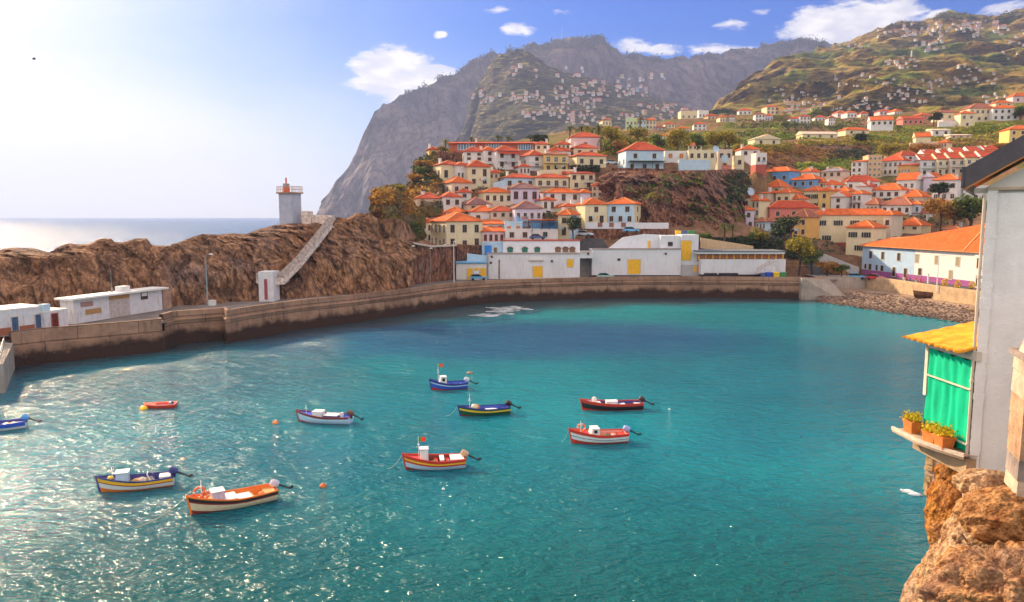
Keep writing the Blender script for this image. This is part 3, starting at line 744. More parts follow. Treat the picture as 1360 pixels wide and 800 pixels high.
h = H('pink and white tower house under the palms on the hilltop', 758, 797, 201, 182.5, 7, PINK, RR, fl='1', yaw=2, d=262, dep=8)
H('cream house with red hipped roof just below the pink one', 762, 793, 208, 197, 6, CREAM, RR, fl='2', yaw=8, d=252)
h = H('cream house above the green clipped hedge', 766, 805, 221, 207.5, 5.5, CREAM, RR, fl='3d', yaw=6, d=243)
h = H('two storey cream house with red doors below the green hedge', 757, 790, 251, 231, 4, CREAM, RR, 'shed', fl='3,2', yaw=3, d=229); balcony(h, .55, 1, .45, .8)
h = H('wide white house with orange awning strip and dark doorways', 726, 771, 267, 256.5, 6, WHITE, RO, fl='3d', yaw=2, wh=1.5)
H('pale lilac annex at the right of the orange awning strip house', 771, 784, 267, 256.5, 3, LILAC, RO, fl='', yaw=2)
h = H('small white house with two big dark windows under the awning strip', 720, 738, 279, 266.5, 2.5, WHITE, RR, fl='2', yaw=3, wh=1.8)
H('low white house with red roof wedged above the blue stair house', 747, 766, 285, 275, 4, CREAM, RR, fl='1', yaw=5)
h = H('white house with brown plum roof and bright blue side walls', 684, 720, 295, 277.5, 9, LILAC, RP, fl='4', yaw=2, band=None); balcony(h, 0, 1, .12, 1.2, False, LBLUE)
q = MB(); q.add([(-3.6, -1.9, -1.8), (.3, -1.9, -3.9), (.3, -1.9, -3.0), (-3.6, -1.9, 1.9), (-3.6, -1.7, -1.8), (.3, -1.7, -3.9), (.3, -1.7, -3.0), (-3.6, -1.7, 1.9)], [(0, 1, 2, 3), (7, 6, 5, 4), (3, 2, 6, 7), (0, 3, 7, 4), (1, 5, 6, 2)])
q.build('stair', BLUE, h)
h = H('house with bright orange roof, blue left side and cream right side', 741, 757, 313, 286, 6.5, CREAM, RO, fl='1,1d', yaw=-22, lf='1', wallside=LBLUE, dep=8, chim=None)
q = MB(); q.box(-9, -2.2, -.5, 1.5, -.5, 3.9); q.build('side_wing', BLUE, h)
q = MB(); q.box(-9.3, -2.0, -1.5, 2, 3.9, 4.15); q.box(-9.3, -9.1, -1.5, -1.3, -1, 3.9, 1); q.box(-5.5, -5.3, -1.5, -1.3, -1, 3.9, 1); q.build('pergola', [RO, DARKW], h)
H('white house with orange roof and one upper window left of the terrace', 626, 662, 297, 281.5, 7, WHITE, RO, fl='2', yaw=4, d=207)
h = H('small white house with roofed balcony beside the big yellow corner house', 646, 670, 309, 298, 5, WHITE, RO, 'shed', fl='2d', yaw=4, d=199); balcony(h, 0, 1, .05, 1.1)
H('white house with four red framed windows, right of the big yellow corner house', 641, 670, 323, 308, 5.5, PINK, RO, 'shed', fl='4', trim=TRIMR, yaw=4, d=193, dep=5)
h = H('blue and white house with orange window and brown door', 670, 694, 311, 296, 1.5, LBLUE, RO, 'flat', fl='2d', trim=TRIMW, shut=ORNG, yaw=2, d=197)
h = H('white terrace wall house with blue stair, small square window', 671, 706, 318, 306, .6, WHITE, RO, 'flat', fl='2', yaw=2, d=193, dep=3)
h = H('low white terrace house with dark pergola above the quay hall', 707, 741, 317, 306, .8, WHITE, RO, 'flat', fl='1', shut=GRNS, yaw=2, d=193, dep=4)
q = MB(); a, b_, hh, dp = dims(h); q.box(a, b_, -.5, 3.5, hh + 1.9, hh + 2.0)
for u in (0, .33, .66, 1): q.box(a + (b_ - a - .1) * u, a + (b_ - a - .1) * u + .1, -.45, -.35, hh, hh + 1.9)
q.build('pergola', DARKW, h)
big = H('big yellow two storey corner house with brown shutters and red plinth', 593, 641, 331, 294.5, 11, CREAM, RO, fl='3,3d', lf='4g,4dg', yaw=24, d=191, dep=13, band=.9, trim=TRIM, wh=1.9)
H('white house under a wide low orange roof behind the yellow corner house', 572, 606, 300, 289, 9, WHITE, RO, fl='', lf='2', yaw=20, d=211, dep=9)
H('white house with faded red roof and cream side above the left cliff road', 548, 574, 298, 284, 8, CREAM, RR, fl='2', lf='1', yaw=24, d=214, dep=9)
H('narrow white house between low roofs on the left cliff road', 563, 580, 322, 296, 5, WHITE, RR, fl='1,1', yaw=30, d=205, dep=6)
h = H('white house with orange roof and yellowish front above the terrace wall', 777, 806, 297, 272, 8, CREAM, RO, fl='1,2d', yaw=6, d=203, chim=.02)
h = H('pale blue fronted house with bright orange roof and cream right side', 806, 842, 297, 271.5, 8, LBLUE, RO, fl='2,3', rf='1,1', yaw=-22, d=203, dep=8, wallside=CREAM)
blue = H('square blue villa with pointed red roof on the rock cliff', 831, 881, 228, 200, 11.5, LBLUE, RR, fl='2,3d', lf='2', yaw=6, d=236, dep=10)
a, b_, hh, dp = dims(blue); q = MB(); q.box(a + .8, b_, -2.2, -.01, hh * .47, hh * .47 + .15)
for u in (.15, .4, .65, .95): q.box(a + (b_ - a) * u, a + (b_ - a) * u + .12, -2.1, -1.98, -.2, hh * .47)
q.build('pergola', pmat('vine_canopy', (.10, .10, .03), .9, .3, 3), blue)
h = H('flat white building with open brown terrace room behind the blue villa', 883, 912, 212, 202, .8, WHITE, RO, 'flat', fl='2', shut=ORNG, yaw=2, d=243)
h = H('flat roofed white house with balustrade and big dark window on the cliff', 914, 950, 224, 201, 1, CREAM, RO, 'flat', fl='4,1', yaw=-3, d=240, dep=8)
H('pale blue garden wall house on the cliff edge', 902, 943, 226, 214, .6, LBLUE, RO, 'flat', fl='', yaw=-4, d=236, dep=3)
dish(h, .98, 1.1, 1.1)

# right town, from the top of the slope down
g_ = dict(side='r')
h = H('patchwork house of blue, cream and salmon walls on the cliff edge', 953, 972, 226, 200, 1, BEIGE, RO, 'flat', fl='2,1', yaw=4, d=246, **g_)
MB().box(-1.2, .9, -.12, -.01, 2.6, 4.6).build('blue_panel', LBLUE, h); MB().box(-1, 2.1, -.12, -.01, -1.5, 1.6).build('salmon_panel', SALM, h)
H('small cream tower with one window over a salmon base', 976, 988, 223, 208, .8, CREAM, RO, 'flat', fl='1', band=-.2, yaw=0, d=250, dep=5, **g_)
H('white house with round red roof on the cliff road', 984, 1009, 208, 199, 6, WHITE, RO, fl='2', yaw=0, d=275, **g_)
H('white cube house with two windows over a salmon wall', 1004, 1018, 219, 204.5, .8, WHITE, RO, 'flat', fl='2', band=.1, yaw=2, d=262, dep=5, **g_)
H('cream chalet with a wide pale gable below the green slope', 1002, 1036, 193, 185, 5.5, CREAM, BEIGE, 'gablef', fl='2', yaw=6, d=330, **g_)
H('long low ruined cream farmhouse on top of the brown bank', 1066, 1112, 184, 178.5, 4, CREAM, BEIGE, 'gable', fl='3', yaw=4, d=370, **g_)
H('low cream cottage with orange roof right of the ruined farmhouse', 1123, 1154, 179, 173, 4, CREAM, RO, fl='2', yaw=8, d=376, **g_)
H('bright blue house with white right end under red roofs', 1010, 1064, 244, 228.5, 6, BLUE, RO, fl='3', rf='', yaw=-2, d=284, **g_)
H('white house end joined to the bright blue house', 1064, 1081, 240, 228.5, 5, WHITE, RO, fl='', yaw=-2, d=286, **g_)
H('house half blue half white with a wide red hipped roof', 1051, 1095, 249, 239, 7, BLUE, RO, fl='3', yaw=-4, d=275, **g_)
H('house with orange hipped roof and blue left wall beside the cliff', 977, 1014, 258, 248.5, 8, LBLUE, RO, fl='2', yaw=4, d=266, **g_)
H('cream house hidden under a broad orange roof in the middle of the right town', 1015, 1046, 258, 249, 10, CREAM, RO, fl='2', yaw=4, d=268, **g_)
h = H('cream house with two dark windows and a round dish', 1030, 1057, 272, 256.5, 6, CREAM, RO, fl='2', yaw=-4, d=254, **g_); dish(h, .45, .1)
H('beige house with dark terrace left of the dish house', 1004, 1025, 273, 257, 3, BEIGE, RO, 'shed', fl='1', yaw=2, d=256, **g_)
h = H('cream house with three dishes on its orange roof by the cliff', 969, 1011, 288, 263.5, 7, CREAM, RO, fl='3,2', yaw=-4, d=244, **g_); dish(h, .62, 1.35, 1.3); dish(h, .25, 1.05, .7); dish(h, .42, 1.08, .7)
h = H('white two storey house with plain dark windows nearest to the cliff foot', 971, 1001, 304, 279.5, 9, LILAC, RO, fl='2,3', lf='', yaw=12, d=228, **g_); 
H('wide salmon red house with red roof above the big tree', 1022, 1086, 291, 276.5, 9, SALM, RR, fl='3', yaw=-3, d=238, **g_)
H('yellow ochre house with open blue shutters', 1086, 1109, 279, 254, 5, YEL, RO, fl='1,1', yaw=-14, d=256, **g_)
H('cream house with turquoise shutters left of the yellow ochre one', 1067, 1095, 268, 254, 6, CREAM, RO, fl='2', shut=GRNS, style='o', yaw=0, d=262, **g_)
h = H('white house with tall gable and chimney shadow in the right town', 1103, 1131, 279, 262, 6, WHITE, RO, 'gablef', fl='1,1', yaw=14, d=252, chim=.35, **g_)
h = H('white house with two stacked balconies, right of the white gable', 1131, 1149, 279, 258, 4, WHITE, RO, fl='2,2d', yaw=-6, d=250, **g_); balcony(h, 0, 1, .5, 1.2, False, PINK)
H('weathered ochre house with dull orange roof behind the big tree', 1052, 1079, 314, 289, 10, OCH, RB, fl='2,2', lf='', yaw=2, d=214, **g_)
h = H('long cream house with salmon plinth beside the sloping road', 1079, 1189, 326, 286, 7.5, CREAM, RO, fl='5,3d', yaw=-8, d=217, dep=8, band=.8, shut=GRNS, style='o', **g_)
h = H('cream house with orange pyramid roof in front of the long cream one', 1123, 1173, 338, 303, 9, CREAM, RO, fl='2,1', rf='1', yaw=-14, d=207, dep=8, shut=GRNS, style='o', **g_)
H('low cottage with brown red double roof behind the long harbour house', 1176, 1250, 327, 317, 11, WHITE, RB, fl='3', yaw=-4, d=220, dep=9, **g_)
H('orange roofed house between the brown roof and the autumn tree', 1190, 1237, 306, 300, 10, CREAM, RO, fl='2', yaw=-4, d=220, **g_)
h = H('cream end house with tall shuttered balcony', 1172, 1189, 305, 286, 5, BEIGE, RO, fl='1', yaw=-12, d=212, **g_)
H('house with dark brown roof and two tall green doors', 1170, 1226, 285, 273, 10, WHITE, RB, fl='4', yaw=-4, d=238, **g_)
H('white and blue house end with dark window right of the brown roof', 1206, 1228, 284, 272, 4, LBLUE, RO, fl='2', yaw=-4, d=235, **g_)
H('house with steep orange roof stacked behind the brown roof', 1198, 1234, 272, 262, 9, BEIGE, RO, fl='1', yaw=4, d=252, chim=.3, **g_)
h = H('white house with wide terrace window under a big orange roof', 1156, 1212, 263, 253, 8.5, WHITE, RO, fl='4', yaw=-3, d=264, chim=(.2, .4), **g_)
H('white gabled house left of the wide terrace window house', 1137, 1156, 262, 248, 5, WHITE, RR, 'gablef', fl='1', yaw=3, d=266, **g_)
h = H('white two storey house with balconies and orange roof near the right edge', 1237, 1284, 268, 239.5, 7.5, WHITE, RO, fl='3,3g', yaw=-8, d=250, **g_); balcony(h, .3, .7, .48, 1)
H('white flat block with small dark windows beside the grey eave', 1279, 1312, 266, 248, 1, WHITE, RO, 'flat', fl='3,3', yaw=-12, d=248, **g_)
h = H('wide white house with balcony door under a long orange roof', 1190, 1226, 254, 239.5, 9, WHITE, RO, 'gable', fl='3g', rf='', yaw=-4, d=276, **g_); balcony(h, .55, .95, .1)
H('tall lilac gable wall at the end of the long orange roof', 1226, 1246, 254, 236, 6, LILAC, RO, 'gablef', fl='', yaw=-14, d=274, **g_)
H('row house with white dormer gable and red roof below the tan tower', 1124, 1168, 253, 241.5, 8, WHITE, RR, fl='4', yaw=-3, d=280, **g_)
H('white three storey block with loggias left of the tan tower', 1130, 1151, 237, 215, 3, WHITE, RO, 'shed', fl='2g,2,2', yaw=3, d=300, **g_)
H('tan tower block with a grid of small square windows', 1152, 1170, 236, 207, 1, TAN, RO, 'flat', fl='3g,3g,3g,3g', yaw=-10, d=300, dep=8, wh=.8, **g_)
H('long white apartment house with balconies right of the tan tower', 1166, 1212, 233, 214, 7, WHITE, RR, fl='5g,5', yaw=-2, d=304, **g_)
H('ochre yellow block with four small square windows', 1192, 1216, 234, 220, 2, OCH, RR, 'shed', fl='4g', yaw=-2, d=294, wh=1, **g_)
for i, (xa, xb, lb) in enumerate(((1222, 1244, 'first row house with green awnings right of the ochre block'), (1244, 1261, 'cream second row house with arched ground floor opening'),
                                   (1261, 1281, 'third row house with green blind over its upper balcony'), (1281, 1302, 'fourth row house with white double windows'), (1302, 1326, 'last row house with green awning next to the grey eave'))):
    h = H(lb, xa, xb, 234 - i * .7, 213 - i * 1.2, 8, (WHITE, CREAM, BEIGE, CREAM, WHITE)[i], RR, 'gable', fl='2g,2', yaw=-4, d=304 - i * 2, dep=8, trim=TRIMW, **g_)
    balcony(h, .1, .9, .5, 1)
    H(('upper back house with white gable above the first row house', 'upper back house with red roof above the arched row house', 'upper back house with chimney above the third row house', 'upper back house above the fourth row house', 'upper back house with red roof by the last row house')[i],
      xa + 6, xb - 1, 209 - i * 1.4, 205 - i * 1.4, 6, WHITE, RR, 'gable', fl='', yaw=-4, d=318, dep=7, **g_)
H('small cream barn with orange gable roof on the grassy bank', 1216, 1236, 190, 182, 6, CREAM, RO, 'gable', fl='', yaw=-18, d=345, **g_)
H('low white ruin with dark doorway above the barn', 1238, 1262, 180, 173, 3, WHITE, BEIGE, 'shed', fl='2', yaw=-6, d=362, dep=6, **g_)
H('low beige shed with three dark openings on the bank', 1262, 1290, 184, 180, 2, BEIGE, BEIGE, 'shed', fl='3g', yaw=-4, d=352, dep=5, **g_)
H('long white house with red roof and five windows on the ridge', 1156, 1186, 174, 160, 6, WHITE, RO, 'gable', fl='4,', yaw=-16, d=405, dep=10, **g_)
H('salmon red house with dark openings behind the long white ridge house', 1199, 1226, 166, 158, 4, SALM, RR, 'gable', fl='4', yaw=0, d=420, **g_)
H('cream villa with loggia and flat orange roof on the ridge', 1246, 1276, 160, 150, 4, CREAM, RB, fl='3g', yaw=0, d=415, **g_)
H('pink villa wall with white balusters on the ridge', 1252, 1276, 168, 160, 1, PINK, RB, 'flat', fl='3', yaw=0, d=398, dep=5, **g_)
H('cream square tower house with orange roof on the ridge', 1275, 1294, 170, 151, 4, CREAM, RO, fl='2g,1', yaw=-6, d=390, **g_)
H('large cream mansion with dark upper loggia at top right', 1287, 1322, 162, 144, 7, CREAM, RB, fl='5g,4', yaw=-4, d=402, dep=10, **g_)
H('long white house with two rows of windows at the right end of the ridge', 1318, 1352, 160, 144, 5, WHITE, RO, fl='4,4', yaw=-10, d=396, dep=9, **g_)
H('bright yellow house with orange roof at the right edge', 1340, 1375, 189, 172, 6, YEL, RO, fl='3,3', yaw=-8, d=330, dep=9, trim=TRIMW, **g_)
H('small orange roofed house high behind the ridge mansion', 1322, 1345, 143, 137, 4, CREAM, RO, fl='2', yaw=-4, d=440, **g_)
H('house with orange roof and white wall at the top right corner of the ridge', 1345, 1372, 137, 128, 5, PINK, RO, fl='2', yaw=-4, d=450, **g_)

# the long harbour house by the beach
A = P(1144, 362, 202); B_ = P(1307, 384, 161); A.z = B_.z = 3.9
dv = B_ - A; L = Vector((dv.x, dv.y, 0)).length; yaw = math.atan2(dv.y, dv.x)
hb = empty('house', A, yaw, 'long white harbour house with painted blue shade, purple plinth and sweeping orange roof', 'house')
hbz = 7.4
PURP = wallm('purple', (.34, .10, .30)); HBLUE = wallm('harbour_blue', (.34, .50, .74))
split = L * .93
m = MB(); m.box(0, split, 0, 11, -1, hbz); m.build('wall', WHITE, hb)
m = MB(); m.box(split + .01, L + 10, -.3, 11, -1, hbz); m.build('side_wing', WHITE, hb)
m = MB(); m.box(-.04, split + .02, -.05, .02, -.9, 1.0); m.build('plinth', PURP, hb)
m = MB(); m.box(.1, L * .48, -.02, .01, 1.004, hbz - .1); m.build('blue_shade', pmat('blue_shade', (.40, .56, .76), .85, .06, .5, stain=(.62, .64, .68)), hb)  # bluish shadow over the left half, painted as a wall colour
m = MB(); o = .5; rz = hbz
ze = [rz + .05, rz + 5.3]
vs = [(-o, -o, rz), (L + 10, -o - .3, rz), (L + 10, 11.5, rz), (-o, 11.5, rz), (3.5, 5.5, rz + 1.9), (L * .55, 5.5, rz + 3.2), (L * .86, 5.5, rz + 6.2), (L + 8, 5.5, rz + 6.4), (L * .86, -o - .1, rz + .0)]
m.add(vs, [(0, 8, 6, 5), (0, 5, 4), (8, 1, 7, 6), (1, 2, 7), (2, 3, 4, 5), (2, 5, 6, 7), (3, 0, 4), (3, 2, 1, 8, 0)], 0)
for i, j in ((0, 4), (4, 5), (5, 6), (6, 7), (8, 6)): m.bar(Vector(vs[i]) + Vector((0, 0, .05)), Vector(vs[j]) + Vector((0, 0, .08)), .3, .26, 1)
m.box(-o, L + 10, -o - .32, -o + .0, rz - .16, rz - .005, 1)
m.build('roof', [RO, CAPM], hb)
GREYSH = pmat('shutter_tan', (.36, .30, .20), .7, .12, 4)
for (u, z, w_, h_, sh) in [(.085, 4.1, 1.1, 1.9, DARKW), (.20, 4.1, 1.1, 1.9, DARKW), (.345, 4.1, 1.1, 1.9, DARKW), (.50, 4.1, 1.1, 1.9, GREYSH), (.655, 4.1, 1.1, 1.9, GREYSH), (.81, 4.1, 1.1, 1.9, GREYSH), (.965, 4.0, 1.2, 2.1, DARKW),
                           (.04, 1.3, .8, 1.2, DARKW), (.085, 1.1, 1.1, 1.5, DARKW), (.15, 1.1, .8, 1.4, DARKW), (.20, 1.1, 1.1, 1.4, DARKW), (.53, 1.1, 1.1, 1.6, DARKW), (.765, .9, 1.0, 2.0, GREYSH)]:
    put_window(hb, L * u, -.02 if u < .93 else -.3, z, 0, w_, h_, TRIM, sh)
for u in (.31, .41, .965): put_window(hb, L * u, -.03 if u < .9 else -.3, .05, 0, 1.1, 2.3, TRIM, DARKW, 's', True)
for u in range(0, 6): CTRL.append((A.x + dv.x * u / 5 * 1.2, A.y + dv.y * u / 5 * 1.2, 3.6)); CTRL.append((A.x + dv.x * u / 5 * 1.2 + 9, A.y + dv.y * u / 5 * 1.2 + 11, 4.2))

# far neighbourhoods: row of bigger distant houses along the lower ridge and beyond
RIDGE = [(831, 846, 174, 160, GREENW, 430), (846, 858, 174, 159, LBLUE, 430), (858, 871, 172, 160, CREAM, 432), (904, 926, 159, 151, CREAM, 520), (928, 941, 157, 150, WHITE, 540), (921, 938, 175, 165, WHITE, 440), (956, 966, 163, 156, CREAM, 470),
         (968, 976, 163, 156, WHITE, 468), (981, 998, 153, 147, WHITE, 540), (1003, 1016, 162, 152, WHITE, 470), (1016, 1026, 162, 154, LILAC, 470), (1018, 1034, 152, 142, CREAM, 500), (1034, 1040, 153, 145, OCH, 498), (1049, 1062, 164, 158, LBLUE, 480),
         (1062, 1076, 165, 155, WHITE, 478), (1100, 1109, 167, 157, WHITE, 455), (1112, 1124, 157, 150, PINK, 560), (1125, 1138, 157, 150, WHITE, 540), (1143, 1153, 158, 151, BEIGE, 520), (1168, 1184, 153, 148, PINK, 520), (1188, 1198, 154, 148, WHITE, 500),
         (890, 902, 182, 176, CREAM, 380), (901, 916, 177, 171, WHITE, 400), (883, 896, 170, 165, CREAM, 450), (869, 884, 174, 170, BEIGE, 430), (800, 812, 168, 160, CREAM, 440), (850, 864, 186, 180, BEIGE, 350), (876, 890, 186, 181, WHITE, 350),
         (940, 954, 160, 154, TAN, 520), (1082, 1096, 162, 156, WHITE, 520), (1222, 1236, 158, 153, SALM, 430), (814, 824, 178, 171, BEIGE, 400)]
RL = ['pale green apartment block with many windows beyond the palms', 'pale blue middle section of the apartment block beyond the palms', 'cream end block of the apartments beyond the palms', 'long windowless cream hall on the skyline ridge', 'white cube house right of the windowless cream hall',
      'white and pale blue villa among gardens behind the cliff houses', 'cream arched house on the green slope', 'tiny white gabled house beside the arched one', 'white house at the top of the green garden slope', 'white blue three storey house over the banana gardens', 'lilac house joined to the three storey one over the gardens',
      'large cream block with orange roof at the top of the gardens', 'ochre slab side of the large cream block', 'blue house in the dark trees right of the gardens', 'white arched villa in the dark trees right of the gardens', 'narrow white house standing alone in dark trees',
      'pink house in the cluster under the terraced hill', 'white house in the cluster under the terraced hill', 'beige house at the right of the cluster under the terraced hill', 'wide pink roof house above the long white ridge house', 'small white flat house above the salmon ridge house',
      'cream cottage half hidden by round trees behind the blue villa', 'white house with red roof among trees behind the blue villa', 'cream house with white porch behind the round trees', 'low beige house right of the apartment block', 'cream house beside the tall single palm', 'beige cottage among shrubs left of the round trees', 'white roadside house left of the round trees',
      'tan terrace house on the skyline ridge', 'white bungalow with blue roof edge above the dark trees', 'salmon cottage on the ridge left of the cream villa', 'beige hut among shrubs right of the hilltop palms']
for (x0, x1, yb, ye, wm_, dd), lb in zip(RIDGE, RL):
    fl = '3,3' if yb - ye > 8 else '3'
    H(lb, x0, x1, yb, ye, 3.2, wm_, random.choice([RO, RR, RO, RB]), 'flat' if wm_ in (GREENW, OCH) or 'hall' in lb or 'cube' in lb else 'hip', fl=fl, yaw=random.choice([-8, 0, 6]), d=dd, dep=8, style='g', found=6)
# ------------------------------------------------------------------ town ground: a height field through the feet of the houses
for (px, py, d) in [(700, 186, 285), (640, 186, 285), (760, 182, 285), (820, 178, 300), (560, 262, 215), (575, 212, 262), (900, 200, 262), (860, 205, 262),
                    (830, 190, 330), (870, 182, 380), (900, 186, 340), (960, 195, 320), (940, 180, 380), (1000, 172, 430), (960, 168, 450), (1040, 170, 440), (1100, 172, 440), (1000, 165, 480), (860, 178, 430), (840, 180, 420),
                    (1060, 186, 362), (1120, 182, 372), (1000, 190, 345), (1160, 178, 392), (1200, 178, 392), (1240, 176, 385), (1020, 220, 285), (1060, 224, 296), (1100, 226, 298), (1140, 232, 302), (1180, 212, 330), (1230, 208, 326), (1300, 200, 320),
                    (1340, 200, 322), (1150, 190, 360), (1200, 192, 352), (1260, 190, 345), (1320, 178, 360), (1360, 170, 380), (1400, 165, 400), (1440, 190, 350), (1440, 230, 290), (1440, 150, 450), (1100, 155, 560), (1200, 150, 560), (1300, 140, 560), (1000, 158, 560), (900, 162, 560), (1400, 130, 560),
                    (1330, 300, 215), (1380, 300, 215), (1240, 330, 198), (1400, 340, 200), (1340, 375, 175), (1400, 375, 175),
                    (1040, 362, 182), (1080, 363, 183), (1120, 366, 182), (1060, 350, 189), (1090, 345, 193), (1130, 355, 188), (1000, 345, 192), (960, 330, 195), (1040, 330, 198), (1060, 318, 207)]:
    p = P(px, py, d); CTRL.append(tuple(p))
# back of the central block and its terrace road
for (px, py, d) in [(700, 324, 189), (740, 322, 189), (790, 310, 194), (830, 306, 197), (880, 305, 197), (780, 322, 190), (650, 334, 188), (600, 345, 185), (570, 352, 184), (800, 300, 200), (850, 300, 200), (900, 310, 196), (930, 312, 196), (960, 318, 196)]:
    CTRL.append(tuple(P(px, py, d)))
CT = np.array(CTRL)
X0, X1, Y0, Y1, ST = -52, 330, 184, 640, 2.6
gx = np.arange(X0, X1, ST); gy = np.arange(Y0, Y1, ST)
GX, GY = np.meshgrid(gx, gy)
num = np.zeros_like(GX); den = np.zeros_like(GX)
for (x, y, z) in CT:
    d2 = (GX - x) ** 2 + (GY - y) ** 2; w = 1.0 / (d2 + 4.0) ** 1.9; num += w * z; den += w
GZ = num / den
GZ = np.where((GX > -46) & (GX < 62), np.minimum(GZ, 3.0 + np.clip(GY - 189, 0, 999) * 1.05), GZ)
GZ = np.where(GX >= 62, np.minimum(GZ, 3.4 + np.clip(GY - 186, 0, 999) * .55), GZ)
GZ = np.where((GX >= 84) & (GX < 135) & (GY < 203), np.minimum(GZ, 3.4), GZ)
left = np.clip((GX - (-44 + (GY - 190) * .05)) / 9, 0, 1); GZ = GZ * left + (1 - left) * (-6)
vs = []; ny, nx = GZ.shape
for j in range(ny):
    for i in range(nx):
        x, y = GX[j, i], GY[j, i]; n = .35 * noise.noise(Vector((x * .18, y * .18, 0))) + .2 * noise.noise(Vector((x * .6, y * .6, 3)))
        vs.append((x, y, float(GZ[j, i]) + n - .15))
b = MB(); b.v = vs; b.f = [(j * nx + i, j * nx + i + 1, (j + 1) * nx + i + 1, (j + 1) * nx + i) for j in range(ny - 1) for i in range(nx - 1)]; b.m = [0] * len(b.f)
def groundm():
    m = bpy.data.materials.new('hill_ground'); m.use_nodes = True; g = NT(m.node_tree)
    b = g.n['Principled BSDF']; pos = g.node('ShaderNodeNewGeometry').outputs['Position']
    sx = g.node('ShaderNodeSeparateXYZ'); g.put(sx.inputs[0], pos)
    n = g.noise(pos, .06, 6, .6, .3)
    dirt = g.ramp(g.noise(pos, .5, 7, .7), [(.3, (.12, .065, .04)), (.5, (.21, .115, .065)), (.7, (.30, .19, .11))])
    green = g.ramp(g.noise(pos, .35, 7, .7), [(.3, (.05, .06, .012)), (.5, (.12, .12, .02)), (.7, (.26, .20, .03))])
    f = g.math('MULTIPLY', g.smooth(n, .40, .55), g.smooth(sx.outputs[1], 240, 320))
    c = g.mix(f, dirt, green)
    g.put(b.inputs['Base Color'], c); b.inputs['Roughness'].default_value = .95; b.inputs['Specular IOR Level'].default_value = .1
    g.put(b.inputs['Normal'], g.bump(g.noise(pos, 1.2, 8, .7), 1, .5))
    return m
GROUND = groundm()
tg = b.build('terrain', GROUND, smooth=True); tag(tg, kind='structure')
BVHS['terrain'] = BVHTree.FromPolygons(b.v, b.f)
def ground_z(x, y):
    h = BVHS['terrain'].ray_cast(Vector((x, y, 300)), Vector((0, 0, -1))); return h[0].z if h[0] else 0

CLIFFM = rockm('town_cliff_rock', [(.13, .055, .038), (.27, .115, .07), (.42, .20, .12), (.21, .10, .07), (.52, .35, .24)], .22, .8, .5)
SCRUBR = rockm('scrub_rock', [(.14, .07, .03), (.24, .12, .04), (.20, .15, .03), (.12, .12, .03), (.32, .19, .06)], .2, .8, .6, streak=False)
o = loft('cliff', [
    [(796, 306, 210), (840, 303, 209), (890, 308, 206), (930, 316, 204), (975, 322, 206), (990, 322, 212)],
    [(796, 285, 213), (840, 270, 213), (890, 275, 211), (930, 285, 210), (975, 290, 213), (990, 300, 220)],
    [(796, 250, 219), (815, 246, 219), (840, 245, 217), (890, 250, 217), (930, 250, 218), (975, 260, 225), (990, 268, 232)],
    [(796, 235, 226), (812, 228, 226), (830, 227, 225), (880, 227, 225), (940, 226, 228), (975, 225, 236), (990, 226, 250)]],
    260, 110, CLIFFM, amp=5.0, scale=.14, edge=.2, stretch=(1, 1, .35), back=[(4, 0), (14, 0)], seed=31, ridged=True, smooth=False, fine=.10)
tag(o, kind='structure')
o = loft('cliff', [
    [(536, 386, 158), (548, 370, 166), (560, 352, 178), (580, 345, 186)],
    [(530, 350, 172), (545, 320, 184), (556, 318, 192), (575, 320, 196)],
    [(526, 292, 190), (536, 276, 196), (550, 285, 202), (566, 290, 206)]],
    60, 40, SCRUBR, amp=2.4, scale=.16, edge=.3, back=[(6, 0), (14, -6)], seed=41, ridged=True)
tag(o, kind='structure')
o = loft('rock_outcrop', [
    [(492, 300, 178), (510, 302, 176), (530, 300, 178), (548, 300, 184)],
    [(493, 262, 184), (510, 262, 180), (530, 262, 182), (548, 282, 190)],
    [(494, 256, 190), (500, 249, 192), (515, 246, 192), (530, 244, 194), (538, 250, 196), (548, 268, 200)]],
    60, 36, SCRUBR, amp=2.0, scale=.2, edge=.3, back=[(4, -1), (8, -10)], seed=44, ridged=True, topamp=.8)
tag(o, kind='structure')
o = loft('hillside', [
    [(538, 292, 206), (560, 292, 206), (586, 285, 210)],
    [(538, 262, 220), (560, 258, 218), (588, 258, 218)],
    [(538, 250, 232), (552, 232, 236), (566, 220, 238), (592, 226, 238)],
    [(538, 248, 236), (550, 236, 240), (556, 220, 244), (566, 208, 248), (576, 202, 250), (600, 202, 250), (630, 203, 252)]],
    80, 60, SCRUBR, amp=2.2, scale=.2, edge=.2, back=[(6, -1), (16, -14)], seed=47, ridged=False, topamp=.8)
tag(o, kind='structure')
bank = loft('hillside', [
    [(1006, 222, 284), (1060, 226, 296), (1100, 228, 302), (1140, 226, 312), (1180, 210, 332)],
    [(1006, 212, 300), (1060, 214, 312), (1100, 216, 318), (1140, 212, 328), (1180, 203, 344)],
    [(1006, 194, 332), (1030, 189, 338), (1060, 187, 345), (1100, 186, 352), (1140, 187, 358), (1180, 190, 366)]],
    90, 40, rockm('brown_bank', [(.13, .06, .03), (.24, .11, .045), (.34, .17, .06), (.20, .13, .04)], .12, .9, .4), amp=3.2, scale=.09, edge=.2, back=[(10, .5), (30, -1)], seed=51, ridged=True)
tag(bank, kind='structure')

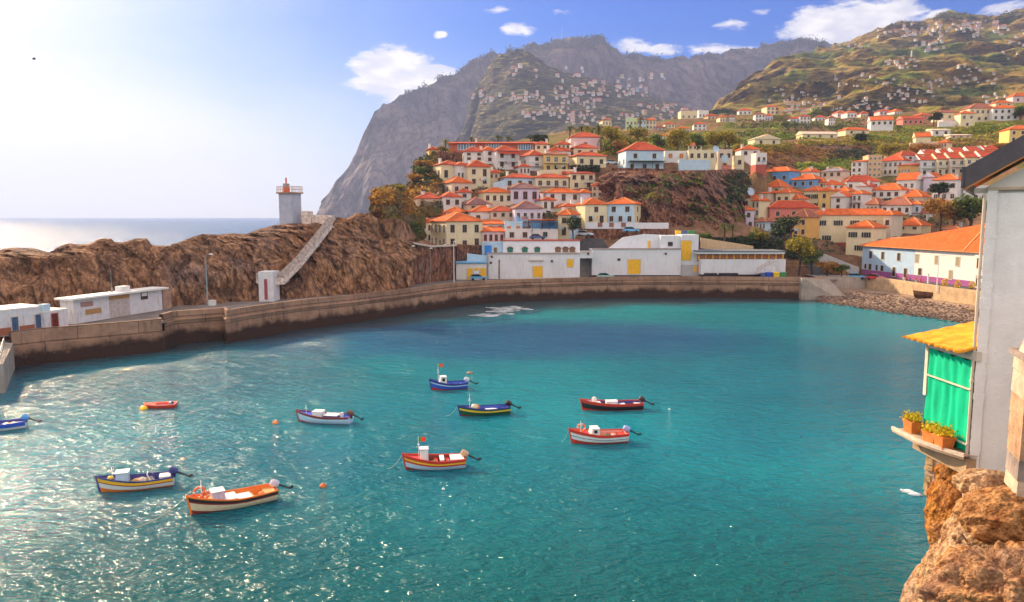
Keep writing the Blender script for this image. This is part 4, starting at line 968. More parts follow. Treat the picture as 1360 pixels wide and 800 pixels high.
# streets: a road sheet along the quay, slopes up between the houses
def road(name, pts, w, mat, z=.06):
    pts = [Vector(p) for p in pts]; pts = dense(pts, 1.2); vs = []
    for i, p in enumerate(pts):
        t = (pts[min(i + 1, len(pts) - 1)] - pts[max(i - 1, 0)]); n = Vector((-t.y, t.x, 0)).normalized()
        for s in (-.5, .5):
            q = p + n * w * s; vs.append((q.x, q.y, max(ground_z(q.x, q.y), 3.6) + z * .0 + .16))
    b = MB(); b.add(vs, [(2 * i, 2 * i + 1, 2 * i + 3, 2 * i + 2) for i in range(len(pts) - 1)]); o = b.build(name, mat); tag(o, kind='structure'); return o
# quay street right part
b = MB(); q = [P(980, 367, 178), P(1096, 369, 181.5), P(1148, 372, 185), P(1180, 374, 177), P(1215, 380, 167), P(1250, 386, 158), P(1300, 394, 148), P(1400, 405, 131), P(1400, 372, 190), P(1150, 358, 205), P(1040, 352, 198), P(960, 356, 190)]
b.add([(p.x, p.y, 3.62) for p in q], [tuple(range(len(q)))[::-1]]); tag(b.build('street', ASPH), kind='structure')
road('road', [P(1085, 366, 180), P(1100, 356, 187), P(1085, 345, 194), P(1060, 335, 200), P(1045, 322, 208), P(1030, 312, 214)], 7, ASPH, .5)
road('road', [P(1150, 362, 188), P(1120, 349, 193), P(1090, 335, 199), P(1080, 322, 206)], 4.5, ASPH, .7)
road('road', [P(575, 384, 160), P(600, 379, 168), P(625, 376, 174), P(660, 374, 177)], 7, ASPH, .0)
road('road', [P(800, 322, 190), P(806, 312, 193), P(795, 303, 197), P(775, 308, 196), P(745, 322, 190)], 4.5, ASPH, .6)

# ------------------------------------------------------------------ long white harbour hall on the quay
def block(root, name, x0, x1, yb, ye, d, dep, mat, yaw=0.0, z0=None):
    C = P((x0 + x1) / 2, yb, d); a, b_ = span(C, R(yaw), x0, x1); h = P((x0 + x1) / 2, ye, d).z
    m = MB(); M = Matrix.Translation((C.x, C.y, 0)) @ Matrix.Rotation(R(yaw), 4, 'Z')
    m.box(a, b_, 0, dep, (C.z if z0 is None else z0) - .5, h, 0, M)
    return m.build(name, mat, root), (C, a, b_, h, M)
WP = pmat('hall_plaster', (.70, .71, .76), .85, .05, .25, .02, 4, stain=(.50, .40, .34))
hall = tag(empty('harbour_hall', (0, 0, 0)), 'long low white hall with yellow doors along the harbour wall', 'building')
block(hall, 'wall', 647, 770, 368, 337.5, 181, 7, WP)
_, hm = block(hall, 'wall', 786, 904, 363, 331.5, 184, 7, WP)
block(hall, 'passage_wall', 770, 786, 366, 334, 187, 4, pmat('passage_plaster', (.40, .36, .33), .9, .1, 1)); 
b = MB(); p0 = P(770, 338, 181.2); p1 = P(786, 336, 184); b.box(p0.x - .1, p1.x + .1, p0.y, p0.y + 6, P(778, 343, 182).z, P(778, 334.5, 182).z); b.build('lintel', WP, hall)
b = MB()
for (xa, xb, y, d) in ((646, 770, 337.4, 180.8), (786, 905, 331.4, 183.8), (770, 786, 334.4, 180.9)):
    pa = P(xa, y, d); pb = P(xb, y, d); b.box(pa.x, pb.x, d, d + .5, pa.z + .004, pa.z + .28)
b.build('coping', pmat('coping_brown', (.38, .30, .27), .9, .1, 2), hall)
def panel(root, name, xa, xb, ya, yb, d, mat, t=.08, proud=.05):
    p0 = P(xa, yb, d); p1 = P(xb, ya, d); m = MB(); m.box(p0.x, p1.x, d - proud - t, d + .1, p0.z, p1.z)
    w = p1.x - p0.x; hgt = p1.z - p0.z
    if name in ('door', 'hatch', 'shutter'):
        f_ = .14; fm_ = MB(); fm_.box(p0.x - f_, p0.x, d - proud - .02, d + .1, p0.z, p1.z + f_); fm_.box(p1.x, p1.x + f_, d - proud - .02, d + .1, p0.z, p1.z + f_); fm_.box(p0.x, p1.x, d - proud - .02, d + .1, p1.z + .002, p1.z + f_)
        fm_.build('door_frame', TRIM, root)
    if hgt > 1.5 and w > 1:
        n = max(2, int(w / .9))
        for i in range(1, n): m.box(p0.x + w * i / n - .02, p0.x + w * i / n + .02, d - proud - t - .02, d - proud - t, p0.z + .1, p1.z - .1)
    return m.build(name, mat, root)
panel(hall, 'door', 708, 720.5, 354, 368, 181, YDOOR); panel(hall, 'hatch', 753.5, 761, 344.5, 355, 181, YDOOR); panel(hall, 'door', 834, 850.5, 345, 364, 184, YDOOR)
panel(hall, 'canopy', 702, 722, 345, 346.4, 181, TRIM, proud=.4); panel(hall, 'window', 820, 824, 343.5, 346.5, 184, DARKW)
panel(hall, 'drainpipe', 662, 664, 345, 371, 181, pmat('rust_stain', (.30, .22, .17), .9, .2, 2)); panel(hall, 'drainpipe', 647.3, 648.6, 338, 372, 181, METAL)
for (x, y, d) in ((733, 347, 181), (652, 349, 181), (653, 341, 181), (884, 337, 184), (781, 337, 181), (780, 344, 187)):
    p = P(x, y, d); m = MB(); m.ball((0, 0, 0), .32, 0, 12, 8, (1, .7, 1)); m.box(-.08, .08, -.05, .5, -.1, .1); m.build('wall_lamp', pmat('lamp_rust', (.16, .06, .05), .6), hall, loc=(p.x, p.y - .25, p.z))
# upper tier with arched green windows
up = tag(empty('harbour_hall', (0, 0, 0)), 'white upper terrace block with arched green windows above the quay hall', 'building')
block(up, 'wall', 668, 770, 337, 320.5, 186, 6, WP); 
b = MB(); pa = P(668, 320.5, 186); pb = P(770, 320.5, 186); b.box(pa.x - .1, pb.x + .1, 185.85, 192, pa.z + .004, pa.z + .3); b.build('coping', TRIMR, up)
for i, x in enumerate((677.5, 697, 713.5, 741, 751, 760)):
    p = P(x, 335.2, 186); w = .68; m = MB(); n = 9; vs = [(-w, -.12, 0), (w, -.12, 0)] + [(w * math.cos(math.pi * k / n), -.12, .75 + w * .75 * math.sin(math.pi * k / n)) for k in range(n + 1)]
    vs2 = [(v[0], .05, v[2]) for v in vs]; k = len(vs); m.add(vs + vs2, [tuple(range(k))] + [(j, k + j, k + (j + 1) % k, (j + 1) % k) for j in range(k)])
    wd = m.build('window', pmat('arch_green', (.02, .16, .10), .5) if i < 3 else pmat('arch_brown', (.20, .11, .06), .6), up, loc=p)
    m = MB(); 
    for kk in range(n): 
        a0 = math.pi * kk / n; a1 = math.pi * (kk + 1) / n; m.bar((w * 1.12 * math.cos(a0), -.16, .75 + w * .85 * math.sin(a0)), (w * 1.12 * math.cos(a1), -.16, .75 + w * .85 * math.sin(a1)), .14)
    m.build('frame', pmat('arch_trim', (.20, .07, .06), .7), wd)
# turquoise shed
sh = tag(empty('shed', (0, 0, 0)), 'small blue painted shed with a bright blue door above the quay', 'shed')
block(sh, 'wall', 640, 668, 338, 322, 187, 4, pmat('blue_shed', (.40, .58, .74), .85, .1, 1.2, stain=(.10, .26, .5))); panel(sh, 'door', 643.5, 653, 326, 338, 187, pmat('bright_blue', (.03, .22, .65), .5, .1, 2)); panel(sh, 'door', 656, 660, 329, 338, 187, pmat('arch_brown', (.2, .1, .06)))
# left kiosk
ks = tag(empty('kiosk', (0, 0, 0)), 'small white hall with two yellow doors and a pale blue flat roof', 'kiosk')
block(ks, 'wall', 606, 646, 376, 350.5, 178.6, 9, pmat('kiosk_plaster', (.72, .70, .68), .85, .05, .3, stain=(.5, .42, .36)))
b = MB(); pa = P(605, 350, 178.5); pb = P(646, 350, 178.5); b.box(pa.x, pb.x, 178.3, 188, pa.z + .003, pa.z + .3); b.build('roof', pmat('roof_blue', (.16, .42, .68), .7, .08), ks)
pa = P(620, 350, 181); pb = P(647, 337, 181); b = MB(); b.add([(pa.x, 182, pa.z + .3), (pb.x, 182, pa.z + .3), (pb.x, 182, pb.z - .6), (pa.x, 182, pb.z), (pa.x, 182.3, pa.z + .3), (pb.x, 182.3, pa.z + .3), (pb.x, 182.3, pb.z - .6), (pa.x, 182.3, pb.z)], [(0, 1, 2, 3), (7, 6, 5, 4), (3, 2, 6, 7), (1, 5, 6, 2), (0, 3, 7, 4)])
b.build('side_wall', LBLUE, ks)
panel(ks, 'door', 620.5, 627.5, 357, 373.5, 178.6, YDOOR); panel(ks, 'door', 638, 645, 356.5, 372, 178.6, YDOOR); panel(ks, 'sign_board', 629.5, 636, 356.3, 359, 178.6, YDOOR); panel(ks, 'door', 629.5, 636.5, 360, 372.5, 178.6, TRIMW)
# right raised blocks
rb = tag(empty('harbour_hall', (0, 0, 0)), 'white tower block with tall yellow shutter at the end of the quay hall', 'building')
block(rb, 'wall', 877, 904, 333, 313, 186, 5, WP); block(rb, 'wall', 904.2, 927, 352, 312, 185, 7, WP); block(rb, 'base_wall', 904.3, 929, 364, 352, 184.6, 6, pmat('grey_plaster', (.46, .45, .46), .9, .08, .6, stain=(.3, .22, .18)))
panel(rb, 'shutter', 904.6, 918, 320, 346, 185, YDOOR); panel(rb, 'window', 887, 893.5, 321.5, 327, 186, DARKW); panel(rb, 'door', 926, 930, 352, 363, 184.6, ORNG); panel(rb, 'door', 921, 925, 354, 361, 184.6, YDOOR)
b = MB(); b2 = [P(806, 331.4, 188), P(876.8, 331.4, 188), P(876.8, 312, 188), P(856, 311, 188), P(827, 315.5, 188)]
n = len(b2); b.add([tuple(p) for p in b2] + [(p.x, p.y + .35, p.z) for p in b2], [tuple(range(n))] + [(n + j, n + (j + 1) % n, (j + 1) % n, j) for j in range(n)] + [tuple(range(n, 2 * n))[::-1]])
rw = b.build('ramp_wall', WP); tag(rw, 'white sloping ramp wall behind the quay hall', 'wall')
m = MB(); p0 = P(860.5, 331.3, 187.9); p1 = P(863.5, 320, 187.9); m.box(p0.x, p1.x, 187.7, 188, p0.z, p1.z); m.build('door', YDOOR, rw)
# terrace wall with dark stone below
b = MB(); pa = P(778, 303, 199); pb = P(888, 303, 199); b.box(pa.x, pb.x, 199, 199.4, pa.z - .2, P(800, 296, 199).z); tw = b.build('terrace_wall', WP); tag(tw, 'long white terrace wall above the dark stone bank', 'wall')
b = MB(); b.box(pa.x, pb.x, 198.7, 204, pa.z - 3.5, pa.z - .25); b.build('stone_base', CLIFFM, tw)
m = MB(); 
for x in (797, 812, 828): 
    p = P(x, 299, 199); m = MB(); m.box(p.x - .6, p.x + .6, 198.8, 199.2, p.z - .5, p.z + .6); m.build('hatch', pmat('hatch_brown', (.30, .13, .09), .8), tw)
# snack bar with orange gallery
sb = tag(empty('beach_bar', (0, 0, 0)), 'long white beach bar with orange wooden gallery and flat roof', 'building')
block(sb, 'wall', 931, 1043, 362, 344.5, 182, 8, WP)
block(sb, 'gallery_back', 927, 1041, 345, 334, 184.5, 5, pmat('gallery_wood', (.34, .12, .05), .7, .2, 2))
b = MB(); pa = P(926, 334.5, 181.5); pb = P(1042, 334.5, 181.5); zr = pa.z; b.box(pa.x, pb.x, 181.3, 190, zr - .55, zr); b.build('fascia', WP, sb)
b = MB(); b.box(pa.x - .2, pb.x + .3, 181, 191, zr + .004, zr + .22); b.build('roof', pmat('roof_felt', (.16, .17, .19), .9, .15), sb)
for i in range(13):
    x = 928 + i * 9.3; p0 = P(x, 344.5, 182.2); m = MB(); m.box(p0.x - .14, p0.x + .14, 182, 182.25, p0.z, zr - .56); m.build('post', pmat('post_yellow', (.80, .42, .06), .6), sb)
for i in range(12):
    if i == 11: break
    xa, xb = 929.5 + i * 9.3, 936.5 + i * 9.3; p0 = P(xa, 344, 182.5); p1 = P(xb, 338, 182.5); m = MB(); m.box(p0.x, p1.x, 182.3, 182.5, p0.z + .1, p0.z + 1.0 if i % 3 else zr - .7); m.build('blind', pmat('blind_orange', (.44, .15, .06), .7, .15, 2), sb)
b = MB(); p0 = P(1003, 362, 181.6); p1 = P(1030, 346, 181.6); b.add([(p0.x, 181.5, p0.z), (p1.x, 181.5, p0.z), (p1.x, 181.5, p1.z), (p0.x, 180.3, p0.z), (p1.x, 180.3, p0.z), (p1.x, 180.3, p1.z)], [(0, 1, 2), (3, 5, 4), (0, 2, 5, 3), (1, 4, 5, 2)])
st = b.build('stair', pmat('hall_plaster2', (.62, .62, .66), .9), sb); b = MB(); b.bar((p0.x, 180.3, p0.z + 1), (p1.x, 180.3, p1.z + 1), .09)
for i in range(6): x = p0.x + (p1.x - p0.x) * i / 5; z = p0.z + (p1.z - p0.z) * i / 5; b.bar((x, 180.3, z), (x, 180.3, z + 1), .06)
b.build('handrail', ORNG, st)
# steep wall below the yellow corner house
b = MB(); pts = [P(549, 388, 165), P(575, 382, 172), P(606, 376, 179)]
for a_, c_ in zip(pts, pts[1:]):
    za = 13.2 if a_ is pts[0] else 12.0; zb2 = 12.0
    b.add([(a_.x, a_.y, 3.8), (c_.x, c_.y, 3.8), (c_.x, c_.y, zb2), (a_.x, a_.y, za), (a_.x, a_.y + 20, 3.8), (c_.x, c_.y + 14, 3.8), (c_.x, c_.y + 14, zb2), (a_.x, a_.y + 20, za)], [(0, 1, 2, 3), (3, 2, 6, 7), (4, 7, 6, 5)])
pts.append(P(647, 352, 189)); a_ = pts[2]; c_ = pts[3]
b.add([(a_.x, a_.y + 3, 3.8), (c_.x, c_.y, 3.8), (c_.x, c_.y, 11.5), (a_.x, a_.y + 3, 12.0), (c_.x, c_.y + 8, 11.5), (a_.x, a_.y + 16, 12)], [(0, 1, 2, 3), (3, 2, 4, 5)])
rw2 = b.build('retaining_wall', CLIFFM); tag(rw2, 'tall brown stone retaining wall under the yellow corner house', 'retaining wall')
m = MB(); p0 = P(549, 342, 164.5); p1 = P(573, 333, 171.5)
m.bar((p0.x, p0.y, 13.2), (p1.x, p1.y, 12.2), .5, .4); m.bar((p1.x, p1.y, 12.2), (P(606, 333, 178.5).x, 178.5, 12.2), .5, .4); m.build('coping', TRIM, rw2)
# ------------------------------------------------------------------ fishing boats
def hull_pt(t, L, Bm, fb, bow):
    """t 0 stern .. 1 bow: half breadth at the rail, rail height, keel depth, x"""
    w = Bm / 2 * (1 - .22 * (1 - min(1, t / .45)) ** 2) if t < .45 else Bm / 2 * math.cos((t - .45) / .55 * math.pi / 2) ** .72
    sheer = fb * (1 + .10 * (1 - t) ** 2) + bow * max(0, t - .35) ** 1.9 * 2.0
    return max(w, .015), sheer
def boat(label, pb, ps, Bm, fb, bow, bands, inside, deck, cowl, name='fishing_boat', rail=None, extras=(), group='fishing boats moored in the bay', lenk=1.10, mould=None, upright=False):
    """pb, ps: picture points of the bow and stern at the waterline. bands: list of (fraction of height, material) from the keel up"""
    Bp = G(*pb); Sp = G(*ps); dv = Bp - Sp; L = dv.length * lenk; ang = math.atan2(dv.y, dv.x)
    root = empty(name, (Bp + Sp) / 2, ang, label, 'boat', group)
    N = 26; K = 12; mats = [bm_ for _, bm_ in bands]; m = MB(); vs = []; fs = []; mi = []
    def X(t, q): return -L / 2 + L * t + (q * .42 * fb * 1.0 * max(0, t - .72) / .28 if t > .72 else 0) - .0
    fr = [f for f, _ in bands]
    hs = sorted(set([0, .12, .25, .4, .55, .7, .85, 1.0] + fr)); K = len(hs)
    for i in range(N + 1):
        t = i / N; w, zr = hull_pt(t, L, Bm, fb, bow); keel = -.28 * (1 - max(0, t - .8) / .2 * .35)
        for q in hs:
            z = keel + (zr - keel) * q
            flare = (1 - (1 - q) ** 2.3) ** .62 if q > 0 else 0
            vs.append((X(t, q), w * flare, z))
    for i in range(N):
        for j in range(K - 1):
            a = i * K + j; fs.append((a, a + K, a + K + 1, a + 1)); hc = (hs[j] + hs[j + 1]) / 2
            mi.append(next(k for k, f in enumerate(fr) if hc <= f))
    nv = len(vs); vs2 = [(x, -y, z) for x, y, z in vs]; f2 = [tuple(k + nv for k in f[::-1]) for f in fs]
    m.add(vs + vs2, fs + f2, mi + mi)
    tr = [j for j in range(K)] + [nv + j for j in range(K - 1, 0, -1)]
    m.f.append(tuple(tr)); m.m.append(len(mats) - 1 if len(mats) < 3 else 1)
    m.build('hull', mats, root, smooth=False)
    # interior shell, sole
    r = MB(); zd = fb * .36; iv = []
    for i in range(N + 1):
        t = .02 + .94 * i / N; w, zr = hull_pt(t, L, Bm, fb, bow)
        iv.append((X(t, 1) - .0, max(.01, w - .07), zr - .02)); iv.append((X(t, .5), max(.008, (w - .07) * .86), zd))
    n2 = len(iv); jv = [(x, -y, z) for x, y, z in iv]
    f_ = []
    for i in range(N):
        a = 2 * i; f_.append((a, a + 1, a + 3, a + 2)); f_.append((n2 + a, n2 + a + 2, n2 + a + 3, n2 + a + 1)); f_.append((a + 1, n2 + a + 1, n2 + a + 3, a + 3))
    f_.append((0, n2, n2 + 1, 1)); r.add(iv + jv, f_); r.build('interior', inside, root)
    # gunwale rail
    g_ = MB(); rl = rail or mats[-1]
    for s in (-1, 1):
        pts = []
        for i in range(N + 1):
            t = i / N; w, zr = hull_pt(t, L, Bm, fb, bow); pts.append((X(t, 1), s * w, zr + .015))
        for p_, q_ in zip(pts, pts[1:]): g_.bar(p_, q_, .05, .10)
    w0, z0 = hull_pt(0, L, Bm, fb, bow); g_.bar((-L / 2, -w0, z0 + .015), (-L / 2, w0, z0 + .015), .10, .06)
    g_.build('gunwale', rl, root)
    if mould:
        s_ = MB()
        for (q0, mt) in [mould]:
            for s in (-1, 1):
                pts = []
                for i in range(N + 1):
                    t = i / N; w, zr = hull_pt(t, L, Bm, fb, bow); keel = -.28 * (1 - max(0, t - .8) / .2 * .35)
                    pts.append((X(t, q0), s * (w * (1 - (1 - q0) ** 2.3) ** .62 + .012), keel + (zr - keel) * q0))
                for p_, q_ in zip(pts, pts[1:]): s_.bar(p_, q_, .05, .05)
        s_.build('rubbing_strake', mould[1], root)
    # foredeck
    fd = MB(); pts = []
    for i in range(8):
        t = .70 + .27 * i / 7; w, zr = hull_pt(t, L, Bm, fb, bow); pts.append((X(t, 1), w - .05, zr - .05))
    k = len(pts); fd.add(pts + [(x, -y, z) for x, y, z in pts], [(i, i + 1, k + i + 1, k + i) for i in range(k - 1)]); fd.build('foredeck', deck, root)
    # stem post
    w, zr = hull_pt(1, L, Bm, fb, bow); st = MB(); st.bar((X(1, .25), 0, .0), (X(1, 1) + .04, 0, zr + .14), .09, .12); st.build('stem_post', rl, root)
    for t, wd in ((.30, .28), (.50, .26)):
        w, zr = hull_pt(t, L, Bm, fb, bow); x = X(t, .8); q = MB(); q.box(x - wd / 2, x + wd / 2, -w + .08, w - .08, zr - .24, zr - .19); q.build('thwart', deck, root)
    # stern platform
    w, zr = hull_pt(.08, L, Bm, fb, bow); q = MB(); q.box(-L / 2 + .08, -L / 2 + .75, -w + .12, w - .12, zr - .20, zr - .16); q.build('stern_seat', deck, root)
    # outboard motor tipped up, shaft out over the water
    if cowl:
        mo = MB(); ty = .0; c0 = Vector((-L / 2 - .10, ty, z0 + .22))
        T = Matrix.Translation(c0) @ Matrix.Rotation(R(62), 4, 'Y')
        prof = [(.02, .42), (.15, .40), (.20, .30), (.215, .12), (.20, -.05), (.15, -.14), (.02, -.15)]
        mo.lathe([(a * 1.0, b__) for a, b__ in prof[::-1]], 14, M=T @ Matrix.Diagonal((1.25, .85, 1.05, 1)), m=0)
        mo.build('outboard_cowl', cowl, root)
        lg = MB(); d = (T.to_3x3() @ Vector((0, 0, -1))); e = c0 + d * 1.05
        lg.tube([c0 + d * .12, c0 + d * .5, c0 + d * .85, e], [.09, .065, .055, .05], 8); lg.tube([e + Vector((-.02, 0, .14)), e, e + Vector((.0, 0, -.12))], [.05, .075, .03], 8)
        pr = T.to_3x3() @ Vector((-1, 0, 0))
        lg.add([e + d * .02 + pr * .05, e + d * .18 + pr * .02, e + d * .2 + pr * .16, e + d * .04 + pr * .24], [(0, 1, 2, 3), (3, 2, 1, 0)])
        lg.box(-L / 2 - .12, -L / 2 + .06, -.12, .12, z0 - .2, z0 + .16)
        ol = lg.build('outboard_leg', DARK, root)
        pm = MB(); hb_ = e + pr * .14
        for a3 in range(3):
            a = a3 * 2.1; u = Vector((0, 1, 0)) * math.cos(a) + d * math.sin(a); pm.add([hb_ - pr * .01, hb_ + u * .13 + d.cross(u) * .03, hb_ + u * .15 - pr * .03, hb_ + pr * .02], [(0, 1, 2, 3), (3, 2, 1, 0)])
        pm.build('propeller', METAL, ol)
    root['_hp'] = (L, Bm, fb, bow)
    H_ = lambda t: (X(t, 1), *hull_pt(t, L, Bm, fb, bow))
    for e_ in extras: e_(root, H_, L)
    return root
def bp(n, c, **k): return pmat('paint_' + n, c, k.pop('rough', .38), .06, 4, spec=.5, **k)
NAVY = bp('navy', (.025, .035, .22)); RYL = bp('royal_blue', (.035, .10, .55)); CYN = bp('light_blue', (.10, .36, .72)); RED = bp('red', (.62, .045, .02)); MAR = bp('maroon', (.26, .03, .02)); ORA = bp('orange', (.82, .20, .02))
BYEL = bp('yellow', (.85, .52, .03)); BWH = bp('white', (.78, .78, .78)); BCR = bp('cream', (.74, .62, .42)); BBK = bp('black', (.02, .018, .02)); BGR = bp('green', (.02, .10, .05)); WOODP = bp('varnish', (.62, .36, .12)); PINKP = bp('pink', (.80, .34, .28)); BLWH = bp('ice_blue', (.50, .64, .80))
ROPE = pmat('rope', (.60, .50, .34), .9, .2, 20); CORK = pmat('cork', (.5, .3, .1), .9)
def cabin(t, w, l, h, mat, win=False, top=None, slope=0):
    def f(root, H, L):
        x, wd, z = H(t); z -= .12; m = MB(); a, c = x - l / 2, x + l / 2
        m.add([(a, -w / 2, z - .25), (c, -w / 2, z - .25), (c, w / 2, z - .25), (a, w / 2, z - .25), (a + .04, -w / 2 + .05, z + h), (c - slope, -w / 2 + .05, z + h * .92), (c - slope, w / 2 - .05, z + h * .92), (a + .04, w / 2 - .05, z + h)],
              [(0, 3, 2, 1), (4, 5, 6, 7), (0, 1, 5, 4), (1, 2, 6, 5), (2, 3, 7, 6), (3, 0, 4, 7)])
        o = m.build('engine_box', mat, root)
        q = MB(); q.box(a, c - slope + .06, -w / 2, w / 2, z + h + .004, z + h + .05); q.build('lid', top or mat, o)
        if win:
            q = MB(); q.box(a - .012, a + .03, -w * .34, w * .34, z + h * .45, z + h * .85); q.box(a + l * .25, c - slope - l * .15, -w / 2 + .0, -w / 2 + .05, z + h * .4, z + h * .85); q.box(a + l * .25, c - slope - l * .15, w / 2 - .05, w / 2 - .0, z + h * .4, z + h * .85); q.build('pane', PANE, o)
    return f
def ring(t, side, r=.30, lean=0):
    def f(root, H, L):
        x, wd, z = H(t); m = MB(); n = 20; pts = []
        c = Vector((x, side * wd * .5, z + r * .95))
        pts = [c + Vector((math.cos(a) * r, math.cos(a) * lean, math.sin(a) * r)) for a in [2 * math.pi * i / n for i in range(n + 1)]]
        for i in range(0, n):
            m.tube([pts[i], pts[i + 1]], .075, 8, 1 if i % 5 == 0 else 0, cap=False)
        m.build('life_ring', [bp('life_orange', (.88, .16, .03)), BWH], root, smooth=True)
    return f
def flag(t, h, cols=True, ball=False):
    def f(root, H, L):
        x, wd, z = H(t); m = MB(); m.tube([(x, 0, z - .1), (x + .02, 0, z + h)], .028, 6); o = m.build('mast', BWH, root)
        m = MB(); m.ball((x + .02, 0, z + h * .62), .08, 0, 8, 6); m.bar((x - .16, 0, z + h * .5), (x + .2, 0, z + h * .5), .03); m.build('mast_light', BWH, o)
        if cols:
            q = MB(); n = 6
            for i in range(n):
                a, c = i / n, (i + 1) / n; y = lambda u: .06 * math.sin(u * 6); zz = z + h - .36
                q.add([(x - a * .52, y(a), zz - a * .06), (x - c * .52, y(c), zz - c * .06), (x - c * .52, y(c), zz + .34 - c * .04), (x - a * .52, y(a), zz + .34 - a * .04)], [(0, 1, 2, 3), (3, 2, 1, 0)], 0 if i < 2 else 1)
            q.build('flag', [bp('flag_green', (.03, .42, .08)), bp('flag_red', (.78, .10, .03))], o)
    return f
def lump(t, y, r, mat, n='fishing_net', sc=(1, 1, .6), dz=-.25):
    def f(root, H, L):
        x, wd, z = H(t); m = MB(); m.ball((0, 0, 0), 1, 0, 16, 10)
        m.v = [tuple(Vector(v) * (1 + .28 * noise.noise(Vector(v) * 2.3 + Vector((x, y, 0)))) * r) for v in m.v]
        m.v = [(x + v[0] * sc[0], y + v[1] * sc[1], z + dz + v[2] * sc[2]) for v in m.v]; m.build(n, mat, root, smooth=True)
    return f
def coil(t, y, mat=ROPE, r=.24):
    def f(root, H, L):
        x, wd, z = H(t); m = MB(); pts = []
        for i in range(70):
            a = i * .45; rr = r * (1 - .004 * i); pts.append((x + math.cos(a) * rr * 1.3, y + math.sin(a) * rr, z - .2 + i * .0035 + .03 * math.sin(i)))
        m.tube(pts, .022, 5); m.build('rope', mat, root)
    return f
def arch(t0, t1, mat=BWH):
    def f(root, H, L):
        m = MB(); x, wd, z = H(t0); x2, w2, z2 = H(t1); m.tube([(x, -wd, z), (x2, -wd * .3, z + .42), (x2, w2 * .5, z + .36), (x, w2, z)], .03, 6); m.build('hoop', mat, root)
    return f
def box_(t, y, l, w, h, mat, n='crate', dz=-.3):
    def f(root, H, L):
        x, wd, z = H(t); m = MB(); m.box(x - l / 2, x + l / 2, y - w / 2, y + w / 2, z + dz, z + dz + h); o = m.build(n, mat, root)
        q = MB(); q.box(x - l / 2 - .02, x + l / 2 + .02, y - w / 2 - .02, y + w / 2 + .02, z + dz + h + .003, z + dz + h + .05); q.build('lid', BWH if mat is not RED else PINKP, o)
    return f
def mooring(dx, dy):
    def f(root, H, L):
        x, wd, z = H(1); m = MB(); p0 = Vector((x + .05, 0, z)); p1 = Vector((x + dx, dy, .02)); pts = [p0.lerp(p1, i / 8) - Vector((0, 0, .25 * math.sin(math.pi * i / 8))) for i in range(9)]
        m.tube(pts, .014, 5); m.build('mooring_rope', ROPE, root)
    return f
NETB = pmat('net_brown', (.34, .22, .08), .95, .3, 12); NETW = pmat('net_white', (.62, .52, .44), .95, .3, 12); NETG = pmat('net_green', (.05, .16, .10), .95, .3, 12); NETO = pmat('float_orange', (.75, .25, .08), .7, .2, 8)
TARP = pmat('tarp_lilac', (.60, .52, .66), .7, .15, 8)
boat('white fishing boat with yellow orange stripe, navy inside, cluttered with nets', (139, 653), (227, 643), 1.75, .62, .55, [(.42, ORA), (.70, BWH), (.86, BYEL), (1, BYEL)], NAVY, NAVY, bp('motor_navy', (.03, .04, .20)), mould=(.74, MAR), rail=NAVY,
     extras=[cabin(.70, .95, .8, .62, BLWH, top=BWH), lump(.84, 0, .22, BYEL, 'cap_bag', dz=.02), lump(.55, .2, .42, NETB), lump(.45, -.2, .40, NETW), lump(.52, -.3, .28, NETO), coil(.34, .15), arch(.30, .36), box_(.12, 0, .7, .8, .22, BWH, 'cooler_box', -.2), flag(.82, .8, False)])
boat('large orange fishing boat with black rail stripe and cream hull, life ring at the bow', (261, 682), (361, 662), 1.95, .66, .62, [(.34, MAR), (.72, BCR), (.80, MAR), (1, BBK)], ORA, WOODP, bp('motor_pearl', (.60, .58, .70)), rail=ORA,
     extras=[cabin(.70, .9, .8, .55, TARP, top=BWH), ring(.88, 0, .34), ring(.83, .6, .22), box_(.56, 0, .8, 1.3, .18, WOODP, 'hatch', -.22), box_(.40, .1, .9, 1.1, .12, ORA, 'hatch', -.25), lump(.18, .2, .22, NETO, dz=-.15), flag(.86, 1.1, False), mooring(3.2, .5)])
boat('white hulled fishing boat with royal blue interior and brown motor', (401, 559.5), (463, 562), 1.8, .60, .45, [(.33, RED), (.86, BLWH), (1, pmat('rail_brown', (.12, .05, .03), .5))], RYL, RYL, bp('motor_brown', (.14, .06, .03)), rail=MAR,
     extras=[cabin(.62, 1.0, .9, .45, BWH, top=BWH), lump(.80, .1, .3, NETO), lump(.74, -.2, .25, NETG), box_(.36, .1, 1.3, 1.0, .42, NAVY, 'net_box', -.3), box_(.2, -.2, .4, .4, .3, CYN), flag(.84, .7, False), box_(.16, .1, .2, .2, .5, BWH, 'canister', -.2)])
boat('small blue fishing boat with white cabin, red waterline and a flag', (576, 518), (618, 515.5), 1.7, .62, .65, [(.38, RED), (.74, RYL), (.84, BLWH), (1, NAVY)], RYL, RYL, bp('motor_white', (.6, .65, .72)), rail=NAVY,
     extras=[cabin(.70, .9, .85, .75, BWH, True, BWH, .2), flag(.80, 2.0), lump(.2, .1, .25, BWH, 'bundle')])
boat('green black fishing boat with a bright yellow stripe and red life jackets', (615, 552.5), (673, 548.5), 1.7, .60, .45, [(.32, MAR), (.68, BGR), (.84, BYEL), (1, BGR)], RYL, NAVY, bp('motor_black', (.03, .01, .01)), rail=NAVY,
     extras=[flag(.80, 1.3, False), lump(.72, .1, .34, BCR, 'sail_bag', (1, 1, 1.0), .05), lump(.66, -.2, .30, NETO, 'life_jacket', (1, 1, .9), 0), box_(.4, .1, .8, .6, .15, CYN, 'locker'), lump(.28, 0, .25, BWH, 'bundle'), mooring(1.2, -.3)])
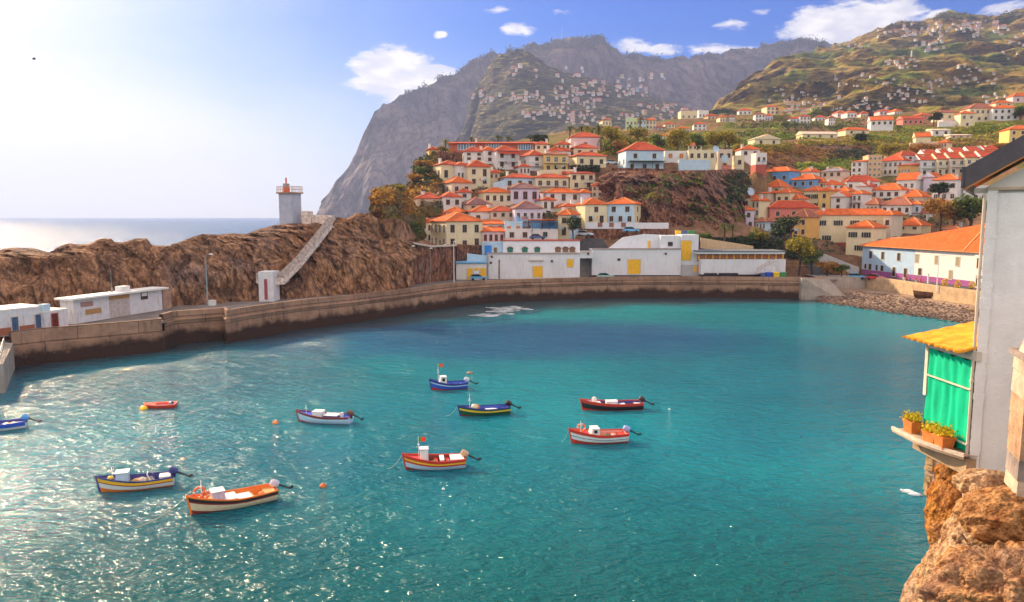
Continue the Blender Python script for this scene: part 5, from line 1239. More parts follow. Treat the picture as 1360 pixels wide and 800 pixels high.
boat('red fishing boat with yellow stripe, white motor cover box and a flag near the bow', (544, 623), (614, 619.5), 1.85, .66, .55, [(.30, MAR), (.60, BLWH), (.72, RED), (.84, BYEL), (1, RED)], pmat('interior_maroon', (.18, .04, .03), .6), RED, bp('motor_tan', (.62, .40, .24)), rail=RED,
     extras=[cabin(.70, .8, .62, .85, BWH, top=BWH), flag(.78, 1.6), box_(.40, 0, .3, 1.2, .16, PINKP, 'bench', -.12), lump(.27, .1, .2, NAVY, 'bag'), box_(.14, 0, 1.0, 1.2, .3, PINKP, 'stern_box', -.28), lump(.55, .2, .3, NETB), mooring(1.2, -.2)])
boat('long black and red fishing boat with a white box and black motor', (778, 544.5), (849, 543), 1.75, .62, .48, [(.36, RED), (.78, BBK), (.92, RED), (1, RED)], NAVY, BWH, bp('motor_dark', (.05, .015, .02)), rail=RED,
     extras=[ring(.80, -.3, .2), lump(.80, 0, .22, BWH, 'bottle_bag', (1, 1, 1.3), .2), box_(.52, 0, 1.1, .8, .42, BWH, 'cool_box', -.25), box_(.36, .2, .4, .4, .2, RYL), lump(.12, .2, .2, BYEL, 'rope_heap'), flag(.8, .5, False)])
boat('white fishing boat with thick red keel band, life ring and white windscreen', (764, 588.5), (829, 586), 1.9, .72, .55, [(.42, RED), (.62, BWH), (.66, BBK), (.84, BWH), (1, RED)], PINKP, RED, bp('motor_blue_white', (.35, .42, .75)), rail=RED, mould=(.90, RED),
     extras=[ring(.82, -.2, .32), cabin(.62, 1.1, .9, .55, BWH, True, BWH, .25), lump(.46, .1, .3, NETO), lump(.34, 0, .3, NETG), lump(.24, -.1, .25, PINKP, 'basket'), flag(.83, .9, False), mooring(.6, -.4)])
boat('blue boat with white and red waterline cut by the left edge of the picture', (-26, 574), (32, 567.5), 1.7, .58, .45, [(.36, RED), (.62, BWH), (1, RYL)], NAVY, RYL, CYN, rail=RYL,
     extras=[lump(.4, .1, .4, BYEL, 'net_heap'), lump(.25, 0, .35, BCR, 'rope_heap')])
boat('little red rowing dinghy with covered inside near the harbour wall', (196, 542), (232, 540.5), 1.35, .34, .12, [(.4, RED), (1, RED)], RED, PINKP, None, 'dinghy', rail=PINKP, extras=[lump(.15, 0, .25, NAVY, 'bag', dz=.05)])
def buoy(label, px, py, r, mats, h=1.0):
    p = G(px, py); m = MB(); m.lathe([(.02, -.5 * r), (r * .7, -.3 * r), (r, .1 * r), (r * .86, .5 * r * h), (r * .4, .85 * r * h), (.03, .95 * r * h)], 14, m=0); m.tube([(0, 0, .9 * r * h), (0, 0, 1.25 * r * h)], .04, 6, 1)
    o = m.build('buoy', mats, smooth=True, loc=p); tag(o, label, 'buoy', 'mooring buoys in the bay')
buoy('yellow buoy at the bow of the red dinghy', 191, 544, .42, [BYEL, DARK]); buoy('orange and white buoy left of the white hulled boat', 366, 562.5, .30, [NETO, BWH]); buoy('orange brown buoy alone between the orange and the red boat', 429, 646.5, .26, [pmat('buoy_rust', (.62, .16, .04), .6), ROPE])
buoy('dark round buoy behind the small blue boat', 624, 496, .42, [pmat('buoy_tan', (.32, .20, .12), .7), DARK], .6); buoy('tiny yellowish buoy in the glitter above the navy boat', 243, 610, .2, [BCR, ROPE], .6); buoy('small white float right of the blue boat', 889, 544 + 0, .12, [BWH, ROPE]); buoy('tiny white float below the red boat', 589, 650, .12, [BWH, ROPE])
def gull_float(label, px, py, r, s):
    p = G(px, py); m = MB(); m.ball((0, 0, .05), s, 0, 14, 8, (1.6, .8, .6)); m.ball((s * 1.5, 0, s * .55), s * .35, 0, 8, 6); m.tube([(s * 1.1, 0, .1), (s * 1.5, 0, s * .5)], s * .22, 8); m.tube([(s * 1.8, 0, s * .52), (s * 2.25, 0, s * .42)], [s * .12, s * .03], 6, 1); m.box(-s * 1.9, -s * .4, -s * .5, s * .5, s * .15, s * .42, 2, None, s * .2, s * .2)
    o = m.build('seagull', [BWH, ORA, pmat('gull_grey', (.35, .33, .32), .8)], smooth=False, loc=p, rz=r); tag(o, label, 'seagull', 'gulls afloat by the rocks')
gull_float('white gull with brown back floating just left of the rocks', 1205, 654, math.pi - .1, .26); gull_float('paler gull floating right against the rock edge', 1214, 657.5, 2.7, .26)
# the bird in the sky
p = P(45, 78.5, 90); m = MB(); m.ball((0, 0, 0), .10, 0, 8, 6, (2.2, 1, .9)); 
for s in (-1, 1): m.add([(-.1, s * .06, 0), (.12, s * .06, 0), (.12, s * .40, .14), (.0, s * .75, .02), (-.08, s * .36, .10)], [(0, 1, 2, 3, 4), (4, 3, 2, 1, 0)])
tag(m.build('bird', pmat('bird_grey', (.12, .12, .13), .8), loc=p, rz=.6), 'small bird gliding high in the sky', 'bird')
# ------------------------------------------------------------------ beach and promenade
def beachm():
    m = bpy.data.materials.new('pebble_beach'); m.use_nodes = True; g = NT(m.node_tree)
    b = g.n['Principled BSDF']; pos = g.node('ShaderNodeNewGeometry').outputs['Position']
    sx = g.node('ShaderNodeSeparateXYZ'); g.put(sx.inputs[0], pos)
    v = g.node('ShaderNodeTexVoronoi'); g.put(v.inputs['Vector'], pos); v.inputs['Scale'].default_value = 2.2
    sc = g.node('ShaderNodeSeparateColor'); g.put(sc.inputs[0], v.outputs['Color'])
    c = g.ramp(sc.outputs[0], [(0, (.10, .06, .045)), (.5, (.24, .15, .10)), (1, (.34, .24, .17))])
    c2 = g.mix(g.smooth(g.noise(pos, .5, 5), .4, .62), (.36, .25, .17), (.26, .17, .12))
    c = g.mix(g.smooth(g.math('ADD', sx.outputs[2], g.noise(pos, .3, 3)), 1.2, 2.0), c, c2)
    c = g.mix(g.smooth(sx.outputs[2], .12, .45), g.mix(1, c, (.35, .3, .3), 'MULTIPLY'), c)
    g.put(b.inputs['Base Color'], c); b.inputs['Roughness'].default_value = .85
    g.put(b.inputs['Normal'], g.bump(g.math('MULTIPLY', v.outputs['Distance'], -1), 1, .35))
    return m
sh_ = [G(1085, 401), G(1120, 405), G(1160, 411), G(1200, 417), G(1250, 424), G(1300, 432), G(1400, 444)]
up_ = [P(1085, 388, 176), P(1120, 383, 185), P(1160, 381, 186), P(1200, 387, 174), P(1250, 396, 160), P(1300, 404, 149), P(1400, 420, 132)]
b = MB(); sh_ = dense(sh_, 2); k = 90
def rs(pts, n):
    L = [0]
    for a_, c_ in zip(pts, pts[1:]): L.append(L[-1] + (c_ - a_).length)
    out = []
    for i in range(n):
        t = L[-1] * i / (n - 1); j = max(q for q in range(len(L)) if L[q] <= t + 1e-6); j = min(j, len(pts) - 2); out.append(pts[j].lerp(pts[j + 1], (t - L[j]) / (L[j + 1] - L[j])))
    return out
A_, B2 = rs(sh_, k), rs(up_, k); nv = 16; vs = []
for j in range(nv + 1):
    for i in range(k):
        t = j / nv; p = A_[i].lerp(B2[i], t * 1.3 - .15); h = -.35 + 2.3 * max(0, t - .02) ** .75
        vs.append((p.x, p.y, h + .13 * noise.noise(Vector((p.x * .5, p.y * .5, 0))) + .07 * noise.noise(Vector((p.x * 2, p.y * 2, 0)))))
b.add(vs, [(j * k + i, j * k + i + 1, (j + 1) * k + i + 1, (j + 1) * k + i) for j in range(nv) for i in range(k - 1)])
bo = b.build('beach', beachm(), smooth=True); tag(bo, kind='structure'); BB = BVHTree.FromPolygons(b.v, b.f)
b = MB(); rnd = random.Random(4)
for _ in range(2600):
    i = rnd.random() * (k - 1); t = rnd.random() ** 1.3 * .62; i0 = int(i); p = A_[i0].lerp(B2[i0], t * 1.3 - .12) + Vector((rnd.uniform(-.6, .6), rnd.uniform(-.6, .6), 0))
    h = BB.ray_cast(Vector((p.x, p.y, 20)), Vector((0, 0, -1)))
    if not h[0]: continue
    s = rnd.uniform(.09, .30); b.ball((p.x, p.y, h[0].z + s * .2), s, 0 if rnd.random() < .6 else 1, 6, 4, (1, rnd.uniform(.6, 1), .6))
tag(b.build('pebbles', [pmat('pebble_dark', (.14, .085, .06), .8, .3, 2), pmat('pebble_pale', (.28, .20, .15), .8, .3, 2)]), kind='stuff')
# surf line
b = MB(); 
for i in range(k - 1):
    for s in range(2):
        p = A_[i]; q = A_[i + 1]; o1 = -.5 - .5 * noise.noise(Vector((i * .31, s * 3, 1))); w_ = .35 + .5 * abs(noise.noise(Vector((i * .5, s, 7))))
        n = Vector((-(q - p).y, (q - p).x, 0)).normalized(); n = -n if n.y > 0 else n
        a_ = p + n * (o1 + s * 1.4 + .4); c_ = q + n * (o1 + s * 1.4 + .4)
        if s and noise.noise(Vector((i * .2, 5, 5))) < .0: continue
        b.add([(a_.x, a_.y, .03), (c_.x, c_.y, .03), ((c_ + n * w_).x, (c_ + n * w_).y, .03), ((a_ + n * w_).x, (a_ + n * w_).y, .03)], [(0, 1, 2, 3), (3, 2, 1, 0)])
tag(b.build('surf_foam', pmat('sea_foam', (.62, .66, .68), .9, .2, 3)), kind='stuff')
b = MB(); rr = random.Random(9)
for (cx, cy, n_) in ((665, 414, 26), (683, 410, 18), (648, 419, 14), (660, 412, 12)):
    for _ in range(n_):
        p = G(cx + rr.gauss(0, 8), cy + rr.gauss(0, 1.6)); s = rr.uniform(.3, 1.1); vs = [(p.x + s * 1.8 * math.cos(a) * rr.uniform(.5, 1), p.y + s * math.sin(a) * rr.uniform(.5, 1), .035 + rr.random() * .06) for a in [i * .9 for i in range(7)]]
        b.add(vs, [tuple(range(7)), tuple(range(7))[::-1]])
tag(b.build('surf_foam', MATS['sea_foam']), kind='stuff')

# promenade wall above the beach, slipway, end block of the quay
pw = [P(1148, 373, 184), P(1180, 376, 176), P(1215, 381, 166), P(1250, 387, 157), P(1300, 394, 147), P(1380, 405, 133)]
o = wall_strip('promenade_wall', dense([Vector((p.x, p.y, 0)) for p in pw]), [(-.1, .2), (0, 2.6), (.0, 4.1), (.05, 4.45), (.55, 4.45), (.55, 3.7)], pmat('promenade_stone', (.52, .36, .22), .9, .15, .8, .03, 4, stain=(.25, .16, .1)), 'sunlit ochre promenade wall above the pebble beach', 'promenade wall')
b = MB(); q = [P(1092, 366, 172), P(1092, 398, 170), P(1135, 398, 170), P(1108, 367, 172)]
c0, c1, c2 = G(1092, 398), G(1128, 400), P(1098, 368, 176)
b.add([(c0.x - 5, c0.y - .4, -1), (c1.x + .5, c1.y + 1, -1), (c1.x, c1.y + 2, .9), (c0.x + 1.5, c0.y + .2, 4.6), (c0.x - 5, c0.y - .4, 5.0), (c0.x - 5, c0.y + 8, -1), (c1.x + 2, c1.y + 9, -1), (c1.x + 1, c1.y + 9, 1.2), (c0.x + 1.5, c0.y + 8, 4.3), (c0.x - 5, c0.y + 8, 4.6)],
      [(0, 1, 2, 3, 4), (9, 8, 7, 6, 5), (1, 6, 7, 2), (2, 7, 8, 3), (3, 8, 9, 4), (0, 4, 9, 5)])
tag(b.build('slipway', CONC), 'sloping concrete slipway where the harbour wall meets the beach', 'slipway')
b = MB(); a0 = P(1098, 366, 184); a1 = P(1150, 374, 183); b.add([(a0.x - 4, a0.y - 4, -.5), (a1.x, a1.y, .2), (a1.x, a1.y + .5, 4.3), (a0.x - 4, a0.y - 3, 4.5), (a0.x - 4, a0.y + 5, 4.5), (a1.x + 1, a1.y + 5, 4.3), (a1.x + 1, a1.y + 5, 0)], [(0, 1, 2, 3), (3, 2, 5, 4), (1, 6, 5, 2)])
tag(b.build('wharf_block', MATS['concrete']), 'brown concrete block between slipway and promenade wall', 'wall')
# beached boat
bb = boat('dark brown weathered boat hauled up on the pebble beach', (1232, 419), (1260, 416), 2.3, .9, .4, [(.5, pmat('old_wood', (.11, .05, .03), .9, .3, 2)), (1, pmat('old_wood2', (.17, .08, .045), .9, .3, 2))], MATS['old_wood'], MATS['old_wood2'], None, 'beached_boat', group=None, extras=[lump(.4, 0, .9, MATS['old_wood2'], 'tarpaulin', (1.6, 1, .5))])
pb_ = P(1246, 401, 160); bb.location = (pb_.x, pb_.y, 1.55); bb.rotation_euler = (R(6), 0, R(150)); bb.scale = (1.15, 1.15, 1.15)
b = MB(); 
for (a_, c_) in (((1285, 412), (1306, 403)), ((1286, 415), (1306, 416)), ((1290, 409), (1306, 409)), ((1295, 404), (1300, 417))):
    p0 = P(a_[0], a_[1], 141); p1 = P(c_[0], c_[1], 140); b.bar((p0.x, p0.y, 1.5), (p1.x, p1.y - 1, 1.9), .18)
tag(b.build('ladder', WOODP), 'pale timber ladder lying on the beach by the white wall', 'ladder')

# ------------------------------------------------------------------ breakwater: huts, light tower, stair wall
def hut(label, L_, R__, z, ze, dep, mats, roofover=.3, cat='hut', rs_=.22, roofm_=None):
    A0 = G(L_[0], L_[1], z); B0 = G(R__[0], R__[1], z); dv = B0 - A0; L = dv.length; yw = math.atan2(dv.y, dv.x)
    o = empty('hut', A0, yw, label, cat); h = ze - z
    m = MB(); m.box(0, L, 0, dep, -1, h); m.build('wall', mats, o)
    m = MB(); m.box(-roofover, L + roofover, -roofover, dep + .2, h + .003, h + rs_); m.build('roof', roofm_ or TRIMW, o)
    return o, L, h
HUTW = pmat('hut_plaster', (.66, .67, .72), .85, .07, 1.2, .02, 5, stain=(.34, .18, .13))
h1, L, h = hut('flat white hut with brown lower band and two blue doors at the left edge', (-40, 450), (60, 437), 3.95, G(60, 437, 3.95).y * 0 + 6.9, 5, HUTW, .05)
MB().box(.0, L, -.02, .01, -.9, .8).build('plinth', pmat('brown_band', (.36, .13, .07), .9, .1, 1), h1)
for u in (.585, .91): put_window(h1, L * u, -.03, .05, 0, .85, 2.0, TRIM, pmat('door_blue', (.06, .12, .25), .6), 's', True)
h2, L, h = hut('small peeling annex hut with a dark brown door', (61, 438), (91, 433), 3.95, 6.2, 4, HUTW, .05); put_window(h2, L * .4, -.03, .05, 0, .95, 1.9, TRIMR, pmat('door_maroon', (.14, .03, .02), .6), 's', True)
MB().box(.1, 1.1, .2, 1.2, h + .23, h + 1.1).build('water_tank', LBLUE, h2)
h3, L, h = hut('white boat hut with overhanging slab roof, grey doors and boarded window', (99, 430), (216, 411.5), 3.95, 7.3, 2.4, HUTW, .75, rs_=.28)
MB().box(L * .37, L * .60, -.05, .01, .0, h * .78).build('door', pmat('garage_grey', (.52, .47, .46), .8, .15, 2, stain=(.35, .2, .14)), h3)
MB().box(L * .37, L * .60, -.055, .01, h * .79, h * .97).build('vent_panel', pmat('plywood', (.44, .26, .10), .8, .1, 3), h3)
MB().box(L * .115, L * .28, -.06, .01, h * .30, h * .52).build('window', MATS['plywood'], h3)
w_ = MB().box(L * .735, L * .82, -.05, .01, h * .62, h * .96).build('window', DARKW, h3); MB().box(L * .745, L * .81, -.07, -.052, h * .78, h * .94).build('blind', TRIMW, w_)
MB().box(L * .07, L * .20, -.012, .01, h * .64, h * .86).build('faded_mural', pmat('mural_rust', (.42, .26, .24), .9, .3, 6), h3)
MB().box(L * .55, L * .65, .6, 1.8, h + .285, h + 1.05).build('roof_box', TRIMW, h3)
m = MB(); m.tube([(L * .465, 1, h + .28), (L * .465, 1, h + 3.6)], .04, 6); m.tube([(L * .465, 1, h + .28), (L * .465, 1, h + 1.0)], .1, 6); m.build('antenna', METAL, h3)
h4, L, h = hut('low rough block wall right of the white boat hut', (217, 411), (228, 409), 3.95, 7.2, 3, pmat('rough_render', (.42, .27, .20), .9, .2, 1), .0, 'wall', .05, pmat('rough_cap', (.4, .28, .22), .9))

lt = P(386, 293, 158); lt = empty('lighthouse', (lt.x, lt.y, lt.z), R(-26), 'small whitewashed light tower with railing and red lantern on the breakwater rocks', 'lighthouse')
zt = P(386, 257.5, 158).z - lt.location.z
LW = pmat('tower_plaster', (.42, .46, .58), .85, .08, .8, .02, 4, stain=(.16, .14, .16))
m = MB(); m.box(-1.75, 1.75, -1.4, 1.4, -3, zt); m.build('tower', LW, lt)
m = MB(); m.box(-2.1, 2.1, -1.75, 1.75, zt + .003, zt + .28); m.build('gallery', pmat('gallery_rust', (.34, .20, .12), .8), lt)
m = MB()
for i in range(9):
    for (x, y) in ((-2.0 + .5 * i, -1.65), (-2.0 + .5 * i, 1.65)): m.bar((x, y, zt + .3), (x, y, zt + 1.45), .06)
for i in range(5):
    for x in (-2.0, 2.0): m.bar((x, -1.65 + .66 * (i + .5), zt + .3), (x, -1.65 + .66 * (i + .5), zt + 1.45), .06)
for z in (.9, 1.45):
    for a_, c_ in (((-2, -1.65), (2, -1.65)), ((2, -1.65), (2, 1.65)), ((2, 1.65), (-2, 1.65)), ((-2, 1.65), (-2, -1.65))): m.bar((*a_, zt + z), (*c_, zt + z), .07)
m.build('railing', pmat('rail_tan', (.55, .34, .18), .7), lt)
m = MB(); m.lathe([(.68, zt + .3), (.68, zt + 1.25)], 18, (-.9, 0, 0), 0); m.lathe([(.68, zt + 1.255), (.66, zt + 2.1), (.2, zt + 2.15)], 18, (-.9, 0, 0), 1); m.build('lantern', [pmat('lantern_red', (.72, .10, .03), .5), pmat('lantern_grey', (.36, .30, .32), .6)], lt)
m = MB(); m.lathe([(.17, zt + 2.15), (.17, zt + 3.2), (.08, zt + 3.35)], 10, (-.9, 0, 0)); m.build('beacon', MATS['lantern_red'], lt)
SWALL = pmat('stair_rubble', (.74, .62, .56), .9, .3, 2.2, .12, 3, stain=(.45, .32, .27))
b = MB(); pts = [P(345, 366, 134), P(376, 365.5, 136), P(398, 344, 141), P(420, 317, 147), P(440, 292, 154)]
for a_, c_ in zip(pts, pts[1:]):
    b.add([(a_.x - .35, a_.y - 1, a_.z - 1.2), (c_.x - .35, c_.y - 1, c_.z - 1.2), (c_.x - .35, c_.y - 1, c_.z + .5), (a_.x - .35, a_.y - 1, a_.z + .5), (a_.x + .55, a_.y - 1.4, a_.z - 1.6), (c_.x + .55, c_.y - 1.4, c_.z - 1.6), (c_.x + .55, c_.y - 1.2, c_.z - .5), (a_.x + .55, a_.y - 1.2, a_.z - .5), (a_.x, a_.y + 6, a_.z - 1.2), (c_.x, c_.y + 6, c_.z - 1.2), (c_.x, c_.y + 6, c_.z + .3), (a_.x, a_.y + 6, a_.z + .3)],
          [(0, 1, 2, 3), (4, 5, 6, 7), (3, 2, 6, 7), (3, 2, 10, 11), (2, 3, 7, 6), (5, 1, 9), (0, 4, 5, 1)])
st_ = b.build('stair_wall', SWALL); tag(st_, 'pale rubble stair wall climbing the rocks to the light tower', 'stair')
p0 = P(343, 368, 132.6); p1 = P(364, 402, 132.6); m = MB(); m.box(p0.x, p1.x, 132.6, 136, p1.z, p0.z + .9); lb = m.build('landing_base', HUTW, st_)
p0 = P(350.5, 371, 132.5); p1 = P(355.5, 398, 132.5); m = MB(); m.box(p0.x, p1.x, 132.5, 132.7, p1.z, p0.z); m.build('door', pmat('door_redblue', (.34, .08, .10), .7, .2, 3), lb)
b = MB(); p0 = P(402, 291, 157); p1 = P(441, 290, 157); b.box(p0.x, p0.x + 1.9, 156.2, 158, p0.z - 2.5, p0.z + 1.6); b.box(p0.x + 1.95, p1.x, 156.4, 157.2, p0.z - 2.4, p0.z + .45); b.box(p1.x - 3.2, p1.x + .3, 156, 158, p0.z - 2.2, p0.z + .8)
tag(b.build('rampart', SWALL), 'low rubble parapet between the light tower and the stair top', 'wall')
def lamp(px, py, d, h, label, arm=.8, mat=METAL, grp='lamp posts along the harbour', head=True, lean=1):
    p = P(px, py, d); o = empty('lamp_post', p, 0, label, 'lamp post', grp); m = MB(); m.tube([(0, 0, -.5), (0, 0, h * .5), (0, 0, h)], [.13, .10, .07], 8); m.build('pole', mat, o)
    m = MB(); m.tube([(0, 0, h - .05), (lean * arm * .5, -.1, h + .22), (lean * arm, -.2, h + .2)], .045, 6); m.build('arm', mat, o)
    m = MB(); m.add([(lean * arm - .35, -.34, h + .12), (lean * arm + .35, -.34, h + .12), (lean * arm + .35, -.06, h + .12), (lean * arm - .35, -.06, h + .12), (lean * arm - .2, -.26, h + .3), (lean * arm + .22, -.26, h + .3), (lean * arm + .22, -.14, h + .3), (lean * arm - .2, -.14, h + .3)], [(0, 3, 2, 1), (4, 5, 6, 7), (0, 1, 5, 4), (1, 2, 6, 5), (2, 3, 7, 6), (3, 0, 4, 7)])
    m.build('lamp_head', BWH, o); return o
lamp(276, 407, 126, 8.6, 'bluish lamp post standing on the quay before the brown rocks', 1.0, pmat('pole_blue', (.22, .34, .40), .5))
p = P(282, 407, 127); m = MB(); m.box(-.55, .55, -.4, .4, -.5, .95); m.box(-.6, .6, -.45, .45, .955, 1.05); tag(m.build('utility_box', TRIMW, loc=p), 'white utility box at the foot of the bluish lamp post', 'utility box')
lamp(548, 388, 158, 9.5, 'thin pole against the brown rock at the foot of the hill', .3, MATS['rust_stain']); lamp(572, 382, 166, 8.5, 'thin rusty pole in front of the retaining wall', .2, MATS['rust_stain'])
lamp(603, 377, 172, 9.5, 'tall pale pole between retaining wall and kiosk', .25, TRIMW); lamp(1244, 386, 158, 7.2, 'white lamp post with two arms on the promenade', .9, TRIMW); lamp(590, 348, 182, 4, 'short pole on the terrace before the yellow corner house', .2, METAL)
b = MB(); p0 = P(310, 324, 145); p1 = P(555, 341, 163); pts = [p0.lerp(p1, i / 20) - Vector((0, 0, .8 * math.sin(math.pi * i / 20))) for i in range(21)]; b.tube(pts, .035, 5)
tag(b.build('cable', pmat('cable_orange', (.60, .34, .10), .7)), 'thin sagging cable across the breakwater rocks', 'cable')
b = MB(); p0 = P(1043, 352, 186); p1 = P(1146, 354, 190); b.tube([p0.lerp(p1, i / 10) - Vector((0, 0, .1 * math.sin(math.pi * i / 10))) for i in range(11)], .04, 5)
tag(b.build('cable', MATS['cable_orange']), 'orange cable running from the beach bar to the harbour house', 'cable')

# ------------------------------------------------------------------ cars, containers
def car(px, py, d, rz, col, label, z=None):
    p = P(px, py, d)
    if z is not None: p.z = z
    o = empty('parked_car', p, rz, label, 'car', 'cars parked around the harbour'); L, W = 4.1, 1.68
    prof = [(-2.05, .35), (-2.05, .78), (-1.85, .92), (-1.45, .95), (.85, .93), (1.75, .80), (2.05, .62), (2.05, .35)]
    cab = [(-1.75, .93), (-1.35, 1.40), (.15, 1.44), (.95, .92)]
    m = MB()
    def ext(pr, w, mt, dz=0):
        k = len(pr); m.add([(x, -w, z_) for x, z_ in pr] + [(x, w, z_) for x, z_ in pr], [tuple(range(k))] + [tuple(range(k, 2 * k))[::-1]] + [(j, k + j, k + (j + 1) % k, (j + 1) % k) for j in range(k)], mt)
    ext(prof, W / 2, 0); ext([(-1.30, 1.40), (-1.2, 1.47), (.1, 1.49), (.2, 1.42)], W / 2 - .14, 0); m.build('body', col, o)
    m = MB(); ext(cab, W / 2 - .10, 0); m.build('window', PANE, o)
    for sx in (-1.25, 1.25):
        for sy in (-1, 1):
            m = MB(); m.lathe([(.31, -.09), (.31, .09)], 14, M=Matrix.Translation((sx, sy * (W / 2 - .06), .31)) @ Matrix.Rotation(math.pi / 2, 4, 'X')); m.build('wheel', DARK, o)
    for sy in (-1, 1): MB().box(2.0, 2.07, sy * .6 - .16, sy * .6 + .16, .55, .72).build('headlight', TRIMW, o)
    return o
CB = pmat('car_blue', (.12, .36, .62), .3, .04, 2, spec=.6); CG = pmat('car_teal', (.30, .50, .46), .3, .04, 2, spec=.6); CR = pmat('car_red', (.55, .04, .04), .3, .04, 2, spec=.6); CD = pmat('car_dark', (.05, .10, .26), .3, .04, 2, spec=.6); CS = pmat('car_silver', (.50, .55, .62), .3, .04, 2, spec=.6)
car(635, 374.5, 175.5, .12, CB, 'pale blue car parked in front of the small kiosk', 4.15); car(804, 366, 179.5, 0, CG, 'teal and white car parked before the long white hall', 4.15)
car(838, 309, 196, .1, CB, 'blue car on the upper terrace road under the white terrace wall'); car(777, 314, 193, -.5, CS, 'silver blue car at the bend beside the round tree'); car(714, 318.5, 190, 0, CD, 'dark blue car on the roof terrace of the quay hall')
car(1137, 369, 184, -.2, CB, 'light blue car on the street left of the harbour house', 3.7); car(1163, 371.5, 181, -.9, CR, 'red car parked close to the purple plinth', 3.72)
car(757, 180, 0, 0, CR, '', 0) if False else None
car(812, 219, 238, .2, CS, 'silver car on the hilltop lane left of the blue villa')
def container(px, py, d, mat, label, w=1.25, h=1.25, grp='waste containers by the beach bar'):
    p = P(px, py, d); p.z = 4.05; o = empty('waste_container', p, 0, label, 'container', grp)
    MB().box(-w / 2, w / 2, -.5, .5, .12, h, 0, None, -.06, -.05).build('bin_body', mat, o)
    m = MB(); m.box(-w / 2 - .1, w / 2 + .1, -.6, .6, h + .003, h + .16, 0, None, .12, .12); m.build('lid', mat, o)
    for s in (-1, 1): MB().box(s * w * .36 - .08, s * w * .36 + .08, -.4, -.28, -.04, .13).build('caster', DARK, o)
for i, x in enumerate((939.5, 948, 959, 967, 976)): container(x, 364, 180.6 - (i % 2) * .1, DARK, ['first black container at the left under the orange gallery', 'second black container, paired with the leftmost', 'middle black container under the orange gallery', 'black container with the wall vent above it', 'last black container of the dark row'][i])
container(1013, 364, 180, CD, 'small dark blue container beside the bar stair', .9, 1.1); container(1021, 364, 180, pmat('bin_blue', (.02, .08, .5), .5), 'bright blue recycling container beside the bar stair', 1.35, 1.5); container(1030.5, 364, 180, pmat('bin_yellow', (.80, .55, .03), .5), 'yellow recycling container between blue and green ones', 1.35, 1.5); container(1039.5, 364, 180, pmat('bin_green', (.06, .26, .10), .5), 'green recycling container at the right end of the bar', 1.35, 1.5)
for (x, mt, lb, w) in ((900.5, BYEL, 'yellow container on the roof terrace above the tower block', 1.3), (908, CD, 'dark blue container on the terrace above the tower block', 1.4), (918, pmat('bin_green', (.06, .26, .10)), 'green container on the terrace above the tower block', 1.5)):
    p = P(x, 313, 191); o = empty('waste_container', p, 0, lb, 'container', 'containers on the upper terrace'); MB().box(-w / 2, w / 2, -.4, .4, -.4, 1.1, 0, None, -.05, -.05).build('bin_body', mt, o); MB().box(-w / 2 - .1, w / 2 + .1, -.5, .5, 1.103, 1.25, 0, None, .1, .1).build('lid', mt, o)

# ------------------------------------------------------------------ people on the promenade (one continuous skinned body each)
def person(px, py, d, z, label, top, legs, sit=False, rz=0.0, k=1.0):
    J = {'hip': (0, 0, .92), 'ch': (0, .02, 1.28), 'nk': (0, .02, 1.46), 'hd': (0, 0, 1.60), 'ht': (0, 0, 1.72), 'sl': (-.17, .01, 1.40), 'sr': (.17, .01, 1.40), 'el': (-.24, .02, 1.12), 'er': (.25, -.02, 1.13), 'wl': (-.22, -.12, .90), 'wr': (.2, -.2, .98), 'l1': (-.09, 0, .86), 'r1': (.09, 0, .86), 'kl': (-.11, -.05, .48), 'kr': (.12, .03, .48), 'fl': (-.11, .02, .05), 'fr': (.13, .08, .05), 'tl': (-.11, -.15, .03), 'tr': (.14, -.08, .03)}
    if sit:
        for q in ('kl', 'kr'): J[q] = (J[q][0], -.42, .90)
        for q in ('fl', 'fr'): J[q] = (J[q][0], -.46, .48)
        for q in ('tl', 'tr'): J[q] = (J[q][0], -.60, .46)
    E = [('hip', 'ch'), ('ch', 'nk'), ('nk', 'hd'), ('hd', 'ht'), ('ch', 'sl'), ('ch', 'sr'), ('sl', 'el'), ('sr', 'er'), ('el', 'wl'), ('er', 'wr'), ('hip', 'l1'), ('hip', 'r1'), ('l1', 'kl'), ('r1', 'kr'), ('kl', 'fl'), ('kr', 'fr'), ('fl', 'tl'), ('fr', 'tr')]
    rad = dict(hip=.14, ch=.15, nk=.06, hd=.10, ht=.07, sl=.065, sr=.065, el=.045, er=.045, wl=.032, wr=.032, l1=.09, r1=.09, kl=.062, kr=.062, fl=.045, fr=.045, tl=.04, tr=.04)
    ks = list(J); me = bpy.data.meshes.new('person'); me.from_pydata([J[q] for q in ks], [(ks.index(a), ks.index(b)) for a, b in E], [])
    o = bpy.data.objects.new('person', me); COL.objects.link(o); md = o.modifiers.new('skin', 'SKIN')
    for i, q in enumerate(ks): me.skin_vertices[0].data[i].radius = (rad[q], rad[q])
    me.skin_vertices[0].data[0].use_root = True
    sd = o.modifiers.new('sub', 'SUBSURF'); sd.levels = 1; sd.render_levels = 1
    dg = bpy.context.evaluated_depsgraph_get(); m2 = bpy.data.meshes.new_from_object(o.evaluated_get(dg)); o.modifiers.clear(); o.data = m2
    m2.materials.clear(); skin = pmat('skin', (.48, .26, .17), .6); m2.materials.append(skin); m2.materials.append(top); m2.materials.append(legs); m2.materials.append(pmat('hair', (.04, .025, .015), .8))
    for p_ in m2.polygons:
        c = p_.center; arm = abs(c.x) > .17 and c.z < 1.15
        p_.material_index = 3 if c.z > 1.66 or (c.z > 1.52 and c.y > .03) else (0 if c.z > 1.45 or arm else (1 if c.z > .93 else (2 if c.z > .12 else 3)))
    p = P(px, py, d); o.location = (p.x, p.y, z - (.78 if sit else 0)); o.rotation_euler = (0, 0, rz); o.scale = (k, k, k); tag(o, label, 'person')
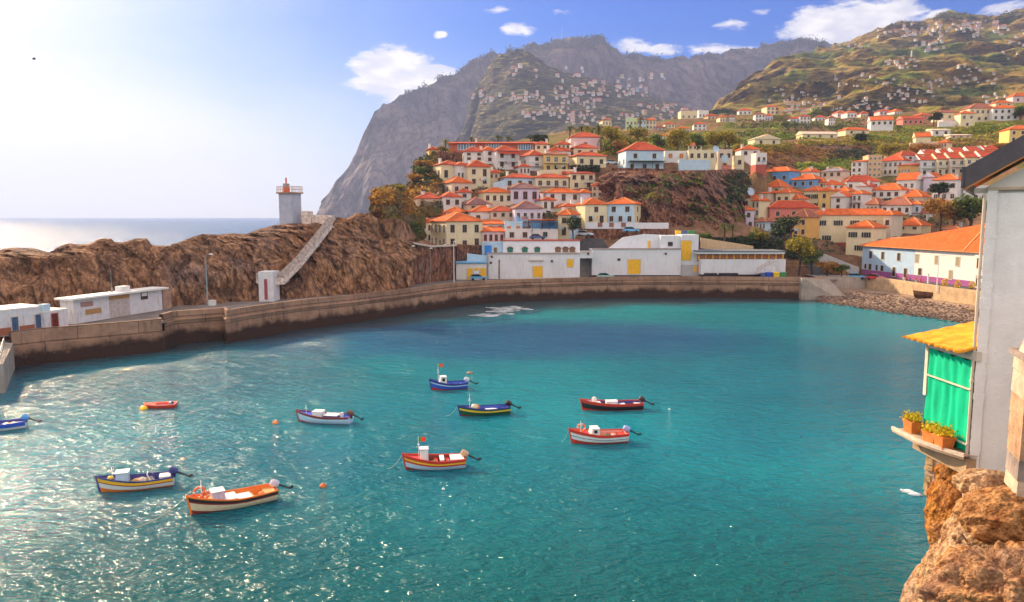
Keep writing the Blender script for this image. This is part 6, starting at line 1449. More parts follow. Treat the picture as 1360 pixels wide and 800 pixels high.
cl = lambda n, c: pmat('cloth_' + n, c, .8, .1, 5)
CW, CRD, CBL, CPK, CDK = cl('white', (.75, .72, .70)), cl('red', (.62, .06, .04)), cl('blue', (.06, .10, .32)), cl('pink', (.70, .25, .22)), cl('dark', (.05, .04, .06))
person(1200, 374, 171.5, 4.45, 'person in white sitting on the promenade wall, leftmost of the group', CW, CW, True, .3); person(1204, 373, 171.8, 3.75, 'person in a red top behind the promenade wall', CRD, CDK); person(1208.5, 374, 171.0, 3.75, 'person in dark blue clothes beside the one in red', CBL, CDK, rz=1)
person(1216.5, 375, 168.5, 3.8, 'person in an orange red top and white trousers standing alone', cl('orange', (.70, .22, .08)), CW, rz=-.4); person(1222.5, 378, 167, 4.4, 'person in bright red sitting on the wall', CRD, CRD, True, .1)
b = MB(); p = P(1232, 383, 164.5); b.lathe([(.20, 0), (.22, .1), (.17, .2), (.17, 1.9), (.22, 2.0), (.16, 2.2), (.03, 2.25)], 12, (p.x, p.y, 4.4)); tag(b.build('pillar', TRIMW), 'short white round pillar on the promenade wall', 'pillar')
for i, (x, y, d) in enumerate(((1254, 384, 158), (1271, 387, 153.5), (1290, 388, 152))):
    p = P(x, y, d); p.z = 3.9; o = empty('potted_shrub', p, 0, ['tall yellow pot shrub beside the white lamp post', 'middle yellow shrub on the promenade between two others', 'yellow shrub nearest to the white house wall'][i], 'potted plant', 'yellow shrubs on the promenade')
    m = MB(); m.lathe([(.25, 0), (.38, .55), (.42, .6), (.36, .58)], 12); m.build('pot', pmat('terracotta_pot', (.52, .17, .07), .8), o)
    m = MB(); r_ = random.Random(i)
    for _ in range(160):
        a = r_.random() * 6.28; z_ = .55 + r_.random() * 1.5; rr_ = .42 * math.sin(min(1, (z_ - .4) / 1.7) * 3.0) + .12; c = Vector((math.cos(a) * rr_, math.sin(a) * rr_, z_)); u = Vector((r_.gauss(0, 1), r_.gauss(0, 1), r_.gauss(0, 1))).normalized() * .1; v = u.orthogonal().normalized() * .1
        m.add([c - u - v, c + u - v, c + u + v, c - u + v], [(0, 1, 2, 3)])
    m.build('foliage', leafm('leaf_yellow', (.62, .38, .02), (.85, .62, .04)), o)

# ------------------------------------------------------------------ foreground: white house corner, veranda, rocks
hx = P(1301, 450, 17.0); HYAW = R(-33)
fh = empty('white_house', (hx.x, 17.0, 12.0), HYAW, 'tall rough white house wall with a dark grey gable edge, close at the right', 'house')
zt = P(1308, 251, 17).z - 12.0
def plasterm():
    m = bpy.data.materials.new('rough_plaster'); m.use_nodes = True; g = NT(m.node_tree); b = g.n['Principled BSDF']; tc = g.node('ShaderNodeTexCoord').outputs['Object']
    n = g.noise(tc, 1.1, 6, .6, .3); c = g.ramp(n, [(.3, (.76, .74, .74)), (.55, (.88, .86, .86)), (.8, (.92, .90, .89))])
    st = g.node('ShaderNodeMapping'); g.put(st.inputs[0], tc); st.inputs['Scale'].default_value = (2, 2, .3)
    c = g.mix(g.math('MULTIPLY', g.smooth(g.noise(st.outputs[0], 1.6, 6, .7), .5, .75), .35), c, (.70, .64, .60)); g.put(b.inputs['Base Color'], c); b.inputs['Roughness'].default_value = .95
    h = g.math('ADD', g.noise(tc, 9, 6, .65, .4), g.math('MULTIPLY', g.noise(tc, 28, 4, .6), .4)); g.put(b.inputs['Normal'], g.bump(h, 1, .014)); return m
PL = plasterm()
m = MB(); m.box(0, 9, 0, 7, -6, zt); m.build('wall', PL, fh)
m = MB(); 
n_ = 70
for i in range(n_):      # ragged plastered corner bead
    z0_, z1_ = -1 + (zt + 1) * i / n_, -1 + (zt + 1) * (i + 1) / n_ + .01; r_ = .035 + .03 * abs(noise.noise(Vector((i * .7, 0, 0)))); m.box(-r_, .10 + r_ * 1.6, -.03 - r_ * .4, .1, z0_, z1_)
m.build('corner_bead', PL, fh)
m = MB(); m.tube([(-.09, -.02, -1.1), (-.09, -.02, zt - .1)], .035, 10); 
for z_ in (1.2, 3.2, 5.6): m.lathe([(.05, z_), (.05, z_ + .06)], 10, (-.09, -.02, 0))
m.build('drainpipe', pmat('pipe_cream', (.66, .56, .46), .6, .08, 3), fh)
sl_ = .63; ex = -.50
m = MB(); m.add([(-.3, -.02, zt + .02), (5, -.02, zt + .02), (5, -.02, zt + 5 * sl_), (-.3, -.02, zt - .1)], [(0, 1, 2, 3)]); m.box(0, 9, -.02, 7, zt + .003, zt + .02)
m.add([(-.05, 0, zt), (9, 0, zt), (4.5, 0, zt + 4.5 * sl_), (-.05, 7, zt), (9, 7, zt), (4.5, 7, zt + 4.5 * sl_)], [(0, 1, 2), (5, 4, 3), (0, 2, 5, 3), (1, 4, 5, 2)]); m.build('gable', pmat('gable_paint', (.72, .67, .62), .8, .06, 2), fh)
m = MB(); m.box(-.02, 9, -.07, .0, zt - .03, zt + .03); m.build('string_course', pmat('course_tan', (.60, .46, .34), .8), fh)
RF = pmat('eave_slate', (.10, .09, .105), .75, .12, 2.5, .01, 12)
za = zt + .02
def slab(y0, y1, zlo, th, mat, name, par=fh):
    m = MB(); pts = [(ex, zlo), (4.5, zlo + (4.5 - ex) * sl_), (9.5, zlo + (4.5 - ex) * sl_ - 5.0 * sl_), (9.5, zlo + (4.5 - ex) * sl_ - 5.0 * sl_ + th), (4.5, zlo + (4.5 - ex) * sl_ + th), (ex, zlo + th)]
    k = 6; m.add([(x, y0, z) for x, z in pts] + [(x, y1, z) for x, z in pts], [(0, 1, 4, 5), (1, 2, 3, 4), (11, 10, 7, 6), (10, 9, 8, 7)] + [(j, k + j, k + (j + 1) % k, (j + 1) % k) for j in range(k)]); return m.build(name, mat, par)
slab(-.42, -.34, za - .02, .46, RF, 'barge_board'); slab(-.335, 7.4, za + .24, .14, RO, 'roof'); slab(-.43, -.30, za - .065, .04, pmat('barge_edge', (.46, .20, .08), .7), 'soffit_edge')
m = MB(); m.box(ex - .05, ex + .02, -.42, 7.3, za + .0, za + .46); m.build('fascia', RF, fh)
slab(-.33, .0, za + .16, .05, pmat('soffit', (.60, .46, .34), .8), 'soffit')
# stone pier and sill at the right edge
def rubble(name, x0, x1, y0, y1, z0, z1, parent=None, seed=1, sx=.42, sz=.26, mats=None):
    rr_ = random.Random(seed); m = MB(); z = z0
    while z < z1:
        h_ = min(sz * rr_.uniform(.7, 1.35), z1 - z + .01); x = x0
        while x < x1:
            w_ = min(sx * rr_.uniform(.6, 1.5), x1 - x + .01); o_ = rr_.uniform(-.03, .04); g2 = .014
            m.box(x + g2, x + w_ - g2, y0 - o_, y1, z + g2, z + h_ - g2, rr_.choice([0, 0, 1, 2]), None, .012, .012); x += w_
        z += h_
    m.box(x0 + .03, x1 - .03, y0 + .04, y1 - .04, z0, z1 - .01, 3)
    return m.build(name, mats, parent)
ST3 = [pmat('stone_grey', (.30, .24, .22), .9, .25, 2, .02, 9), pmat('stone_warm', (.48, .29, .18), .9, .25, 2, .02, 9), pmat('stone_pale', (.56, .42, .32), .9, .2, 2, .02, 9), pmat('mortar_tan', (.50, .36, .25), .95, .15, 3, .02, 14)]
pa = P(1350, 641, 14.2); pz1 = P(1346, 480, 14.2).z
sp_ = empty('stone_pier', (pa.x, 14.2, pa.z - .3), R(-20), 'rough stone pier with a flat sill at the right edge', 'pier')
rubble('masonry', 0, 2.2, 0, .9, 0, pz1 - pa.z + .3, sp_, 3, .38, .36, ST3)
m = MB(); m.box(-.06, 2.3, -.10, .95, pz1 - pa.z + .304, pz1 - pa.z + .42); m.build('sill', ST3[0], sp_)
m = MB(); zz = pz1 - pa.z + .424; m.add([(0.0, -.02, zz), (1, -.02, zz), (1, -.02, zz + .75), (.22, -.02, zz + .75), (.0, .5, zz), (1, .5, zz), (1, .5, zz + .75), (.22, .5, zz + .75)], [(0, 1, 2, 3), (7, 6, 5, 4), (0, 3, 7, 4), (3, 2, 6, 7)]); m.box(.16, .24, -.06, .0, zz + .02, zz + .8, 1); m.build('jamb', [ST3[2], pmat('window_frame_plum', (.16, .07, .08), .6)], sp_)
# veranda
Fv = P(1235, 470, 18.75); Nv = P(1296, 478, 17.0); zT = Nv.z; zB = P(1296, 603, 17.0).z
va = empty('veranda', (Nv.x, 17.0, 0), math.atan2(Fv.y - Nv.y, Fv.x - Nv.x), 'sea veranda closed with a bright green curtain under a yellow tile roof', 'veranda')
Lv = math.hypot(Fv.x - Nv.x, Fv.y - Nv.y)      # local x runs from near corner to far corner, local -y... outside is +y
GC = pmat('green_canvas', (.0, .50, .27), .75, .10, 1.2, .01, 7, spec=.2)
m = MB(); n = 90; k = 26
for j in range(k + 1):
    for i in range(n + 1):
        u = i / n; x = Lv * u; t = j / k; z = zB + .02 + (zT - .06 - zB + .035 * math.sin(u * 22 + 1) * (t > .96)) * t
        y = .02 + .016 * math.sin(u * 34 + 1.5 * noise.noise(Vector((u * 4, t * 1.5, 0)))) + .05 * noise.noise(Vector((u * 3, t * 2, 4))) + .012 * noise.noise(Vector((u * 14, t * 3, 9))); m.v.append((x, y, z))
for j in range(k):
    for i in range(n): a0 = j * (n + 1) + i; m.f.append((a0, a0 + 1, a0 + n + 2, a0 + n + 1)); m.m.append(0)
m.build('curtain', GC, va, smooth=True)
VW = pmat('veranda_wood', (.68, .60, .50), .7, .1, 3, stain=(.4, .28, .18))
m = MB(); m.box(Lv - .02, Lv + .10, -.06, .06, zT - 1.25, zT + .22); m.build('post', VW, va)
m = MB(); m.box(-.1, Lv + .1, -.05, .05, zT - .02, zT + .20); m.build('top_rail', VW, va)
for zz in (zT - .72, zB + .20): m = MB(); m.box(0, Lv, .06, .095, zz, zz + .035); m.build('rail', VW, va)
m = MB(); m.box(0, Lv, -1.4, -.1, zB - .02, zT); m.build('inner_room', pmat('room_dark', (.25, .22, .18), .9), va)
YT = pmat('yellow_tile', (.86, .37, .03), .75, .16, 3, .01, 8)
m = MB(); n = 64; k = 10; x0_, x1_ = .0, Lv + .42
for j in range(k + 1):
    t = j / k; y = -1.3 + (1.3 + .46) * t
    for i in range(n + 1):
        x = x0_ + (x1_ - x0_) * i / n; z = zT + .56 - .36 * t + .03 * abs(math.sin(i / n * 15 * math.pi)) - (.015 * (j % 2)) + .012 * noise.noise(Vector((i * .6, j * 1.3, 0))); m.v.append((x, y + (.05 * math.sin(i * .9) * (j == k)), z))
for j in range(k):
    for i in range(n): a0 = j * (n + 1) + i; m.f.append((a0, a0 + 1, a0 + n + 2, a0 + n + 1)); m.m.append(0)
m.v += [(x, y, z - .05) for x, y, z in m.v[:]]; nn = (n + 1) * (k + 1)
m.f += [tuple(q + nn for q in f[::-1]) for f in m.f[:]]; m.m += [1] * len(m.m)
for i in range(n): a0 = k * (n + 1) + i; m.f.append((a0, a0 + 1, a0 + 1 + nn, a0 + nn)); m.m.append(0)
for j in range(k): a0 = j * (n + 1) + n; m.f.append((a0 + n + 1, a0, a0 + nn, a0 + n + 1 + nn)); m.m.append(0)
for j in range(k): a0 = j * (n + 1); m.f.append((a0, a0 + n + 1, a0 + n + 1 + nn, a0 + nn)); m.m.append(0)
m.build('roof', [YT, pmat('eave_rust', (.30, .12, .07), .8)], va)
m = MB(); n = 16; pts = []
for i in range(n + 1): u = i / n; pts.append((-.12 + (Lv + .58) * u, .20 + .40 * math.sin(min(1, u * 1.6) * math.pi / 2) - .0 * u))
for i in range(n):
    (xa, ya), (xb, yb) = pts[i], pts[i + 1]
    m.add([(xa, -.3, zB - .10), (xb, -.3, zB - .10), (xb, yb, zB - .10), (xa, ya, zB - .10), (xa, -.3, zB - .02), (xb, -.3, zB - .02), (xb, yb, zB - .02), (xa, ya, zB - .02)], [(0, 1, 2, 3), (7, 6, 5, 4), (3, 2, 6, 7)])
    m.bar((xa, ya, zB), (xb, yb, zB), .05, .09, 1)
m.build('floor_slab', [pmat('slab_tan', (.50, .34, .24), .85, .15, 3), pmat('slab_rim', (.68, .56, .46), .8, .15, 5)], va)
m = MB(); m.box(-.1, Lv + .3, -1.2, .12, zB - .5, zB - .104, 0, None, -.0, -.0); m.build('slab_support', pmat('support_tan', (.44, .30, .19), .9, .2, 2, .03, 6), va)
vaM = va.matrix_basis if False else Matrix.Translation(va.location) @ Matrix.Rotation(va.rotation_euler[2], 4, 'Z')
def pot(x, y, s, l, label, seed):
    p = vaM @ Vector((x, y, zB - .015)); o = empty('flower_pot', p, va.rotation_euler[2], label, 'flower pot', 'flower pots on the veranda slab')
    m = MB(); m.box(-l, l, -.11 * s, .11 * s, 0, .24 * s, 0, None, -.04 * s, -.03 * s); m.box(-l - .05 * s, l + .05 * s, -.15 * s, .15 * s, .235 * s, .27 * s, 0); m.build('pot', pmat('pot_orange', (.70, .20, .05), .75, .1, 6), o)
    r_ = random.Random(seed); m = MB(); q = MB()
    for _ in range(620):
        c = Vector((r_.gauss(0, l * .55), r_.gauss(0, .09), .28 * s + abs(r_.gauss(0, .07)) + .02)); u = Vector((r_.gauss(0, 1), r_.gauss(0, 1), r_.gauss(0, 1))).normalized() * .03; v = u.orthogonal().normalized() * .03
        (q if r_.random() < .72 else m).add([c - u, c - v, c + u, c + v], [(0, 1, 2, 3)])
    m.build('leaves', leafm('leaf_lime', (.35, .30, .02), (.60, .50, .04)), o); q.build('blossom', pmat('blossom_yellow', (.90, .62, .03), .6), o)
pot(Lv + .12, .26, 1.1, .16, 'orange clay pot of yellow flowers at the far end of the veranda slab', 1); pot(.95, .30, 1.0, .20, 'long clay planter of yellow flowers against the green curtain', 2); pot(.50, .30, 1.15, .15, 'clay pot with bushy yellow flowers nearer the drainpipe', 3)

import bmesh
FR1 = rockm('shore_rock_orange', [(.20, .065, .02), (.44, .15, .03), (.62, .27, .06), (.38, .15, .05), (.56, .30, .11)], 1.3, .10, 5.5, streak=False)
FR2 = rockm('shore_rock_pale', [(.26, .12, .05), (.52, .28, .13), (.68, .45, .26), (.46, .24, .11), (.62, .40, .22)], 1.4, .08, 6.0, streak=False)
FR3 = rockm('shore_rock_brown', [(.16, .06, .022), (.38, .16, .055), (.58, .31, .13), (.32, .13, .045), (.62, .40, .22)], 1.1, .12, 4.5, streak=False)
def boulder(px, py, d, r, mat, label, seed, amp=.28, sub=6, tilt=0, freq=.9):
    bm = bmesh.new(); bmesh.ops.create_icosphere(bm, subdivisions=sub, radius=1.0); p = P(px, py, d); off = Vector((seed * 7.1, seed * 3.3, seed * 1.7))
    for v in bm.verts:
        q = v.co.copy(); w = Vector((q.x * r[0], q.y * r[1], q.z * r[2])); s = w * freq + off
        n = .62 * noise.noise(s * .8) + .55 * (.5 - abs(noise.noise(s * 1.7)) * 2) * .6 + .18 * noise.noise(s * 4.5) + .10 * (.3 - abs(noise.noise(s * 9.0))) + .05 * noise.noise(s * 20) + .025 * noise.noise(s * 45)
        F = noise.voronoi(s * 1.15 + Vector((.3, .3, .3)) * noise.noise(s * 2))[0]; G2 = noise.voronoi(s * 3.1)[0]; c_ = min(.55, F[1] - F[0]) * .62 + min(.5, G2[1] - G2[0]) * .20 - .25; n *= .7
        v.co = w * (1 + (n + c_) * amp * 1.25)
    me = bpy.data.meshes.new('boulder'); bm.to_mesh(me); bm.free(); me.materials.append(mat)
    o = bpy.data.objects.new('boulder', me); COL.objects.link(o); o.location = p; o.rotation_euler = (0, R(tilt), 0); tag(o, label, 'boulder', 'rocks under the white house')
    return o
boulder(1268, 690, 17.6, (.62, .8, 1.25), FR1, 'orange rock column directly beneath the veranda', 2, .24, freq=1.3); boulder(1292, 630, 17.8, (.85, .5, .55), FR1, 'crumbling yellow rock between drainpipe and veranda foot', 9, .22, 5, freq=1.5)
boulder(1262, 800, 14.6, (.78, .9, 1.40), FR2, 'pale pitted rock bulging towards the sea', 3, .28, 7, tilt=18, freq=1.2); boulder(1345, 684, 14.4, (1.02, .9, .52), FR3, 'brown boulder right below the white wall and stone pier', 4, .28, 7, tilt=-6, freq=1.3)
boulder(1352, 800, 12.4, (1.42, 1.0, .98), FR3, 'large orange brown rock with dark pits in the bottom corner', 5, .30, 7, freq=1.5, tilt=-12); boulder(1330, 760, 15.3, (1.15, .9, 1.4), FR2, 'pale rock wedged behind the corner rock', 6, .2, 5)
boulder(1300, 720, 16.2, (.85, .7, .95), FR2, 'tan rock filling the gap below the drainpipe', 14, .24, 5, freq=1.3); boulder(1290, 775, 13.6, (.62, .6, .72), FR3, 'rough ledge between the pale rock and the corner rock', 15, .26, 5, freq=1.6)
boulder(1345, 1050, 14.2, (2.1, 2.0, 4.0), FR3, 'big brown rock at the foot of the heap', 7, .2, 5, freq=.7); boulder(1305, 642, 15.6, (.62, .5, .30), FR2, 'small broken rubble at the foot of the white wall', 8, .3, 5, freq=2)
boulder(1300, 900, 17.6, (1.6, 1.6, 4.6), FR1, 'orange rock foot running down to the water', 11, .22, 5, freq=.7)
rubble('masonry_base', 0, .62, 0, .62, 0, .01, None, 5) if False else None
mb_ = empty('masonry_base', P(1236, 645, 18.2), R(-60), 'crumbly tan masonry block carrying the veranda slab', 'wall')
rubble('rubble', -.2, 1.6, 0, .8, -.3, zB - .5 - P(1236, 645, 18.2).z, mb_, 8, .22, .16, [ST3[3], pmat('masonry_tan', (.56, .38, .20), .95, .3, 4, .03, 10), pmat('masonry_tan', (.5, .3, .2)), ST3[3]])
# ------------------------------------------------------------------ further houses filling the gaps
FILL = [('low house with orange roof left of the row house with gable', 1096, 1122, 252, 246, 6, WHITE, RO), ('small cream house under the lilac gable wall', 1200, 1226, 262, 257, 5, CREAM, RR), ('house with red roof between the gabled house and the yellow ochre one', 1108, 1134, 263, 255, 6, BEIGE, RO),
        ('brown red roofed house above the long cream one', 1150, 1172, 283, 272, 8, BEIGE, RB), ('white house with brown roof left of the autumn tree', 1212, 1240, 292, 284, 7, WHITE, RB), ('orange roofed house peeping out behind the autumn tree', 1236, 1262, 279, 272, 6, CREAM, RO),
        ('low orange roofed house right of the green tree by the white wall', 1284, 1312, 288, 280, 9, WHITE, RO), ('small tiled outhouse below the green tree', 1252, 1284, 312, 305, 5, CREAM, RB), ('cream two storey house beside the three dish house', 998, 1012, 288, 267, 3, CREAM, RO),
        ('small white house between the pink wall and the ornate yellow house', 690, 704, 232, 222, 4, WHITE, RR), ('low white cottage with red roof at the centre of the left slope', 592, 612, 290, 282, 6, WHITE, RO), ('plain white house squeezed beneath the plum roofed house', 652, 684, 290, 281, 6, BEIGE, RR),
        ('white cottage with orange roof beside the tall palm in mid hill', 650, 668, 238, 230, 4, CREAM, RR), ('narrow cream house between the red door house and the rock', 786, 800, 262, 247, 4, BEIGE, RR), ('low tiled house above the two white houses by the rock', 744, 772, 283, 276, 5, CREAM, RO), ('small orange roofed house behind the blue villa garden', 914, 932, 199, 193, 4, CREAM, RO),
        ('white house with red roof below the brown bank', 1020, 1044, 236, 229, 5, WHITE, RR), ('beige store with green roof below the banana strip', 1091, 1130, 236, 228, 5, BEIGE, RG), ('orange roof house left of the white gable', 1076, 1102, 250, 243, 6, CREAM, RO), ('small white house above the salmon red house', 1046, 1068, 272, 265, 6, WHITE, RO),
        ('white cottage with dark doorway on the lane above the beach bar', 1004, 1022, 306, 295, 4, LBLUE, RB), ('tiny cream house on the bank under the ridge villa', 1246, 1262, 196, 190, 4, CREAM, RO), ('white house with long red roof at the left of the row houses', 1196, 1222, 213, 207, 6, WHITE, RR),
        ('cream house left of the pink tower house', 740, 757, 199, 192, 4, CREAM, RR)]
for lb, x0, x1, yb, ye, rp, wm_, rm in FILL:
    H(lb, x0, x1, yb, ye, rp, wm_, rm, fl='2,2' if yb - ye > 12 else '3', yaw=random.choice([-10, 4, 10]), side='m' if x0 < 800 else 'r', ctrl=False, dep=6, found=6)

# ------------------------------------------------------------------ trees, palms, bushes
def leaf_cloud(m, blobs, n, s, rnd, mi=0, flat=.5):
    tot = sum(b_[3] ** 2 for b_ in blobs)
    for (cx, cy, cz, r) in blobs:
        for _ in range(int(n * r * r / tot)):
            v = Vector((rnd.gauss(0, 1), rnd.gauss(0, 1), rnd.gauss(0, 1))).normalized() * r * (rnd.uniform(.55, 1.08)); v.z *= .8
            c = Vector((cx, cy, cz)) + v; nrm = (v.normalized() + Vector((rnd.gauss(0, flat), rnd.gauss(0, flat), rnd.gauss(0, flat)))).normalized()
            u = nrm.orthogonal().normalized(); w_ = nrm.cross(u); a = rnd.random() * 6.28; u, w_ = u * math.cos(a) + w_ * math.sin(a), w_ * math.cos(a) - u * math.sin(a)
            k = s * rnd.uniform(.6, 1.35); m.add([c - u * k, c - w_ * k * .6, c + u * k, c + w_ * k * .6], [(0, 1, 2, 3)], mi)
LG = leafm('leaf_green', (.06, .10, .015), (.20, .22, .03)); LY = leafm('leaf_gold', (.20, .17, .015), (.52, .38, .03)); LO = leafm('leaf_autumn', (.26, .12, .02), (.52, .28, .04)); LD = leafm('leaf_dark', (.02, .04, .015), (.07, .085, .02)); LL = leafm('leaf_bright', (.14, .20, .015), (.38, .40, .03))
BARK = pmat('bark', (.12, .075, .05), .9, .25, 4)
def make_tree(seed, leaf, wide=1.0, n=1500):
    rnd = random.Random(seed); o = empty('tree', (0, 0, 0)); m = MB(); m.tube([(0, 0, -.6), (.05, .02, .25), (0, .03, .5), (.05, 0, .75)], [.055, .045, .035, .02], 7)
    bl = []
    for i in range(11):
        a = rnd.random() * 6.28; rr = rnd.uniform(.1, .36) * wide; z = rnd.uniform(.38, .86); r = rnd.uniform(.15, .27) * (1.15 - .4 * abs(z - .6)); x, y = math.cos(a) * rr, math.sin(a) * rr; bl.append((x, y, z, r))
        m.tube([(0, 0, .28 + .03 * i % 3), (x * .5, y * .5, z * .75), (x, y, z)], [.028, .018, .008], 5)
    m.build('trunk', BARK, o); c = MB(); leaf_cloud(c, bl, n, .045, rnd); c.build('crown', leaf, o); return o
def place(proto, px, py, d, hpx, label, first, cat='tree', grp=None, rz=0, wx=1.0, on=None):
    o = proto if proto.name not in first else copy_tree(proto)
    first.add(proto.name); p = P(px, py, d); s = hpx / FOC * d; o.location = p; o.scale = (s * wx, s * wx, s); o.rotation_euler = (0, 0, rz); tag(o, label, cat, grp); return o
used = set(); TP = {}
for k_, lm in (('g', LG), ('y', LY), ('o', LO), ('d', LD)):
    TP[k_] = [make_tree(11 + i + ord(k_), lm, n=1700) for i in range(2)]
TREES = [('d', 1041, 322, 196, 34, 'dark spreading tree in front of the salmon red house', 1.35), ('y', 1061, 352, 188, 36, 'yellow green tree right of the beach bar', 1.1), ('g', 1078, 358, 187, 26, 'low green tree at the foot of the street', 1.2), ('o', 1249, 300, 214, 40, 'autumn gold tree above the harbour house roof', 1.1),
         ('g', 1286, 304, 212, 42, 'large green tree beside the white wall', 1.3), ('y', 1268, 300, 216, 30, 'olive tree between the gold one and the large green one', 1.1), ('d', 1246, 262, 236, 20, 'dark small tree over the autumn gold one', 1.4), ('d', 762, 311, 191, 24, 'round dark green tree on the terrace road', 1.25), ('g', 551, 318, 188, 22, 'bush like tree at the left cliff road', 1.3),
         ('y', 900, 202, 262, 30, 'round golden tree behind the flat white cliff houses', 1.15), ('g', 873, 200, 275, 20, 'green tree right behind the blue villa roof', 1.2), ('y', 846, 196, 300, 26, 'ochre tree behind the blue villa roof on the left', 1.2), ('g', 925, 200, 270, 20, 'dark round tree right of the round golden one', 1.5), ('y', 952, 202, 262, 26, 'golden tree above the balustrade house', 1.2), ('y', 967, 200, 265, 24, 'golden tree at the right of its twin above the cliff', 1.2),
         ('y', 811, 196, 285, 26, 'loose golden tree between palms and blue villa', 1.2), ('o', 823, 204, 262, 18, 'rust coloured shrub tree left of the blue villa', 1.2), ('d', 716, 193, 285, 15, 'dark wide tree on the hilltop behind the school roof', 2.0), ('y', 1181, 210, 318, 18, 'round yellow green tree above the white apartment house', 1.4), ('o', 1219, 210, 330, 22, 'orange leaved tree beside the barn wall', 1.1), ('o', 1236, 210, 330, 20, 'rusty bush tree right of the barn wall', 1.3),
         ('d', 1241, 163, 405, 13, 'dark round tree left of the cream ridge villa', 1.5), ('g', 1356, 160, 392, 18, 'dark green round tree at the right end of the ridge', 1.3), ('y', 980, 205, 285, 14, 'small golden tree by the round red roof', 1.3), ('d', 1010, 336, 196, 18, 'hedge like dark tree above the beach bar roof', 2.2), ('g', 1000, 326, 198, 18, 'green tree behind the beach bar roof', 1.6), ('d', 985, 330, 198, 16, 'dark shrub tree at the foot of the rock cliff', 1.8), ('y', 1012, 322, 196, 14, 'yellowish bush tree behind the bar', 1.6),
         ('g', 672, 249, 233, 20, 'bushy dark green tree in the middle of the hill', 1.1), ('o', 693, 272, 222, 10, 'rusty shrub between the plum roofs', 1.8), ('o', 668, 286, 214, 9, 'rusty shrub below the cream dark door house', 2.0), ('o', 1098, 362, 184, 16, 'red brown bush on the street corner', 2.0), ('g', 1118, 364, 183, 12, 'green bush beside the harbour house corner', 2.0), ('d', 1140, 190, 355, 12, 'dark shrub tree on the brown bank', 2.0), ('g', 1300, 214, 322, 14, 'green shrub tree above the last row house', 2),
         ('d', 942, 326, 197, 12, 'dark hedge tree left behind the beach bar', 2.6), ('o', 1334, 205, 322, 16, 'rust tree under the yellow house at the right edge', 2), ('y', 588, 204, 252, 9, 'small yellow bush by the ochre hut', 2.0), ('o', 562, 226, 238, 14, 'orange bush on the left hill flank', 1.8), ('o', 552, 244, 230, 14, 'rust bush half way down the left hill flank', 1.8), ('g', 563, 238, 234, 16, 'green bush on the left hill flank', 1.4), ('o', 570, 255, 226, 14, 'brown orange bush above the beige house', 1.8),
         ('g', 516, 262, 188, 12, 'green shrub on the isolated rock outcrop', 2.2), ('o', 504, 262, 188, 12, 'orange shrub at the left of the rock outcrop', 2.0), ('y', 528, 256, 192, 10, 'yellow shrub on top of the rock outcrop', 2.2)]
r5 = random.Random(5)
for k_, x, y, d, hh, lb, wx in TREES: place(TP[k_][r5.randrange(2)], x, y, d, hh, lb, used, rz=r5.random() * 6, wx=wx)
for k_ in TP:
    for t in TP[k_]:
        if t.name not in used:
            for c in list(t.children): bpy.data.objects.remove(c)
            bpy.data.objects.remove(t)
def make_palm(seed, tall=.72, leaf=None, nf=22):
    rnd = random.Random(seed); o = empty('palm_tree', (0, 0, 0)); m = MB(); m.tube([(0, 0, -.4), (.01, 0, .3), (0, .01, tall)], [.05, .04, .045], 8); m.build('trunk', BARK, o); c = MB(); L = 1.0 - tall + .16
    for i in range(nf):
        a = i * 2.4 + rnd.uniform(-.2, .2); e0 = rnd.uniform(-.35, 1.15); pts = []
        for j in range(7): t = j / 6; rr = L * t * math.cos(e0) * (1 - .1 * t); pts.append(Vector((math.cos(a) * rr, math.sin(a) * rr, tall + L * .9 * (math.sin(e0) * t - .75 * t * t))))
        sd = Vector((-math.sin(a), math.cos(a), 0))
        for j in range(6):
            for s in (-1, 1):
                p, q = pts[j], pts[j + 1]; w_ = .10 * math.sin((j + .7) / 7 * math.pi) ** .6 * L * 2
                for h_ in (0, .5):
                    p_ = p.lerp(q, h_); q_ = p.lerp(q, h_ + .38); e = p_ + sd * s * w_ + (q - p) * .5 - Vector((0, 0, w_ * .5)); c.add([p_, q_, e], [(0, 1, 2)])
    c.build('crown', leaf, o); return o
PG, PY_ = make_palm(3, leaf=leafm('palm_green', (.06, .08, .015), (.20, .18, .03))), make_palm(8, leaf=leafm('palm_gold', (.20, .17, .025), (.46, .36, .05)))
PALMS = [(PY_, 592, 201, 250, 19, 'golden palm at the left end of the school block', 1.1), (PG, 626, 193, 282, 13, 'small palm behind the left part of the school roof', 1.3), (PG, 662, 193, 284, 16, 'palm behind the middle of the school roof', 1.2), (PG, 675, 193, 286, 15, 'second palm behind the middle of the school roof', 1.3),
         (PG, 757, 186, 274, 22, 'leftmost palm of the hilltop group', 1.0), (PY_, 765, 186, 276, 20, 'second palm of the hilltop group, golden', 1.0), (PG, 772, 186, 275, 22, 'third palm of the hilltop group above the pink house', 1.0), (PY_, 780, 186, 276, 23, 'fourth palm of the hilltop group, golden', 1.0), (PG, 787, 188, 274, 22, 'fifth palm, low beside the tall one', 1.0), (PG, 795, 200, 268, 42, 'tallest palm at the right of the hilltop group', .55),
         (PG, 850, 178, 415, 27, 'single tall palm in front of the apartment block', .6), (PG, 837, 180, 412, 17, 'shorter palm left of the single tall one', .8), (PG, 668, 246, 234, 22, 'dark palm beside the cream house in mid hill', .9), (PY_, 866, 272, 200, 20, 'palm clinging to the rock cliff', 1.0), (PG, 962, 318, 196, 26, 'palm at the foot of the cliff', 1.1), (PG, 973, 314, 198, 20, 'second palm at the foot of the cliff', 1.1), (PY_, 1003, 318, 197, 20, 'pale palm behind the beach bar', 1.1), (PG, 1192, 176, 385, 12, 'small palm by the long white ridge house', 1.2), (PG, 798, 206, 260, 30, 'slender palm right of the pink tower house', .5)]
